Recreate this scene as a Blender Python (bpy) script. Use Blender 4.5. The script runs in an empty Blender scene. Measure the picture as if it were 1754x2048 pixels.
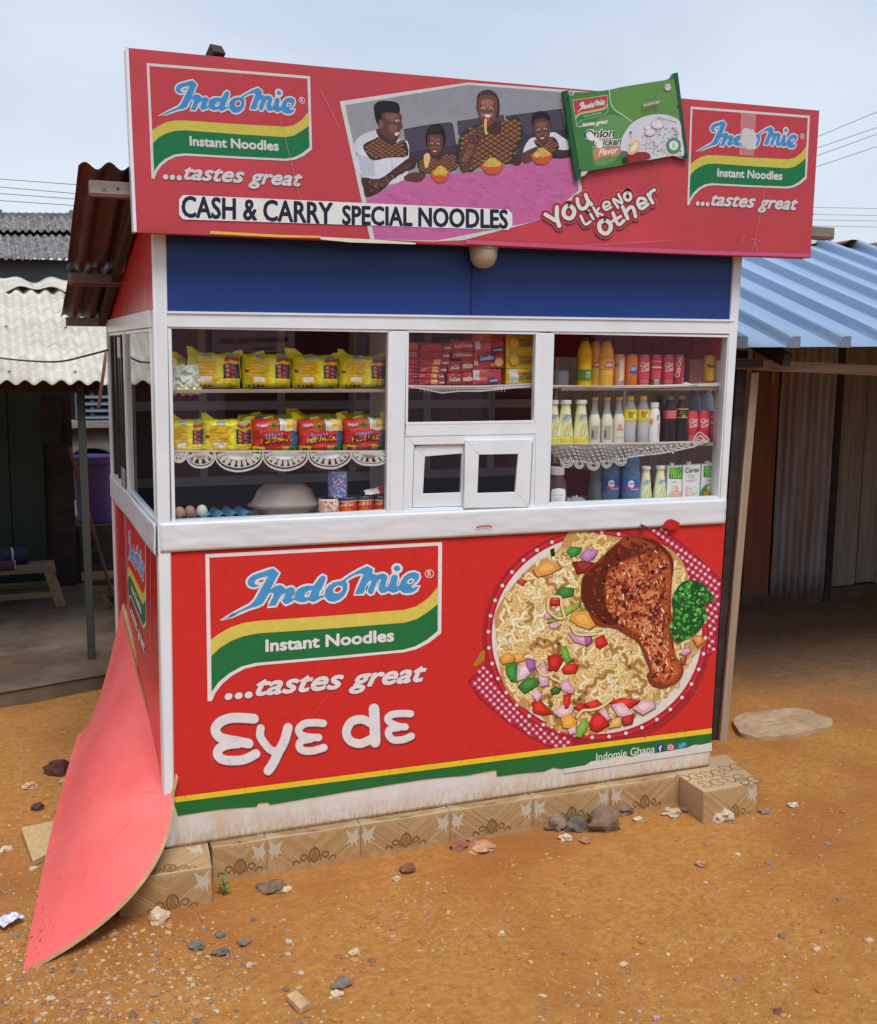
import bpy, bmesh, math, random
import numpy as np
from mathutils import Vector, Matrix, noise
from mathutils.geometry import tessellate_polygon
R = math.radians
random.seed(7)
sc = bpy.context.scene
COL = sc.collection

# ------------------------------------------------------------ camera
F = 2202.535
CAM = Vector((-0.5, -3.934, 1.825))
YAW, PIT, ROL = 0.378, -0.145, 0.011
_fw = Vector((math.sin(YAW)*math.cos(PIT), math.cos(YAW)*math.cos(PIT), math.sin(PIT)))
_r = Vector((math.cos(YAW), -math.sin(YAW), 0)); _u = _r.cross(_fw)
CR = _r*math.cos(ROL)+_u*math.sin(ROL); CU = -_r*math.sin(ROL)+_u*math.cos(ROL)
cd = bpy.data.cameras.new('camera'); cam = bpy.data.objects.new('camera', cd); COL.objects.link(cam)
m3 = Matrix((CR, CU, -_fw)).transposed()
cam.matrix_world = Matrix.Translation(CAM) @ m3.to_4x4()
cd.sensor_fit = 'VERTICAL'; cd.sensor_height = 24; cd.lens = 24*F/2048
cd.clip_end = 500; cd.clip_start = 0.05
sc.camera = cam

# ------------------------------------------------------------ sky, sun, exposure
SUN_EL, SUN_AZ = R(60), R(-177)       # azimuth measured from +Y towards +X: high, front left of the kiosk
w = bpy.data.worlds.new('World'); sc.world = w; w.use_nodes = True
nt = w.node_tree; nt.nodes.clear()
def N(t, **k):
    n = nt.nodes.new(t)
    for a, b in k.items(): setattr(n, a, b)
    return n
out = N('ShaderNodeOutputWorld'); bg = N('ShaderNodeBackground'); bg.inputs[1].default_value = 0.10
sky = N('ShaderNodeTexSky', sky_type='NISHITA', sun_disc=False, sun_elevation=SUN_EL, sun_rotation=SUN_AZ, air_density=1.0, dust_density=2.5)
tc = N('ShaderNodeTexCoord'); mp = N('ShaderNodeMapping'); mp.inputs['Scale'].default_value = (1.0, 1.0, 3.0); mp.inputs['Rotation'].default_value = (0.1, 0.15, 0.4)
nz = N('ShaderNodeTexNoise'); nz.inputs['Scale'].default_value = 1.7; nz.inputs['Detail'].default_value = 7; nz.inputs['Roughness'].default_value = 0.52; nz.inputs['Distortion'].default_value = 0.5
rp = N('ShaderNodeValToRGB'); rp.color_ramp.elements[0].position = 0.36; rp.color_ramp.elements[0].color = (0.62,)*3+(1,); rp.color_ramp.elements[1].position = 0.66; rp.color_ramp.elements[1].color = (1,)*4
mx = N('ShaderNodeMixRGB'); mx.inputs[2].default_value = (4.7, 5.5, 6.7, 1)
L = nt.links.new
L(tc.outputs['Generated'], mp.inputs[0]); L(mp.outputs[0], nz.inputs[0]); L(nz.outputs[0], rp.inputs[0])
# the veil of cloud is paler towards the horizon
sx = N('ShaderNodeSeparateXYZ'); hr = N('ShaderNodeMapRange'); hr.inputs[1].default_value = 0.0; hr.inputs[2].default_value = 0.42; hr.inputs[3].default_value = 1.0; hr.inputs[4].default_value = 0.0
cm = N('ShaderNodeMixRGB'); cm.inputs[1].default_value = (4.7, 5.6, 6.9, 1); cm.inputs[2].default_value = (6.6, 7.2, 7.9, 1)
L(tc.outputs['Generated'], sx.inputs[0]); L(sx.outputs[2], hr.inputs[0]); L(hr.outputs[0], cm.inputs[0]); L(cm.outputs[0], mx.inputs[2])
L(rp.outputs[0], mx.inputs[0]); L(sky.outputs[0], mx.inputs[1]); L(mx.outputs[0], bg.inputs[0]); L(bg.outputs[0], out.inputs[0])
sl = bpy.data.lights.new('sun', 'SUN'); sl.energy = 2.35; sl.angle = R(28); sl.color = (1, 0.975, 0.95)
so = bpy.data.objects.new('sun', sl); COL.objects.link(so)
sd = Vector((math.sin(SUN_AZ)*math.cos(SUN_EL), math.cos(SUN_AZ)*math.cos(SUN_EL), math.sin(SUN_EL)))
so.rotation_euler = sd.to_track_quat('Z', 'Y').to_euler(); so.location = (0, -5, 10)
sc.view_settings.view_transform = 'Standard'; sc.view_settings.look = 'None'
sc.view_settings.exposure = 0.32; sc.view_settings.gamma = 1
sc.cycles.use_denoising = True
sc.cycles.max_bounces = 8; sc.cycles.transparent_max_bounces = 16
sc.cycles.sample_clamp_indirect = 4; sc.cycles.caustics_reflective = False; sc.cycles.caustics_refractive = False

# ------------------------------------------------------------ helpers
def ray(u, v): return _fw + CR*((u-877)/F) - CU*((v-1024)/F)
def PY(u, v, y=0.0): d = ray(u, v); return CAM + d*((y-CAM.y)/d.y)
def PZ(u, v, z=0.0): d = ray(u, v); return CAM + d*((z-CAM.z)/d.z)
def PX(u, v, x=0.0): d = ray(u, v); return CAM + d*((x-CAM.x)/d.x)
def lin(h, k=1.0):
    c = [int(h[i:i+2], 16)/255 for i in (0, 2, 4)]
    return tuple(min(.9, k*(x/12.92 if x <= .04045 else ((x+.055)/1.055)**2.4)) for x in c)

MATS = {}
def pm(name, c1, c2=None, scale=8, rough=.6, bump=0., bscale=None, stretch=(1, 1, 1), detail=5, metal=0., lo=.35, hi=.65, c3=None, s3=2., spec=.5, coat=0., attr=False, wear=None, side_tone=None, alpha=1., trans=0., ior=1.45, space='Object', dist=0., bdist=.01):
    """procedural material: noise between two colours, a second slower noise to c3, bump"""
    if name in MATS: return MATS[name]
    m = bpy.data.materials.new(name); m.use_nodes = True; t = m.node_tree; b = t.nodes['Principled BSDF']
    MATS[name] = m
    def n(ty): return t.nodes.new(ty)
    tcn = n('ShaderNodeTexCoord'); mpn = n('ShaderNodeMapping'); mpn.inputs['Scale'].default_value = stretch
    t.links.new(tcn.outputs[space], mpn.inputs[0])
    def noi(s, d=detail, rr=.6):
        x = n('ShaderNodeTexNoise'); x.inputs['Scale'].default_value = s; x.inputs['Detail'].default_value = d; x.inputs['Roughness'].default_value = rr; x.inputs['Distortion'].default_value = dist
        t.links.new(mpn.outputs[0], x.inputs[0]); return x
    def ramp(src, a, bb):
        r = n('ShaderNodeMapRange'); r.inputs[1].default_value = a; r.inputs[2].default_value = bb; t.links.new(src, r.inputs[0]); return r.outputs[0]
    def mix(f, A, B, mode='MIX'):
        x = n('ShaderNodeMix'); x.data_type = 'RGBA'; x.blend_type = mode
        if isinstance(f, float): x.inputs[0].default_value = f
        else: t.links.new(f, x.inputs[0])
        for i, q in ((6, A), (7, B)):
            if isinstance(q, tuple): x.inputs[i].default_value = q+(1,) if len(q) == 3 else q
            else: t.links.new(q, x.inputs[i])
        return x.outputs[2]
    if attr:
        a = n('ShaderNodeAttribute'); a.attribute_name = 'Col'; cur = a.outputs['Color']
        if c2 is not None: cur = mix(ramp(noi(scale).outputs[0], lo, hi), cur, mix(1.0, cur, c2, 'MULTIPLY'))
    else:
        cur = c1
        if c2 is not None: cur = mix(ramp(noi(scale).outputs[0], lo, hi), c1, c2)
    if c3 is not None: cur = mix(ramp(noi(s3, 4).outputs[0], .48, .66), cur, c3)
    if wear is not None:   # dirt splashes from below: (z0, z1, colour) in world metres
        g = n('ShaderNodeNewGeometry'); sp = n('ShaderNodeSeparateXYZ'); t.links.new(g.outputs['Position'], sp.inputs[0])
        h = ramp(sp.outputs[2], wear[1], wear[0]); nn = noi(30, 6, .7)
        mu = n('ShaderNodeMath'); mu.operation = 'MULTIPLY'; t.links.new(h, mu.inputs[0]); t.links.new(ramp(nn.outputs[0], .35, .6), mu.inputs[1])
        cur = mix(mu.outputs[0], cur, wear[2])
    if side_tone is not None:   # mixes to a second colour pair towards +x and +y, with a ragged boundary
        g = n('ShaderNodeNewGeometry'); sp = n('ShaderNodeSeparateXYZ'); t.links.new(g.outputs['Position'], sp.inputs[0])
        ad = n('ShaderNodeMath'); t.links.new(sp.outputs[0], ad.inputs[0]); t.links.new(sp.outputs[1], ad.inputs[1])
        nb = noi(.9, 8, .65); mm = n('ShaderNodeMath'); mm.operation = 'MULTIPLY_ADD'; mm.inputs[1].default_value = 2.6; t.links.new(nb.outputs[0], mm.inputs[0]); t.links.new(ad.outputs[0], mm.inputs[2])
        cur = mix(ramp(mm.outputs[0], side_tone[0], side_tone[0]+1.5), cur, mix(ramp(noi(20).outputs[0], .35, .65), side_tone[1], side_tone[2]))
    if isinstance(cur, tuple): b.inputs['Base Color'].default_value = cur+(1,)
    else: t.links.new(cur, b.inputs['Base Color'])
    b.inputs['Roughness'].default_value = rough; b.inputs['Metallic'].default_value = metal
    b.inputs['Specular IOR Level'].default_value = spec; b.inputs['Coat Weight'].default_value = coat; b.inputs['Coat Roughness'].default_value = .1
    b.inputs['Alpha'].default_value = alpha; b.inputs['Transmission Weight'].default_value = trans; b.inputs['IOR'].default_value = ior
    if bump:
        bn = n('ShaderNodeBump'); bn.inputs['Strength'].default_value = bump; bn.inputs['Distance'].default_value = bdist
        t.links.new(noi(bscale or scale*3, 8, .65).outputs[0], bn.inputs['Height']); t.links.new(bn.outputs[0], b.inputs['Normal'])
    return m

def glass_mat(name, tint=(.985, .99, .99), f0=1.72, rough=0.):
    m = bpy.data.materials.new(name); m.use_nodes = True; t = m.node_tree; t.nodes.clear()
    o = t.nodes.new('ShaderNodeOutputMaterial'); tr = t.nodes.new('ShaderNodeBsdfTransparent'); gl = t.nodes.new('ShaderNodeBsdfGlossy'); mi = t.nodes.new('ShaderNodeMixShader'); 
    def nd(ty, op=None, v=None):
        x = t.nodes.new(ty)
        if op: x.operation = op
        if v is not None: x.inputs[1].default_value = v
        return x
    ge = nd('ShaderNodeNewGeometry'); dt = nd('ShaderNodeVectorMath', 'DOT_PRODUCT'); t.links.new(ge.outputs['Incoming'], dt.inputs[0]); t.links.new(ge.outputs['Normal'], dt.inputs[1])
    ab = nd('ShaderNodeMath', 'ABSOLUTE'); om = nd('ShaderNodeMath', 'SUBTRACT'); om.inputs[0].default_value = 1; pw = nd('ShaderNodeMath', 'POWER', 5); ml = nd('ShaderNodeMath', 'MULTIPLY', .93); fr = nd('ShaderNodeMath', 'ADD', .10)
    t.links.new(dt.outputs['Value'], ab.inputs[0]); t.links.new(ab.outputs[0], om.inputs[1]); t.links.new(om.outputs[0], pw.inputs[0]); t.links.new(pw.outputs[0], ml.inputs[0]); t.links.new(ml.outputs[0], fr.inputs[0])
    tr.inputs[0].default_value = tint+(1,); gl.inputs['Roughness'].default_value = rough
    t.links.new(fr.outputs[0], mi.inputs[0]); t.links.new(tr.outputs[0], mi.inputs[1]); t.links.new(gl.outputs[0], mi.inputs[2]); t.links.new(mi.outputs[0], o.inputs[0])
    return m

PRINT = pm('printed_vinyl', None, (.9, .9, .9), 40, .42, attr=True, bump=.06, bscale=14, spec=.4)
GLOSS = pm('printed_film', None, (.88, .88, .88), 90, .3, attr=True, bump=.25, bscale=60, bdist=.004, spec=.5)
WHITE = pm('white_aluminium', (.74, .79, .83), (.69, .74, .78), 5, .30, bump=.02, bscale=9, c3=(.66, .68, .68), s3=2.2)
TAPE = pm('white_tape', (.70, .73, .77), (.64, .66, .69), 4, .36, bump=.22, bscale=5, stretch=(1, 1, 2.6), bdist=.012, coat=.1)
TAPED = pm('dirty_white_tape', (.70, .68, .66), (.66, .62, .57), 2, .5, bump=.12, bscale=4, stretch=(3, 1, .8), bdist=.01, wear=(-.03, .10, (.44, .27, .12)), c3=(.62, .53, .41), s3=1.6)
GLASS = glass_mat('window_glass')
BLACK = pm('black_rubber', (.012, .012, .014), None, rough=.5)
CLEAR = pm('clear_plastic', (.75, .8, .82), None, rough=.08, alpha=.3)

ORG = {}
def tag(o, label=None, cat=None, group=None, kind=None):
    for k, v in (('label', label), ('category', cat), ('group', group), ('kind', kind)):
        if v: o[k] = v
    return o
def thing(name, loc, label, cat, group=None):
    o = bpy.data.objects.new(name, None); COL.objects.link(o); o.location = loc; o.empty_display_size = .05
    ORG[o] = Vector(loc)
    return tag(o, label, cat, group)

class MB:
    """collects world-space faces with a colour each, becomes ONE mesh object"""
    def __init__(s): s.v = []; s.f = []; s.c = []; s.mi = []; s.cc = (.5, .5, .5); s.m = 0
    def add(s, vs, fs, col=None, m=None):
        o = len(s.v); s.v += [tuple(x) for x in vs]
        for f in fs:
            s.f.append(tuple(i+o for i in f)); s.c.append(col or s.cc); s.mi.append(s.m if m is None else m)
        return s
    def hexa(s, q, back, col=None):
        """q: 4 corners of the front (in order), back: offset vector or 4 back corners"""
        b = [Vector(x)+Vector(back) for x in q] if isinstance(back, (tuple, Vector)) else back
        vs = list(q)+list(b)
        return s.add(vs, [(0, 1, 2, 3), (7, 6, 5, 4), (0, 4, 5, 1), (1, 5, 6, 2), (2, 6, 7, 3), (3, 7, 4, 0)], col)
    def box(s, x0, x1, y0, y1, z0, z1, col=None):
        return s.hexa([(x0, y0, z0), (x1, y0, z0), (x1, y0, z1), (x0, y0, z1)], (0, y1-y0, 0), col)
    def bar(s, a, b, w, h, col=None, up=(0, 0, 1)):
        a = Vector(a); b = Vector(b); d = (b-a).normalized(); up = Vector(up)
        x = d.cross(up).normalized() if d.cross(up).length > 1e-4 else Vector((1, 0, 0)); z = x.cross(d)
        q = [a-x*w/2-z*h/2, a+x*w/2-z*h/2, a+x*w/2+z*h/2, a-x*w/2+z*h/2]
        return s.hexa(q, b-a, col)
    def tube(s, pts, r, n=8, col=None, cap=True):
        pts = [Vector(p) for p in pts]; vs = []; fs = []
        for i, p in enumerate(pts):
            d = (pts[min(i+1, len(pts)-1)]-pts[max(i-1, 0)]).normalized()
            x = d.orthogonal().normalized() if i == 0 else (px - d*px.dot(d)).normalized(); px = x; y = d.cross(x)
            rr = r[i] if isinstance(r, (list, tuple)) else r
            vs += [p+x*rr*math.cos(2*math.pi*k/n)+y*rr*math.sin(2*math.pi*k/n) for k in range(n)]
        for i in range(len(pts)-1):
            for k in range(n): fs.append((i*n+k, i*n+(k+1) % n, (i+1)*n+(k+1) % n, (i+1)*n+k))
        if cap: fs.append(tuple(range(n-1, -1, -1))); fs.append(tuple((len(pts)-1)*n+k for k in range(n)))
        return s.add(vs, fs, col)
    def lathe(s, prof, c=(0, 0, 0), n=24, col=None, sx=1, sy=1):
        vs = []; fs = []; cx, cy, cz = c
        for r, z in prof: vs += [(cx+r*sx*math.cos(2*math.pi*k/n), cy+r*sy*math.sin(2*math.pi*k/n), cz+z) for k in range(n)]
        for i in range(len(prof)-1):
            for k in range(n): fs.append((i*n+k, i*n+(k+1) % n, (i+1)*n+(k+1) % n, (i+1)*n+k))
        if prof[0][0] > 1e-5: fs.append(tuple(range(n-1, -1, -1)))
        if prof[-1][0] > 1e-5: fs.append(tuple((len(prof)-1)*n+k for k in range(n)))
        return s.add(vs, fs, col)
    def grid(s, fn, nu, nv, col=None, colf=None):
        vs = [fn(i/nu, j/nv) for j in range(nv+1) for i in range(nu+1)]; o = len(s.v); s.v += [tuple(x) for x in vs]
        for j in range(nv):
            for i in range(nu):
                a = j*(nu+1)+i+o; s.f.append((a, a+1, a+nu+2, a+nu+1)); s.c.append(colf((i+.5)/nu, (j+.5)/nv) if colf else (col or s.cc)); s.mi.append(s.m)
        return s
    def blob(s, c, r, seed=0, sub=2, amp=.25, sq=(1, 1, 1), col=None):
        bm = bmesh.new(); bmesh.ops.create_icosphere(bm, subdivisions=sub, radius=1)
        vs = []
        for v in bm.verts:
            k = 1+amp*(noise.noise(v.co*1.6+Vector((seed*3.7, seed, 0)))*1.6+.4*noise.noise(v.co*4+Vector((seed, 0, 0))))
            vs.append((c[0]+v.co.x*r*sq[0]*k, c[1]+v.co.y*r*sq[1]*k, c[2]+v.co.z*r*sq[2]*k))
        fs = [tuple(v.index for v in f.verts) for f in bm.faces]; bm.free()
        return s.add(vs, fs, col)
    def build(s, name, mats, parent=None, smooth=True, angle=38, org=None, solid=0, bevel=0):
        o3 = ORG.get(parent) if parent else org
        if parent and o3 is None:
            o3 = ORG[parent]
        o3 = Vector(o3) if o3 is not None else Vector((0, 0, 0))
        me = bpy.data.meshes.new(name); me.from_pydata([(a-o3.x, b-o3.y, c-o3.z) for a, b, c in s.v], [], s.f)
        if not isinstance(mats, (list, tuple)): mats = [mats]
        for m in mats: me.materials.append(m)
        me.polygons.foreach_set('material_index', s.mi)
        at = me.attributes.new('Col', 'FLOAT_COLOR', 'CORNER')
        buf = []
        for f, c in zip(s.f, s.c): buf += list(c[:3]+(1.0,))*len(f)
        at.data.foreach_set('color', buf)
        if smooth:
            me.polygons.foreach_set('use_smooth', [True]*len(s.f)); me.set_sharp_from_angle(angle=R(angle))
        me.update()
        ob = bpy.data.objects.new(name, me); COL.objects.link(ob)
        if parent:
            ob.parent = parent
            ORG[ob] = o3
        else:
            ob.location = o3; ORG[ob] = o3
        if bevel:
            md = ob.modifiers.new('bevel', 'BEVEL'); md.width = bevel; md.segments = 2; md.limit_method = 'ANGLE'
        if solid:
            md = ob.modifiers.new('solid', 'SOLIDIFY'); md.thickness = solid; md.offset = 0
        return ob
def part_of(part):      # sub-parts sit in the part's own frame, which is its thing's
    return part

def cr(pts, n=6, closed=True):
    """Catmull-Rom smoothing of 2D points"""
    P = [np.array(p, float) for p in pts]; o = []; m = len(P)
    rng = range(m) if closed else range(m-1)
    for i in rng:
        a, b, c, d = (P[(i-1) % m], P[i], P[(i+1) % m], P[(i+2) % m]) if closed else (P[max(i-1, 0)], P[i], P[i+1], P[min(i+2, m-1)])
        for k in range(n):
            t = k/n; o.append(tuple(.5*((2*b)+(-a+c)*t+(2*a-5*b+4*c-d)*t*t+(-a+3*b-3*c+d)*t**3)))
    if not closed: o.append(tuple(P[-1]))
    return o
def homog(src, dst):
    A = []
    for (x, y), (u, v) in zip(src, dst):
        A += [[x, y, 1, 0, 0, 0, -u*x, -u*y, -u], [0, 0, 0, x, y, 1, -v*x, -v*y, -v]]
    h = np.linalg.svd(np.array(A))[2][-1].reshape(3, 3)
    def f(x, y):
        q = h @ np.array([x, y, 1.0]); return q[0]/q[2], q[1]/q[2]
    return f
def inpoly(x, y, P):
    c = False; j = len(P)-1
    for i in range(len(P)):
        xi, yi = P[i]; xj, yj = P[j]
        if (yi > y) != (yj > y) and x < (xj-xi)*(y-yi)/(yj-yi)+xi: c = not c
        j = i
    return c
_tcache = {}
def text_mesh(s, bold=0., shear=0., res=3):
    k = (s, bold, shear)
    if k in _tcache: return _tcache[k]
    cu = bpy.data.curves.new('t', 'FONT'); cu.body = s; cu.offset = bold; cu.shear = shear; cu.resolution_u = res; cu.size = 1
    ob = bpy.data.objects.new('t', cu); me = bpy.data.meshes.new_from_object(ob)
    vs = [(v.co.x, v.co.y) for v in me.vertices]; fs = [tuple(p.vertices) for p in me.polygons]
    bpy.data.objects.remove(ob); bpy.data.curves.remove(cu); bpy.data.meshes.remove(me)
    _tcache[k] = (vs, fs); return vs, fs

def refine(vs, fs, m):
    """split triangles until no edge is longer than m, so that a print can follow a curved wall"""
    vs = list(vs); out = []; st = [tuple(f) for f in fs]; mid = {}
    while st:
        f = st.pop()
        if len(f) > 3: st += [(f[0], f[i], f[i+1]) for i in range(1, len(f)-1)]; continue
        L_ = [math.hypot(vs[f[i]][0]-vs[f[(i+1) % 3]][0], vs[f[i]][1]-vs[f[(i+1) % 3]][1]) for i in range(3)]
        k = L_.index(max(L_))
        if L_[k] <= m: out.append(f); continue
        a, b, c = f[k], f[(k+1) % 3], f[(k+2) % 3]; e = (min(a, b), max(a, b))
        if e not in mid: mid[e] = len(vs); vs.append(((vs[a][0]+vs[b][0])/2, (vs[a][1]+vs[b][1])/2))
        st += [(a, mid[e], c), (mid[e], b, c)]
    return vs, out
class Art:
    """flat print: shapes in picture-like 2D coordinates laid on a real surface, each a hair above the last"""
    def __init__(s, mapf, d0=.0012, step=1.2e-5, tf=None): s.map = mapf; s.d = d0; s.step = step; s.mb = MB(); s.tf = tf; s.cyc = 0; s.fine = 0
    def P(s, x, y, d=0):
        if s.tf: x, y = s.tf(x, y)
        return s.map(x, y, s.d+d)
    def nxt(s):
        if s.cyc: s.i = (s.i+1) % s.cyc; s.d = s.base+s.i*s.step
        else: s.d += s.step
    def loop(s, n): s.base = s.d; s.cyc = n; s.i = 0
    def end(s): s.d = s.base+(s.cyc+1)*s.step; s.cyc = 0
    def poly(s, pts, col, smooth=0):
        if smooth: pts = cr(pts, smooth)
        v3 = [Vector((p[0], p[1], 0)) for p in pts]
        tr = tessellate_polygon([v3])
        s.put(pts, [tuple(t) for t in tr], col); s.nxt()
    def put(s, pts, fs, col):
        if s.fine: pts, fs = refine([p[:2] for p in pts], fs, s.fine)
        s.mb.add([s.P(*p) for p in pts], fs, col)
    def line(s, pts, w, col, closed=False, smooth=0, caps=True, sq=False):
        if smooth: pts = cr(pts, smooth, closed)
        n = len(pts); ws = w if isinstance(w, (list, tuple)) else None
        if closed: pts = list(pts)+[pts[0]]; n += 1
        Lp = []; Rp = []; nr = []
        for i in range(n):
            if closed: a = pts[(i-1) % (n-1)]; b = pts[(i+1) % (n-1)] if i < n-1 else pts[1]
            else: a = pts[max(i-1, 0)]; b = pts[min(i+1, n-1)]
            dx, dy = b[0]-a[0], b[1]-a[1]; l = math.hypot(dx, dy) or 1; nx, ny = -dy/l, dx/l
            ww = (np.interp(i/(n-1), np.linspace(0, 1, len(ws)), ws) if ws else w)/2
            k = 1
            if sq and 0 < i < n-1 or (sq and closed):
                p = pts[i]; q = pts[i-1] if i else pts[-2]; l2 = math.hypot(p[0]-q[0], p[1]-q[1]) or 1
                cs = abs((-(p[1]-q[1])*nx+(p[0]-q[0])*ny)/l2); k = 1/max(cs, .35)
            Lp.append((pts[i][0]+nx*ww*k, pts[i][1]+ny*ww*k)); Rp.append((pts[i][0]-nx*ww*k, pts[i][1]-ny*ww*k)); nr.append(ww)
        s.put(Lp+Rp, [(i, i+1, n+i+1, n+i) for i in range(n-1)], col)
        if caps and not closed:
            s.nxt()
            for e in (0, n-1): s.disc(pts[e][0], pts[e][1], nr[e], nr[e], col, 10, False)
        s.nxt()
    def disc(s, x, y, rx, ry, col, n=20, adv=True, rot=0):
        cs, sn = math.cos(rot), math.sin(rot)
        pts = [(x+rx*math.cos(2*math.pi*k/n)*cs-ry*math.sin(2*math.pi*k/n)*sn, y+rx*math.cos(2*math.pi*k/n)*sn+ry*math.sin(2*math.pi*k/n)*cs) for k in range(n)]
        s.put(pts, [tuple(range(n))], col)
        if adv: s.nxt()
    def text(s, body, p0, p1, h, col, bold=0., shear=0., up=None, lift=0., dil=0.):
        if dil:
            for k in range(8):
                ox, oy = dil*math.cos(k*math.pi/4), dil*math.sin(k*math.pi/4); s.text(body, (p0[0]+ox, p0[1]+oy), (p1[0]+ox, p1[1]+oy), h, col, bold, shear, up)
        vs, fs = text_mesh(body, bold, shear)
        if not vs: return
        x0 = min(v[0] for v in vs); x1 = max(v[0] for v in vs)
        ref = .66 if body.isupper() or '&' in body else .73 if any(ch.isupper() or ch in 'bdfhkltiɛ&' or ch.isdigit() for ch in body) else .55
        ux, uy = p1[0]-p0[0], p1[1]-p0[1]
        up = up or (0, -1)
        pts = []
        for (a, b) in vs:
            t = (a-x0)/(x1-x0); q = b/ref*h
            pts.append((p0[0]+ux*t+up[0]*q, p0[1]+uy*t+up[1]*q))
        s.mb.add([s.P(*p, d=lift) for p in pts], fs, col); s.nxt()
    def build(s, name, parent, mat=None, **k):
        return s.mb.build(name, mat or PRINT, parent, smooth=False, **k)
def plane_y(y): return lambda a, b, d: PY(a, b, y)+Vector((0, -d, 0))
def plane_x(x): return lambda a, b, d: PX(a, b, x)+Vector((-d, 0, 0))
def plane_z(z): return lambda a, b, d: PZ(a, b, z)+Vector((0, 0, d))
def quad_y(q, y): return [PY(a, b, y) for a, b in q]

# ------------------------------------------------------------ the printed brand mark, traced once in master coordinates
def A_(p): return [(430+x/7.626, 1120+y/7.626) for x, y in p]
def B_(p): return [(640+x/7.308, 1110+y/7.308) for x, y in p]
def C_(p): return [(320+x/2.829, 1040+y/2.829) for x, y in p]
FR_OUT = C_([(255, 192), (1593, 123), (1588, 638), (1520, 692), (1450, 728), (1380, 746), (1000, 782), (560, 820), (480, 838), (410, 875), (350, 925), (312, 975), (292, 1021), (268, 1023)])
FR_IN = C_([(277, 211), (1571, 143), (1568, 626), (1508, 675), (1440, 713), (1370, 732), (1000, 767), (540, 806), (460, 826), (385, 868), (330, 915), (290, 970)])
YEL = C_([(285, 675), (330, 643), (395, 605), (470, 580), (560, 568), (1000, 537), (1380, 506), (1450, 485), (1515, 440), (1568, 378), (1568, 626), (1508, 675), (1440, 713), (1370, 732), (1000, 767), (540, 806), (460, 826), (385, 868), (330, 915), (290, 970)])
GRN = C_([(288, 767), (340, 718), (400, 682), (470, 655), (560, 638), (1000, 609), (1380, 579), (1450, 558), (1515, 516), (1568, 474), (1568, 626), (1508, 675), (1440, 713), (1370, 732), (1000, 767), (540, 806), (460, 826), (385, 868), (330, 915), (290, 970)])
W_I = A_([(90, 915), (250, 830), (400, 745), (530, 680), (590, 620), (640, 540), (720, 390), (805, 240), (760, 250), (690, 265), (620, 300), (595, 330), (600, 360), (630, 372), (665, 375), (640, 400), (600, 412), (550, 408), (510, 385), (490, 350), (492, 310), (520, 270), (570, 230), (640, 200), (720, 175), (800, 145), (880, 120), (970, 195), (920, 280), (880, 360), (845, 440), (900, 400), (960, 380), (1010, 382), (1050, 410), (1070, 440), (1120, 415), (1170, 405), (1215, 440), (1190, 510), (1165, 570), (1185, 585), (1213, 575), (1215, 540), (1225, 490), (1260, 440), (1320, 405), (1400, 385), (1500, 385), (1540, 330), (1590, 260), (1640, 228), (1675, 245), (1680, 290), (1640, 390), (1590, 480), (1575, 540), (1600, 550), (1672, 525), (1680, 548), (1600, 580), (1540, 620), (1480, 640), (1430, 610), (1370, 635), (1300, 640), (1230, 620), (1210, 600), (1150, 640), (1070, 675), (1015, 620), (1050, 560), (1070, 510), (1030, 510), (980, 570), (960, 610), (920, 690), (800, 700), (830, 650), (880, 560), (895, 500), (830, 495), (790, 540), (760, 600), (720, 660), (640, 700), (520, 735), (400, 785), (250, 850)])
W_M = B_([(60, 570), (75, 500), (120, 440), (190, 395), (270, 380), (315, 370), (350, 345), (450, 280), (560, 215), (685, 155), (770, 205), (755, 270), (800, 275), (830, 290), (870, 270), (920, 265), (965, 285), (980, 320), (960, 390), (945, 440), (960, 465), (985, 460), (1010, 400), (1040, 300), (1080, 280), (1125, 300), (1125, 350), (1110, 420), (1120, 455), (1150, 450), (1175, 380), (1220, 310), (1290, 260), (1370, 245), (1435, 270), (1445, 320), (1410, 380), (1350, 430), (1322, 472), (1380, 465), (1440, 450), (1400, 510), (1340, 545), (1260, 555), (1200, 545), (1160, 510), (1100, 540), (1050, 550), (995, 520), (940, 545), (890, 555), (845, 510), (850, 450), (875, 380), (885, 352), (850, 360), (820, 410), (790, 480), (765, 560), (730, 568), (690, 545), (695, 490), (730, 420), (750, 368), (710, 375), (670, 430), (650, 500), (625, 560), (500, 568), (540, 480), (590, 370), (630, 280), (590, 265), (500, 290), (420, 330), (370, 375), (395, 420), (390, 500), (350, 590), (280, 650), (200, 680), (130, 672), (80, 630)])
MSRC = [C_([p])[0] for p in ((255, 192), (1593, 123), (1588, 638), (268, 1023))]
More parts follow.
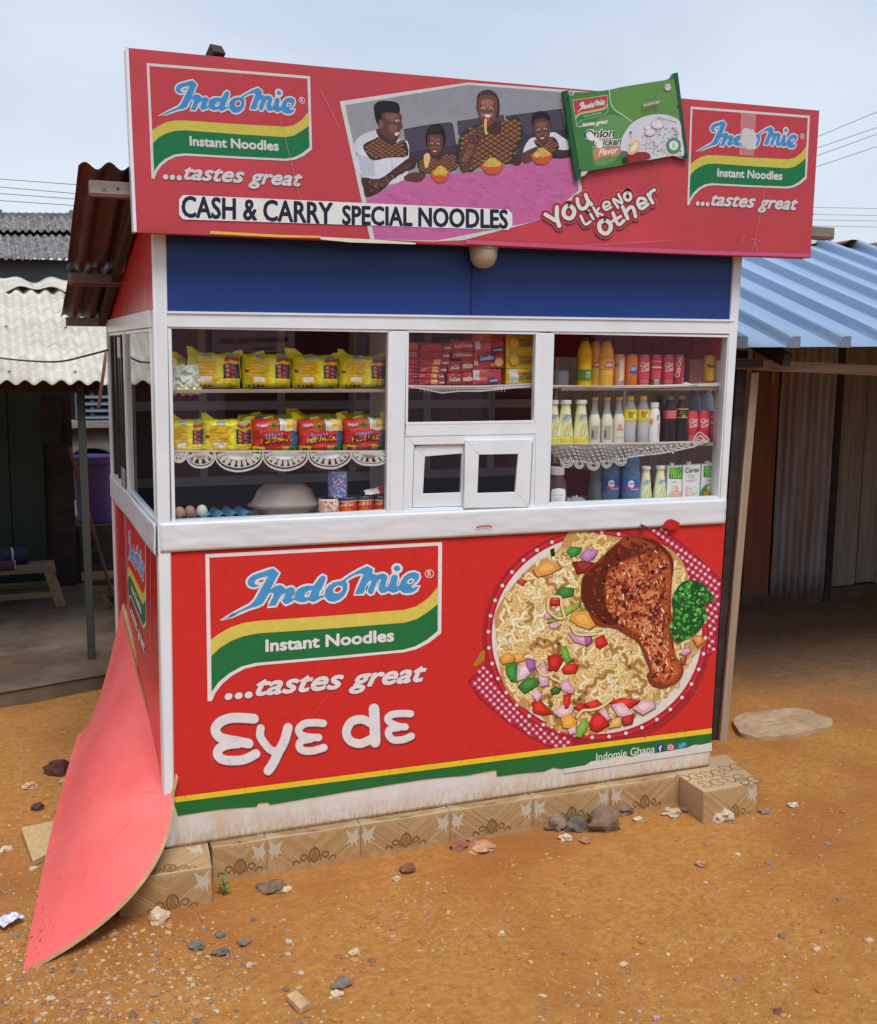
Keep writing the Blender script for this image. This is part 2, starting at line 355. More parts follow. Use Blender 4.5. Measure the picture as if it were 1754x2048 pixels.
def logo(a, dst, red, white, yel, grn, blue, dk=None, tastes=True, word=True):
    """dst: where the four corners of the frame go (top left, top right, bottom right, tail)"""
    old = a.tf; a.tf = homog(MSRC, dst) if dst else None
    a.poly(FR_OUT, white); a.poly(FR_IN, red); a.poly(YEL, yel); a.poly(GRN, grn)
    k = 4.2
    if dk:
        for W_ in (W_I, W_M): a.line(W_, 2*k+2.6, dk, closed=True)
        a.disc(*B_([(1118, 192)])[0], 89/7.308+1.2, 80/7.308+1.2, dk)
    for W_ in (W_I, W_M): a.line(W_, 2*k, white, closed=True)
    a.disc(*B_([(1118, 192)])[0], 87/7.308, 78/7.308, white)
    a.poly(B_([(1040, 230), (1160, 240), (1130, 320), (1040, 310)]), white)
    for W_ in (W_I, W_M): a.poly(W_, blue)
    a.disc(*B_([(1118, 192)])[0], 47/7.308, 42/7.308, blue)
    a.poly(A_([(1352, 548), (1380, 490), (1430, 462), (1475, 455), (1455, 500), (1430, 553), (1385, 565)]), white)
    a.poly(A_([(1388, 525), (1410, 490), (1432, 482), (1420, 515), (1400, 535)]), red)
    a.poly(A_([(600, 345), (630, 310), (690, 280), (770, 262), (730, 330), (690, 368), (640, 365)]), white)
    a.poly(A_([(640, 333), (690, 300), (745, 290), (715, 330)]), red)
    a.disc(*B_([(255, 500)])[0], 75/7.3, 52/7.3, white, rot=-.5); a.disc(*B_([(255, 500)])[0], 52/7.3, 30/7.3, red, rot=-.5)
    a.disc(*B_([(1317, 380)])[0], 56/7.3, 36/7.3, white, rot=-.5); a.disc(*B_([(1317, 380)])[0], 32/7.3, 16/7.3, red, rot=-.5)
    c = B_([(1590, 268)])[0]
    a.disc(c[0], c[1], 9.2, 8.4, white); a.disc(c[0], c[1], 7.7, 6.9, red)
    a.text('R', (c[0]-3.4, c[1]+4.6), (c[0]+4, c[1]+4.1), 9.5, white, .02)
    a.text('Instant Noodles', C_([(598, 741)])[0], C_([(1318, 681)])[0], 24, white, .0, dil=1.3)
    if tastes:
        for q, (b_, c_) in enumerate([(2.9, dk), (1.9, white)]):
            if c_ is None: continue
            e = 1.3 if q == 0 else 0
            a.text('tastes', (512, 1389.5), (684, 1374.5), 40, c_, .0, .32, up=(.06, -1), dil=b_)
            a.text('great', (699, 1374), (849, 1360), 38, c_, .0, .32, up=(.06, -1), dil=b_)
            for i in range(3): a.disc(456.5+20*i, 1392-1.6*i, 8.2+e*.7, 6.6+e*.7, c_, rot=-.4)
    a.tf = old

RED = lin('cf2f2c', 1.0); REDU = lin('b53b45', 1.0); WH = lin('e2dfe0', 1.02); YE = lin('d9c75a'); GR = lin('1f7340'); BL = lin('4798cf')
WHU = lin('ccc9ca'); YEU = lin('c2b84a'); GRU = lin('10703f'); BLU = lin('3b87c4')  # duller billboard copies of the print colours, sky haze painted in
SH = lin('7c2a35')

# ------------------------------------------------------------ KIOSK
kiosk = thing('kiosk', (1.2, .8, 0), 'red noodle kiosk with white framed windows and a wide red billboard on top', 'kiosk')
def slab(name, q, y0, y1, mat=WHITE, parent=kiosk, bevel=.002, col=None):
    """a member of the front whose face is the quad q (picture pixels on the plane y0) running back to y1"""
    f = [PY(a, b, y0) for a, b in q]
    mb = MB().hexa(f, [Vector((p.x, y1, p.z)) for p in f], col)
    return mb.build(name, mat, parent, bevel=bevel)
# posts and members of the front
post_mb = MB()
tp = PY(319, 455, 0); bt = PY(341, 1698, 0)
slab('corner_post', [(303, 455), (333, 455), (351, 1692), (329, 1698)], -.012, .045, bevel=.007)
slab('corner_post', [(1469, 505), (1486, 505), (1453.5, 1001), (1440, 1001)], -.012, .045, bevel=.004)
BLUEF = pm('blue_panel', (.010, .045, .21), (.008, .04, .19), 3, .42, bump=.02)
fp = slab('fascia_panel', [(332, 440), (1471, 490), (1468, 640), (333, 622)], 0, .02, BLUEF)
slab('panel_joint', [(943, 500), (946, 500), (944, 631), (941, 631)], -.002, -.0002, pm('dark_joint', (.01, .015, .06)), fp, bevel=0)
slab('header_rail', [(334, 623), (1469, 640.5), (1467, 668), (335, 654)], -.01, .04)
slab('header_bead', [(334, 622), (1469, 639), (1469, 643), (334, 626.5)], -.015, -.0105, bevel=0)
slab('mullion', [(783, 661.5), (813, 662), (806, 1040), (779, 1041)], -.008, .035)
slab('mullion', [(1077, 665.5), (1105, 666), (1096, 1025), (1068, 1027)], -.008, .035)
slab('transom', [(812.5, 846), (1074.5, 843.5), (1074, 868), (810.5, 873)], -.006, .03)
def framed(name, q, t, y0, y1, glass=True, mat=WHITE, parent=kiosk, gy=None, gm=None):
    """mitred frame round the quad q (tl,tr,br,bl px), bar widths t=(top,right,bottom,left) px"""
    (a, b), (c, d), (e, f), (g, h) = q
    i = [(a+t[3], b+t[0]), (c-t[1], d+t[0]), (e-t[1], f-t[2]), (g+t[3], h-t[2])]
    mb = MB()
    for k in range(4):
        k2 = (k+1) % 4
        o1, o2, i2, i1 = q[k], q[k2], i[k2], i[k]
        # leave a hairline at the mitre
        fr = [PY(*p, y0) for p in (o1, o2, i2, i1)]
        ce = sum(fr, Vector())/4; fr = [ce+(p-ce)*.9975 for p in fr]
        mb.hexa(fr, [Vector((p.x, y1, p.z)) for p in fr])
    fo = mb.build(name, mat, parent, bevel=.0012)
    if glass:
        yy = gy if gy is not None else (y0+y1)/2
        g_ = MB().add([PY(*p, yy) for p in i], [(3, 2, 1, 0)])
        g_.build('window_pane', gm or GLASS, fo if parent == kiosk else parent, smooth=False)
    return fo
win_l = framed('window_frame', [(336, 652), (783, 660), (779, 1027), (344, 1051)], (5, 6, 7, 7), -.006, .02)
win_c = framed('window_frame', [(813, 660), (1078, 664), (1074, 846), (811, 850)], (5, 6, 5, 5), -.007, .02)
win_r = framed('window_frame', [(1104, 663), (1466, 670), (1446, 998), (1094, 1012)], (5, 10, 6, 5), -.006, .02)
# serving hatch
hatch = framed('serving_hatch_frame', [(810, 872), (1074.5, 867), (1068, 1024), (806, 1031)], (18, 8, 14, 18), -.004, .03, glass=False)
sash_b = framed('hatch_sash', [(829, 892), (932, 886), (929, 1012), (825, 1015)], (21, 7, 27, 21), .006, .022, parent=kiosk, gy=.014)
sash_f = framed('hatch_sash', [(931, 880.5), (1065, 879), (1058.5, 1014), (928, 1016.5)], (29, 28, 30, 27), -.016, -.005, parent=kiosk, gy=-.010)
# wall behind hatch members so that no gap shows
# sill tape and skirting
def band(name, p0, p1, q0, q1, y0, mat, thick=.012, par=kiosk, n=60, amp=.003, seed=0):
    """wrinkled taped band on the front between the pixel lines p0-p1 (top) and q0-q1 (bottom)"""
    def fn(a, b):
        u = p0[0]+(p1[0]-p0[0])*a, p0[1]+(p1[1]-p0[1])*a; v = q0[0]+(q1[0]-q0[0])*a, q0[1]+(q1[1]-q0[1])*a
        x = u[0]+(v[0]-u[0])*b; y = u[1]+(v[1]-u[1])*b
        e = 0 if b in (0., 1.) else 1
        p = PY(x, y, y0); nn = noise.noise(Vector((p.x*5+seed, p.z*26, seed)))+.5*noise.noise(Vector((p.x*17, p.z*60, seed)))
        return p+Vector((0, -abs(nn)*amp*e-.001*e, 0))
    return MB().grid(fn, n*2, 10).build(name, mat, par, solid=.004, smooth=True, angle=80)
band('sill_band', (319, 1047), (1452.5, 998), (321, 1105), (1449.5, 1047), -.013, TAPE, amp=.0035)
slab('sill_core', [(320, 1044), (1452, 995), (1448, 1046), (322, 1103)], -.009, .05, WHITE, bevel=0)
FRONT = pm('kiosk_board', RED, tuple(x*.93 for x in RED), 3, .4, bump=.03, bscale=11, spec=.4)
panel = slab('front_panel', [(340, 1100), (1449.5, 1042), (1421, 1500), (352, 1640)], 0, .03, FRONT, bevel=0)
PY0 = plane_y(-.0005)
# white inner body below the red sheet
skirt = band('skirting_band', (350, 1611), (1421.5, 1480), (333, 1697), (1418, 1530.5), -.004, TAPED, amp=.003, seed=5, n=70)
slab('skirting_core', [(338, 1590), (1421, 1465), (1418, 1529.5), (334, 1695.5)], .001, .05, WHITE, bevel=0)
MB().box(.02, 2.38, .06, 1.64, 0.002, .06).build('floor_panel', pm('kiosk_floor', (.12, .1, .09), (.08, .07, .06), 10, .8), kiosk)

# print on the front panel: bottom stripes with the torn lower edge
a = Art(PY0, .0105)
stripe_top = [(348, 1600), (1421, 1461)]
random.seed(11)
low = [(1420, 1484)]
for u, v in ((1400, 1488), (1330, 1503), (1285, 1507), (1262, 1513), (1235, 1512), (1180, 1522), (1168, 1529), (1120, 1536), (1105, 1533), (1085, 1541), (1040, 1545), (992, 1551), (991, 1538), (972, 1541), (930, 1549), (850, 1556), (760, 1570), (640, 1590), (540, 1607), (534, 1602), (515, 1604), (512, 1611), (440, 1616), (355, 1629)): low.append((u, v))
a.poly([(348, 1592), (1421, 1455)]+low, YE if False else lin('e8c62f'))
low2 = [(1421, 1466)]+low+[(348, 1603)]
a.poly([(348, 1603), (1421, 1465)]+low, lin('236d37'))
ar = Art(PY0, .0050); ar.poly([(341, 1106), (1449, 1048), (1421, 1470), (349, 1600)], RED)
red_sheet = ar.build('printed_sheet', panel)
for tx, u, v, w_ in (('Indomie Ghana', 1190, 1520, 117),):
    a.text(tx, (u, v), (u+w_, v-17), 16, lin('dfe6dc'), .004)
# the torn white tape covers the lower half of those letters
tear = [(1421, 1483), (1400, 1488), (1385, 1488), (1372, 1494), (1335, 1500), (1308, 1505), (1290, 1503), (1262, 1512), (1235, 1510), (1215, 1517), (1180, 1521), (1168, 1529), (1125, 1536), (1125, 1545), (1421, 1500)]
a.poly(tear, lin('d9d3cc'))
a.poly([(1311, 1488), (1325, 1486), (1325, 1501), (1311, 1503)], lin('2c3b86')); a.text('f', (1315, 1501), (1321, 1500), 11, WH, .03)
for r_, c_ in ((8, lin('c0357a')), (5.6, WH), (4, lin('c0357a')), (1.6, WH)): a.disc(1338.5, 1493, r_, r_*.95, c_)
a.poly([(1352, 1484), (1358, 1488), (1362, 1483), (1368, 1484), (1371, 1487), (1366, 1492), (1358, 1495), (1352, 1494), (1356, 1491)], lin('4ba3d9'))
a.build('printed_stripes', panel)
a = Art(PY0, .0062); logo(a, None, RED, WH, YE, GR, BL, lin('8a2a55')); a.build('printed_brand_mark', panel)
# "Ɛyɛ dɛ" in round strokes
a = Art(PY0, .0062)
def C2(p): return C_(p)
eye = [([(530, 1122), (470, 1117), (400, 1118), (340, 1140), (312, 1180), (330, 1222), (380, 1240), (430, 1248), (500, 1262)], 52), ([(440, 1262), (380, 1268), (335, 1290), (325, 1325), (355, 1352), (420, 1358), (480, 1350), (540, 1320)], 50),
       ([(568, 1175), (565, 1220), (590, 1262), (620, 1295), (650, 1308)], 42), ([(722, 1172), (700, 1250), (668, 1310), (640, 1370), (610, 1415)], 50),
       ([(922, 1148), (870, 1144), (815, 1150), (783, 1180), (795, 1212), (840, 1226), (895, 1228)], 40), ([(850, 1236), (800, 1246), (785, 1275), (805, 1300), (860, 1303), (925, 1285)], 40),
       ([(1208, 1065), (1212, 1150), (1214, 1255)], 56), ([(1195, 1150), (1140, 1125), (1080, 1140), (1052, 1195), (1072, 1245), (1130, 1262), (1195, 1235)], 46),
       ([(1415, 1094), (1360, 1092), (1305, 1100), (1285, 1125), (1310, 1150), (1350, 1165), (1385, 1168)], 38), ([(1345, 1172), (1300, 1180), (1290, 1210), (1315, 1240), (1370, 1240), (1420, 1220)], 38)]
for off, ex, c_ in ((3.2, 4.5, lin('7d2530')), (0, 1.5, lin('c0bdc0')), (-.6, -3, WH)):
    for pts, w_ in eye:
        a.line([(x+off*.2/1, y+off*.6/1) for x, y in [(q[0], q[1]) for q in C_(pts)]], (w_*1.07)/2.829+ex/2.2, c_, smooth=5)
a.build('printed_slogan', panel)

# ---- the dish
def D_(p): return [(920+x/3.132, 1030+y/3.132) for x, y in p]
a = Art(PY0, .0062, 1.1e-5)
ks = 1/3.132
def gingham(poly_, rot, cell, base, mid, hi):
    P_ = D_(poly_); a.poly(P_, base)
    cx = sum(p[0] for p in P_)/len(P_); cy = sum(p[1] for p in P_)/len(P_)
    cs, sn = math.cos(rot), math.sin(rot)
    for i in range(-40, 41):
        for j in range(-40, 41):
            if (i % 2 == 0) and (j % 2 == 0): c_ = hi; k = .46
            elif (i+j) % 2: c_ = mid; k = .47
            else: continue
            x = cx+(i*cs-j*sn)*cell; y = cy+(i*sn+j*cs)*cell
            q = [(x+(dx*cs-dy*sn)*cell*k, y+(dx*sn+dy*cs)*cell*k) for dx, dy in ((-1, -1), (1, -1), (1, 1), (-1, 1))]
            if all(inpoly(*p, P_) for p in q): a.mb.add([a.P(*p) for p in q], [(0, 1, 2, 3)], c_)
    a.nxt()
gr, gm_, gw = lin('a5203a'), lin('c6405e'), lin('e6d2d8')
a.disc(*D_([(850, 770)])[0], 715*ks, 680*ks, lin('a82a2c'), 48)
gingham([(45, 1040), (155, 930), (300, 1160), (520, 1330), (760, 1420), (640, 1460), (590, 1472), (420, 1380), (260, 1270), (120, 1150)], .82, 5.6, gr, gm_, gw)
gingham([(1120, 45), (1250, 70), (1420, 200), (1635, 405), (1625, 560), (1600, 840), (1480, 965), (1400, 1000), (1500, 600), (1400, 300), (1200, 110)], .62, 5.6, gr, gm_, gw)
a.poly(D_([(75, 940), (130, 850), (152, 842), (150, 905), (95, 948)]), lin('b57a30'))
cx, cy = D_([(853, 748)])[0]
a.disc(cx, cy, 700*ks, 662*ks, lin('9d2130'), 64, rot=-.12); a.disc(cx, cy, 690*ks, 652*ks, lin('c22a35'), 64, rot=-.12)
a.disc(cx, cy, 683*ks, 644*ks, lin('d9485a'), 64, rot=-.12); a.disc(cx, cy, 679*ks, 640*ks, lin('b82434'), 64, rot=-.12)
a.disc(cx, cy, 658*ks, 620*ks, lin('e0dcd4'), 64, rot=-.12); a.disc(cx-2, cy-1, 618*ks, 585*ks, lin('d9d4ca'), 64, rot=-.12)
for k in range(40):
    t = 2*math.pi*k/40; x, y = 681*ks*math.cos(t), 641*ks*math.sin(t)
    a.disc(cx+x*math.cos(-.12)-y*math.sin(-.12), cy+x*math.sin(-.12)+y*math.cos(-.12), 3.6, 3.6, lin('ecdfe0'), 10)
NOO = D_([(600, 230), (690, 95), (830, 110), (1000, 140), (1250, 180), (1380, 280), (1430, 420), (1440, 700), (1530, 780), (1480, 860), (1400, 960), (1340, 1080), (1230, 1160), (1000, 1310), (860, 1360), (700, 1370), (560, 1320), (480, 1230), (370, 1190), (270, 1060), (240, 900), (220, 720), (215, 620), (280, 500), (400, 360), (480, 290)])
a.poly(NOO, lin('c39a5e'), 5)
random.seed(4)
ncols = [lin(c, 1.08) for c in ('ecd8a4', 'e2c688', 'f0e0b8', 'd8b676', 'e6cc94', 'dcbd7e')]
def noodle(x, y, ang, n, wave, amp, wd, c_):
    pts = []; ph = random.random()*6; px_, py_ = x, y; dr = random.uniform(-.22, .22)
    for i in range(n*2):
        px_ += math.cos(ang)*wave/8; py_ += math.sin(ang)*wave/8; ang += dr+random.uniform(-.03, .03)
        q = amp*math.sin(i*math.pi/4+ph)
        pts.append((px_-math.sin(ang)*q, py_+math.cos(ang)*q))
    if not all(inpoly(*p, NOO) for p in pts): return False
    a.line(pts, wd+1.3, lin('ad8048'), caps=False); a.line(pts, wd, c_, smooth=2, caps=True)
    a.line([(p[0]-.5, p[1]-.6) for p in pts], wd*.32, tuple(min(.85, k_*1.2+.02) for k_ in c_), caps=False)
    return True
cnt = 0; k = 0
xs = [p[0] for p in NOO]; ys = [p[1] for p in NOO]
a.loop(60)
for k in range(900):
    x = random.uniform(min(xs), max(xs)); y = random.uniform(min(ys), max(ys))
    if inpoly(x, y, NOO): a.line([(x, y), (x+random.uniform(-4, 4), y+4), (x+random.uniform(2, 8), y+random.uniform(2, 8)), (x+9, y+random.uniform(-6, 6))], random.uniform(2.4, 4), random.choice([lin('d3ac70'), lin('b08348'), lin('c99f60'), lin('dcb880')]), smooth=3, caps=False)
while cnt < 620 and k < 26000:
    k += 1
    x = random.uniform(min(xs), max(xs)); y = random.uniform(min(ys), max(ys))
    if inpoly(x, y, NOO) and noodle(x, y, random.uniform(0, 6.28), random.randint(6, 14), random.uniform(18, 27), random.uniform(3.0, 5.2), random.uniform(5.4, 6.6), random.choice(ncols)): cnt += 1
a.end()
veg = [('3f8a3a', [(660, 225), (690, 195), (755, 200), (740, 240), (690, 262)]), ('b583b0', [(740, 255), (790, 205), (855, 215), (845, 250), (790, 292)]), ('8a2320', [(700, 290), (780, 285), (860, 300), (800, 350), (730, 365)]), ('1d1a14', [(560, 215), (582, 205), (588, 245), (566, 255)]),
       ('e3a156', [(455, 340), (520, 285), (600, 285), (620, 330), (560, 365), (480, 385)]), ('c4402c', [(350, 410), (380, 392), (412, 410), (385, 438)]), ('3d7d35', [(590, 490), (625, 445), (705, 455), (700, 500), (640, 515)]), ('b32a22', [(555, 525), (620, 528), (625, 560), (560, 565)]),
       ('8fb24a', [(545, 670), (570, 620), (640, 590), (745, 540), (735, 575), (660, 625), (590, 665)]), ('d7a8bb', [(520, 620), (560, 590), (602, 610), (575, 640), (530, 648)]), ('e0a54c', [(685, 655), (700, 605), (795, 595), (845, 685), (800, 712), (735, 690)]), ('d8a6b8', [(548, 685), (590, 665), (628, 680), (600, 705), (560, 708)]),
       ('cf9fb5', [(672, 735), (740, 725), (805, 740), (820, 780), (790, 815), (710, 790)]), ('a35a9a', [(770, 745), (818, 755), (815, 800), (780, 812)]), ('c8281f', [(840, 770), (890, 745), (918, 800), (870, 830), (845, 820)]), ('6ca63e', [(625, 825), (658, 815), (690, 905), (662, 925), (640, 890)]),
       ('b92620', [(545, 880), (600, 865), (640, 900), (600, 970), (550, 965)]), ('cf2f25', [(630, 960), (660, 925), (730, 930), (715, 985), (650, 990)]), ('d99b45', [(240, 890), (280, 860), (330, 865), (330, 915), (260, 930)]), ('dfa750', [(328, 870), (390, 865), (398, 905), (345, 920)]),
       ('3f8a3a', [(280, 930), (345, 920), (355, 1040), (310, 1030), (285, 990)]), ('d9bfc6', [(355, 940), (420, 925), (460, 960), (400, 1020), (352, 1035)]), ('a064a0', [(405, 890), (460, 900), (465, 950), (430, 975), (410, 940)]), ('3f7f35', [(358, 1065), (420, 1010), (490, 1020), (480, 1060), (400, 1110)]),
       ('d5aebb', [(470, 960), (520, 915), (550, 1000), (545, 1060), (500, 1070)]), ('2f6d2c', [(560, 1085), (600, 1068), (625, 1085), (610, 1110), (570, 1118)]), ('d6a3ba', [(610, 1050), (660, 1020), (710, 1090), (700, 1115), (640, 1100)]), ('cb2c24', [(445, 1165), (500, 1155), (560, 1235), (510, 1245), (455, 1230)]),
       ('e2b4c2', [(440, 1120), (470, 1085), (510, 1120), (480, 1165)]), ('dfb9c4', [(575, 1230), (640, 1185), (705, 1190), (690, 1250), (620, 1262)]), ('cc2a20', [(640, 1120), (690, 1110), (670, 1200), (648, 1205)]), ('b92420', [(705, 1200), (750, 1170), (785, 1200), (750, 1225)]), ('e6a940', [(625, 1270), (680, 1235), (725, 1290), (700, 1335), (640, 1325)]),
       ('d0302a', [(770, 1175), (850, 1150), (880, 1180), (820, 1215)]), ('c72821', [(805, 1290), (830, 1240), (905, 1225), (920, 1310), (850, 1350), (810, 1330)]), ('d8aabb', [(860, 1225), (905, 1210), (935, 1270), (915, 1280)]), ('7fae45', [(715, 1380), (740, 1300), (780, 1270), (800, 1310), (750, 1385)]), ('d9b2be', [(668, 1340), (720, 1310), (720, 1360), (680, 1370)]),
       ('cc3028', [(935, 1165), (1000, 1140), (1115, 1155), (1060, 1200), (960, 1190)]), ('e0b6c2', [(940, 1185), (1010, 1170), (1075, 1235), (1040, 1265), (980, 1250)]), ('dfb5c0', [(1080, 1210), (1130, 1155), (1200, 1160), (1215, 1200), (1140, 1245)]), ('b52a22', [(1000, 1260), (1080, 1240), (1070, 1300), (1020, 1312)]), ('dfb060', [(925, 1330), (950, 1270), (1000, 1260), (1000, 1315)]),
       ('cf9ab0', [(1365, 860), (1420, 820), (1440, 850), (1400, 875)]), ('d98a4a', [(1450, 770), (1500, 745), (1520, 790), (1480, 820)]), ('a8482c', [(1370, 890), (1410, 880), (1400, 930), (1375, 930)])]
for hx, pts in veg:
    P_ = D_(pts); c_ = lin(hx); gx = sum(p[0] for p in P_)/len(P_); gy = sum(p[1] for p in P_)/len(P_)
    a.poly([(gx+(p[0]-gx)*1.1+.6, gy+(p[1]-gy)*1.1+1.2) for p in P_], tuple(k_*.28 for k_ in c_)); a.poly(P_, c_)
    a.poly([(gx-.8+(p[0]-gx)*.5, gy-1+(p[1]-gy)*.5) for p in P_], tuple(min(.9, k_*1.3+.02) for k_ in c_), 3)
    for _ in range(7):
        x_ = random.uniform(min(p[0] for p in P_), max(p[0] for p in P_)); y_ = random.uniform(min(p[1] for p in P_), max(p[1] for p in P_)); dx_, dy_ = random.uniform(-4, 4), random.uniform(-4, 4)
        if inpoly(x_, y_, P_) and inpoly(x_+dx_, y_+dy_, P_): kk = random.choice((.6, .75, 1.35, 1.6)); a.line([(x_, y_), (x_+dx_, y_+dy_)], random.uniform(.7, 1.8), tuple(min(.9, q*kk) for q in c_), caps=False)
# a few noodles over the vegetables
for pts in ([(550, 510), (545, 590), (600, 640), (650, 640)], [(555, 505), (620, 512), (630, 570), (650, 640)], [(690, 690), (720, 740), (790, 745), (850, 740)], [(480, 960), (520, 1000), (580, 980), (560, 1010), (620, 1040)], [(725, 1260), (760, 1220), (820, 1215), (880, 1195), (940, 1150)]):
    a.line(D_(pts), 6.5, lin('8a5626'), smooth=5); a.line(D_(pts), 5, lin('ecd39c'), smooth=5)
# the roast drumstick
CH = D_([(1000, 150), (1060, 122), (1150, 130), (1240, 175), (1310, 240), (1330, 300), (1320, 400), (1312, 560), (1325, 700), (1330, 800), (1345, 880), (1388, 935), (1385, 1000), (1350, 1040), (1270, 1078), (1200, 1060), (1165, 1000), (1180, 960), (1150, 880), (1110, 790), (1040, 745), (960, 700), (870, 690), (820, 640), (790, 560), (775, 480), (760, 390), (800, 330), (870, 270), (930, 210)])
a.poly([(x-.6, y+1.2) for x, y in cr(CH, 4)], lin('5a2216')); a.poly(CH, lin('8a3a26'), 4)
random.seed(9)
HL = D_([(960, 300), (1100, 240), (1250, 205), (1305, 280), (1305, 420), (1290, 560), (1302, 700), (1308, 820), (1365, 940), (1360, 1000), (1270, 1055), (1205, 1035), (1180, 940), (1160, 850), (1070, 735), (960, 665), (905, 600), (885, 500), (905, 380)])
def speck(P_, n, cols, r0, r1, el=2.2, ang=None):
    xs_ = [p[0] for p in P_]; ys_ = [p[1] for p in P_]; c = 0
    while c < n:
        x = random.uniform(min(xs_), max(xs_)); y = random.uniform(min(ys_), max(ys_)); rr = random.uniform(r0, r1)
        if inpoly(x, y, P_) and all(inpoly(x+dx*rr*1.6, y+dy*rr*1.6, P_) for dx, dy in ((1, 0), (-1, 0), (0, 1), (0, -1))):
            an = random.uniform(0, 3.14) if ang is None else ang+random.uniform(-.5, .5)
            pts = [(x+math.cos(an)*rr*el*.6*math.cos(t)-math.sin(an)*rr*.6*math.sin(t), y+math.sin(an)*rr*el*.6*math.cos(t)+math.cos(an)*rr*.6*math.sin(t)) for t in [q*math.pi/4+random.uniform(-.25, .25) for q in range(8)]]
            a.poly(pts, random.choice(cols)); c += 1
for hx_, pts in (('5e2118', [(770, 560), (760, 400), (860, 300), (920, 330), (900, 450), (930, 560), (1000, 660), (900, 680)]), ('64241a', [(880, 280), (1000, 170), (1200, 150), (1320, 280), (1310, 380), (1240, 250), (1080, 250), (950, 320)]), ('96482e', [(1000, 172), (1100, 145), (1215, 190), (1180, 212), (1050, 208)]),
    ('a8522f', [(950, 330), (1090, 262), (1240, 222), (1308, 300), (1305, 480), (1295, 640), (1308, 800), (1360, 920), (1375, 985), (1320, 1045), (1215, 1040), (1185, 920), (1110, 765), (1010, 680), (920, 600), (900, 420)]), ('cf7a4c', [(980, 350), (1090, 300), (1210, 290), (1230, 350), (1130, 410), (1050, 500), (960, 480), (940, 420)]),
    ('d58456', [(1050, 560), (1160, 470), (1240, 500), (1200, 620), (1230, 740), (1290, 860), (1230, 880), (1150, 770), (1060, 660)]), ('c8603c', [(1210, 920), (1300, 900), (1360, 970), (1320, 1020), (1240, 1020)]), ('5a2230', [(1200, 540), (1245, 560), (1225, 650), (1165, 650), (1185, 580)]), ('561d1e', [(1010, 430), (1065, 450), (1040, 500), (1000, 480)]), ('4e1b20', [(1205, 280), (1290, 300), (1280, 350), (1230, 330)]), ('7a3022', [(1100, 420), (1200, 390), (1180, 440), (1110, 480)])):
    a.poly(D_(pts), lin(hx_), 4)
a.loop(60)
speck(CH, 90, [lin(c) for c in ('5a1f16', '6a2619', '8a3822', '772b1c')], 3, 8, 1.6)
speck(HL, 170, [lin(c) for c in ('b05a35', '9c4a2c', 'c8774a', '8a3c26', 'd08a5c')], 3, 7, 1.8)
speck(HL, 620, [lin(c) for c in ('d0703f', 'c9623c', '9a3622', 'e09a68', 'b5482c', '7a261c', 'a8402a', 'f0b488', '5a1a1e', 'd8845a')], .9, 3.4, 2.1)
speck(HL, 46, [lin(c) for c in ('f2c8a4', 'e8a87c')], 1.2, 3.6, 3.4, 1.3)
speck(CH, 120, [lin(c) for c in ('3c1410', '5d2116', '8e3a22', '2f0f0e')], 1.5, 4.5, 2)
speck(HL, 55, [lin(c) for c in ('3c1216', '5a1a20', '47162a')], 1.8, 5, 2.4, 2.0)
speck(D_([(1080, 740), (1240, 620), (1310, 800), (1340, 960), (1240, 1040), (1170, 900)]), 60, [lin(c) for c in ('e9b07a', 'd98f5c', 'c06a3c', 'f0c496')], 1.5, 4, 2.4, 1.2)
speck(CH, 26, [lin(c) for c in ('e7b9a0', 'f0cdbb', 'd99a8a')], .7, 1.6, 2.5)
a.end()
# parsley
PA = D_([(1380, 420), (1440, 405), (1500, 420), (1560, 480), (1578, 530), (1520, 560), (1530, 640), (1490, 720), (1430, 760), (1370, 790), (1320, 760), (1310, 690), (1330, 610), (1318, 540), (1335, 480)])
a.poly(PA, lin('1c5626'), 4)
a.loop(50)
for k in range(330):
    x = random.uniform(min(p[0] for p in PA), max(p[0] for p in PA)); y = random.uniform(min(p[1] for p in PA), max(p[1] for p in PA))
    if inpoly(x, y, PA):
        x += random.uniform(-2, 2); y += random.uniform(-2, 2); n_ = 11; rr = random.uniform(1.8, 4.9); ro = random.random()*6
        a.poly([(x+rr*(1 if q % 2 else .62)*math.cos(ro+q*2*math.pi/n_), y+rr*(1 if q % 2 else .62)*math.sin(ro+q*2*math.pi/n_)) for q in range(n_)], random.choice([lin(c) for c in ('2f8a34', '1d6b28', '4cab45', '185521', '3c9a3c', '6cc25a', '58b04e', '12461c', '7fd06a', '2a7a30')]))
a.build('printed_dish', panel)
# scratches and flecks of dirt on the printed sheet
random.seed(77); a = Art(PY0, .0158, 1e-5)
for k in range(26):
    x, y = random.uniform(360, 1410), random.uniform(1120, 1560)
    if y > 1590-(x-350)*.12: continue
    l_ = random.uniform(6, 40); an = random.uniform(-.6, 2.2); a.line([(x, y), (x+l_*.5*math.cos(an), y+l_*.5*math.sin(an)+random.uniform(-1, 1)), (x+l_*math.cos(an), y+l_*math.sin(an))], .5, lin(random.choice(['b24a48', 'a83434', 'd8706c'])), caps=False)
for k in range(60):
    x = random.uniform(352, 1415); y = 1596-(x-350)*.128-abs(random.gauss(0, 16)); a.disc(x, y, random.uniform(.6, 1.5), random.uniform(.5, 1.3), lin(random.choice(['8a4a34', 'a0603c', 'b07a50'])), 7)
a.build('scuff_marks', panel)['kind'] = 'stuff'
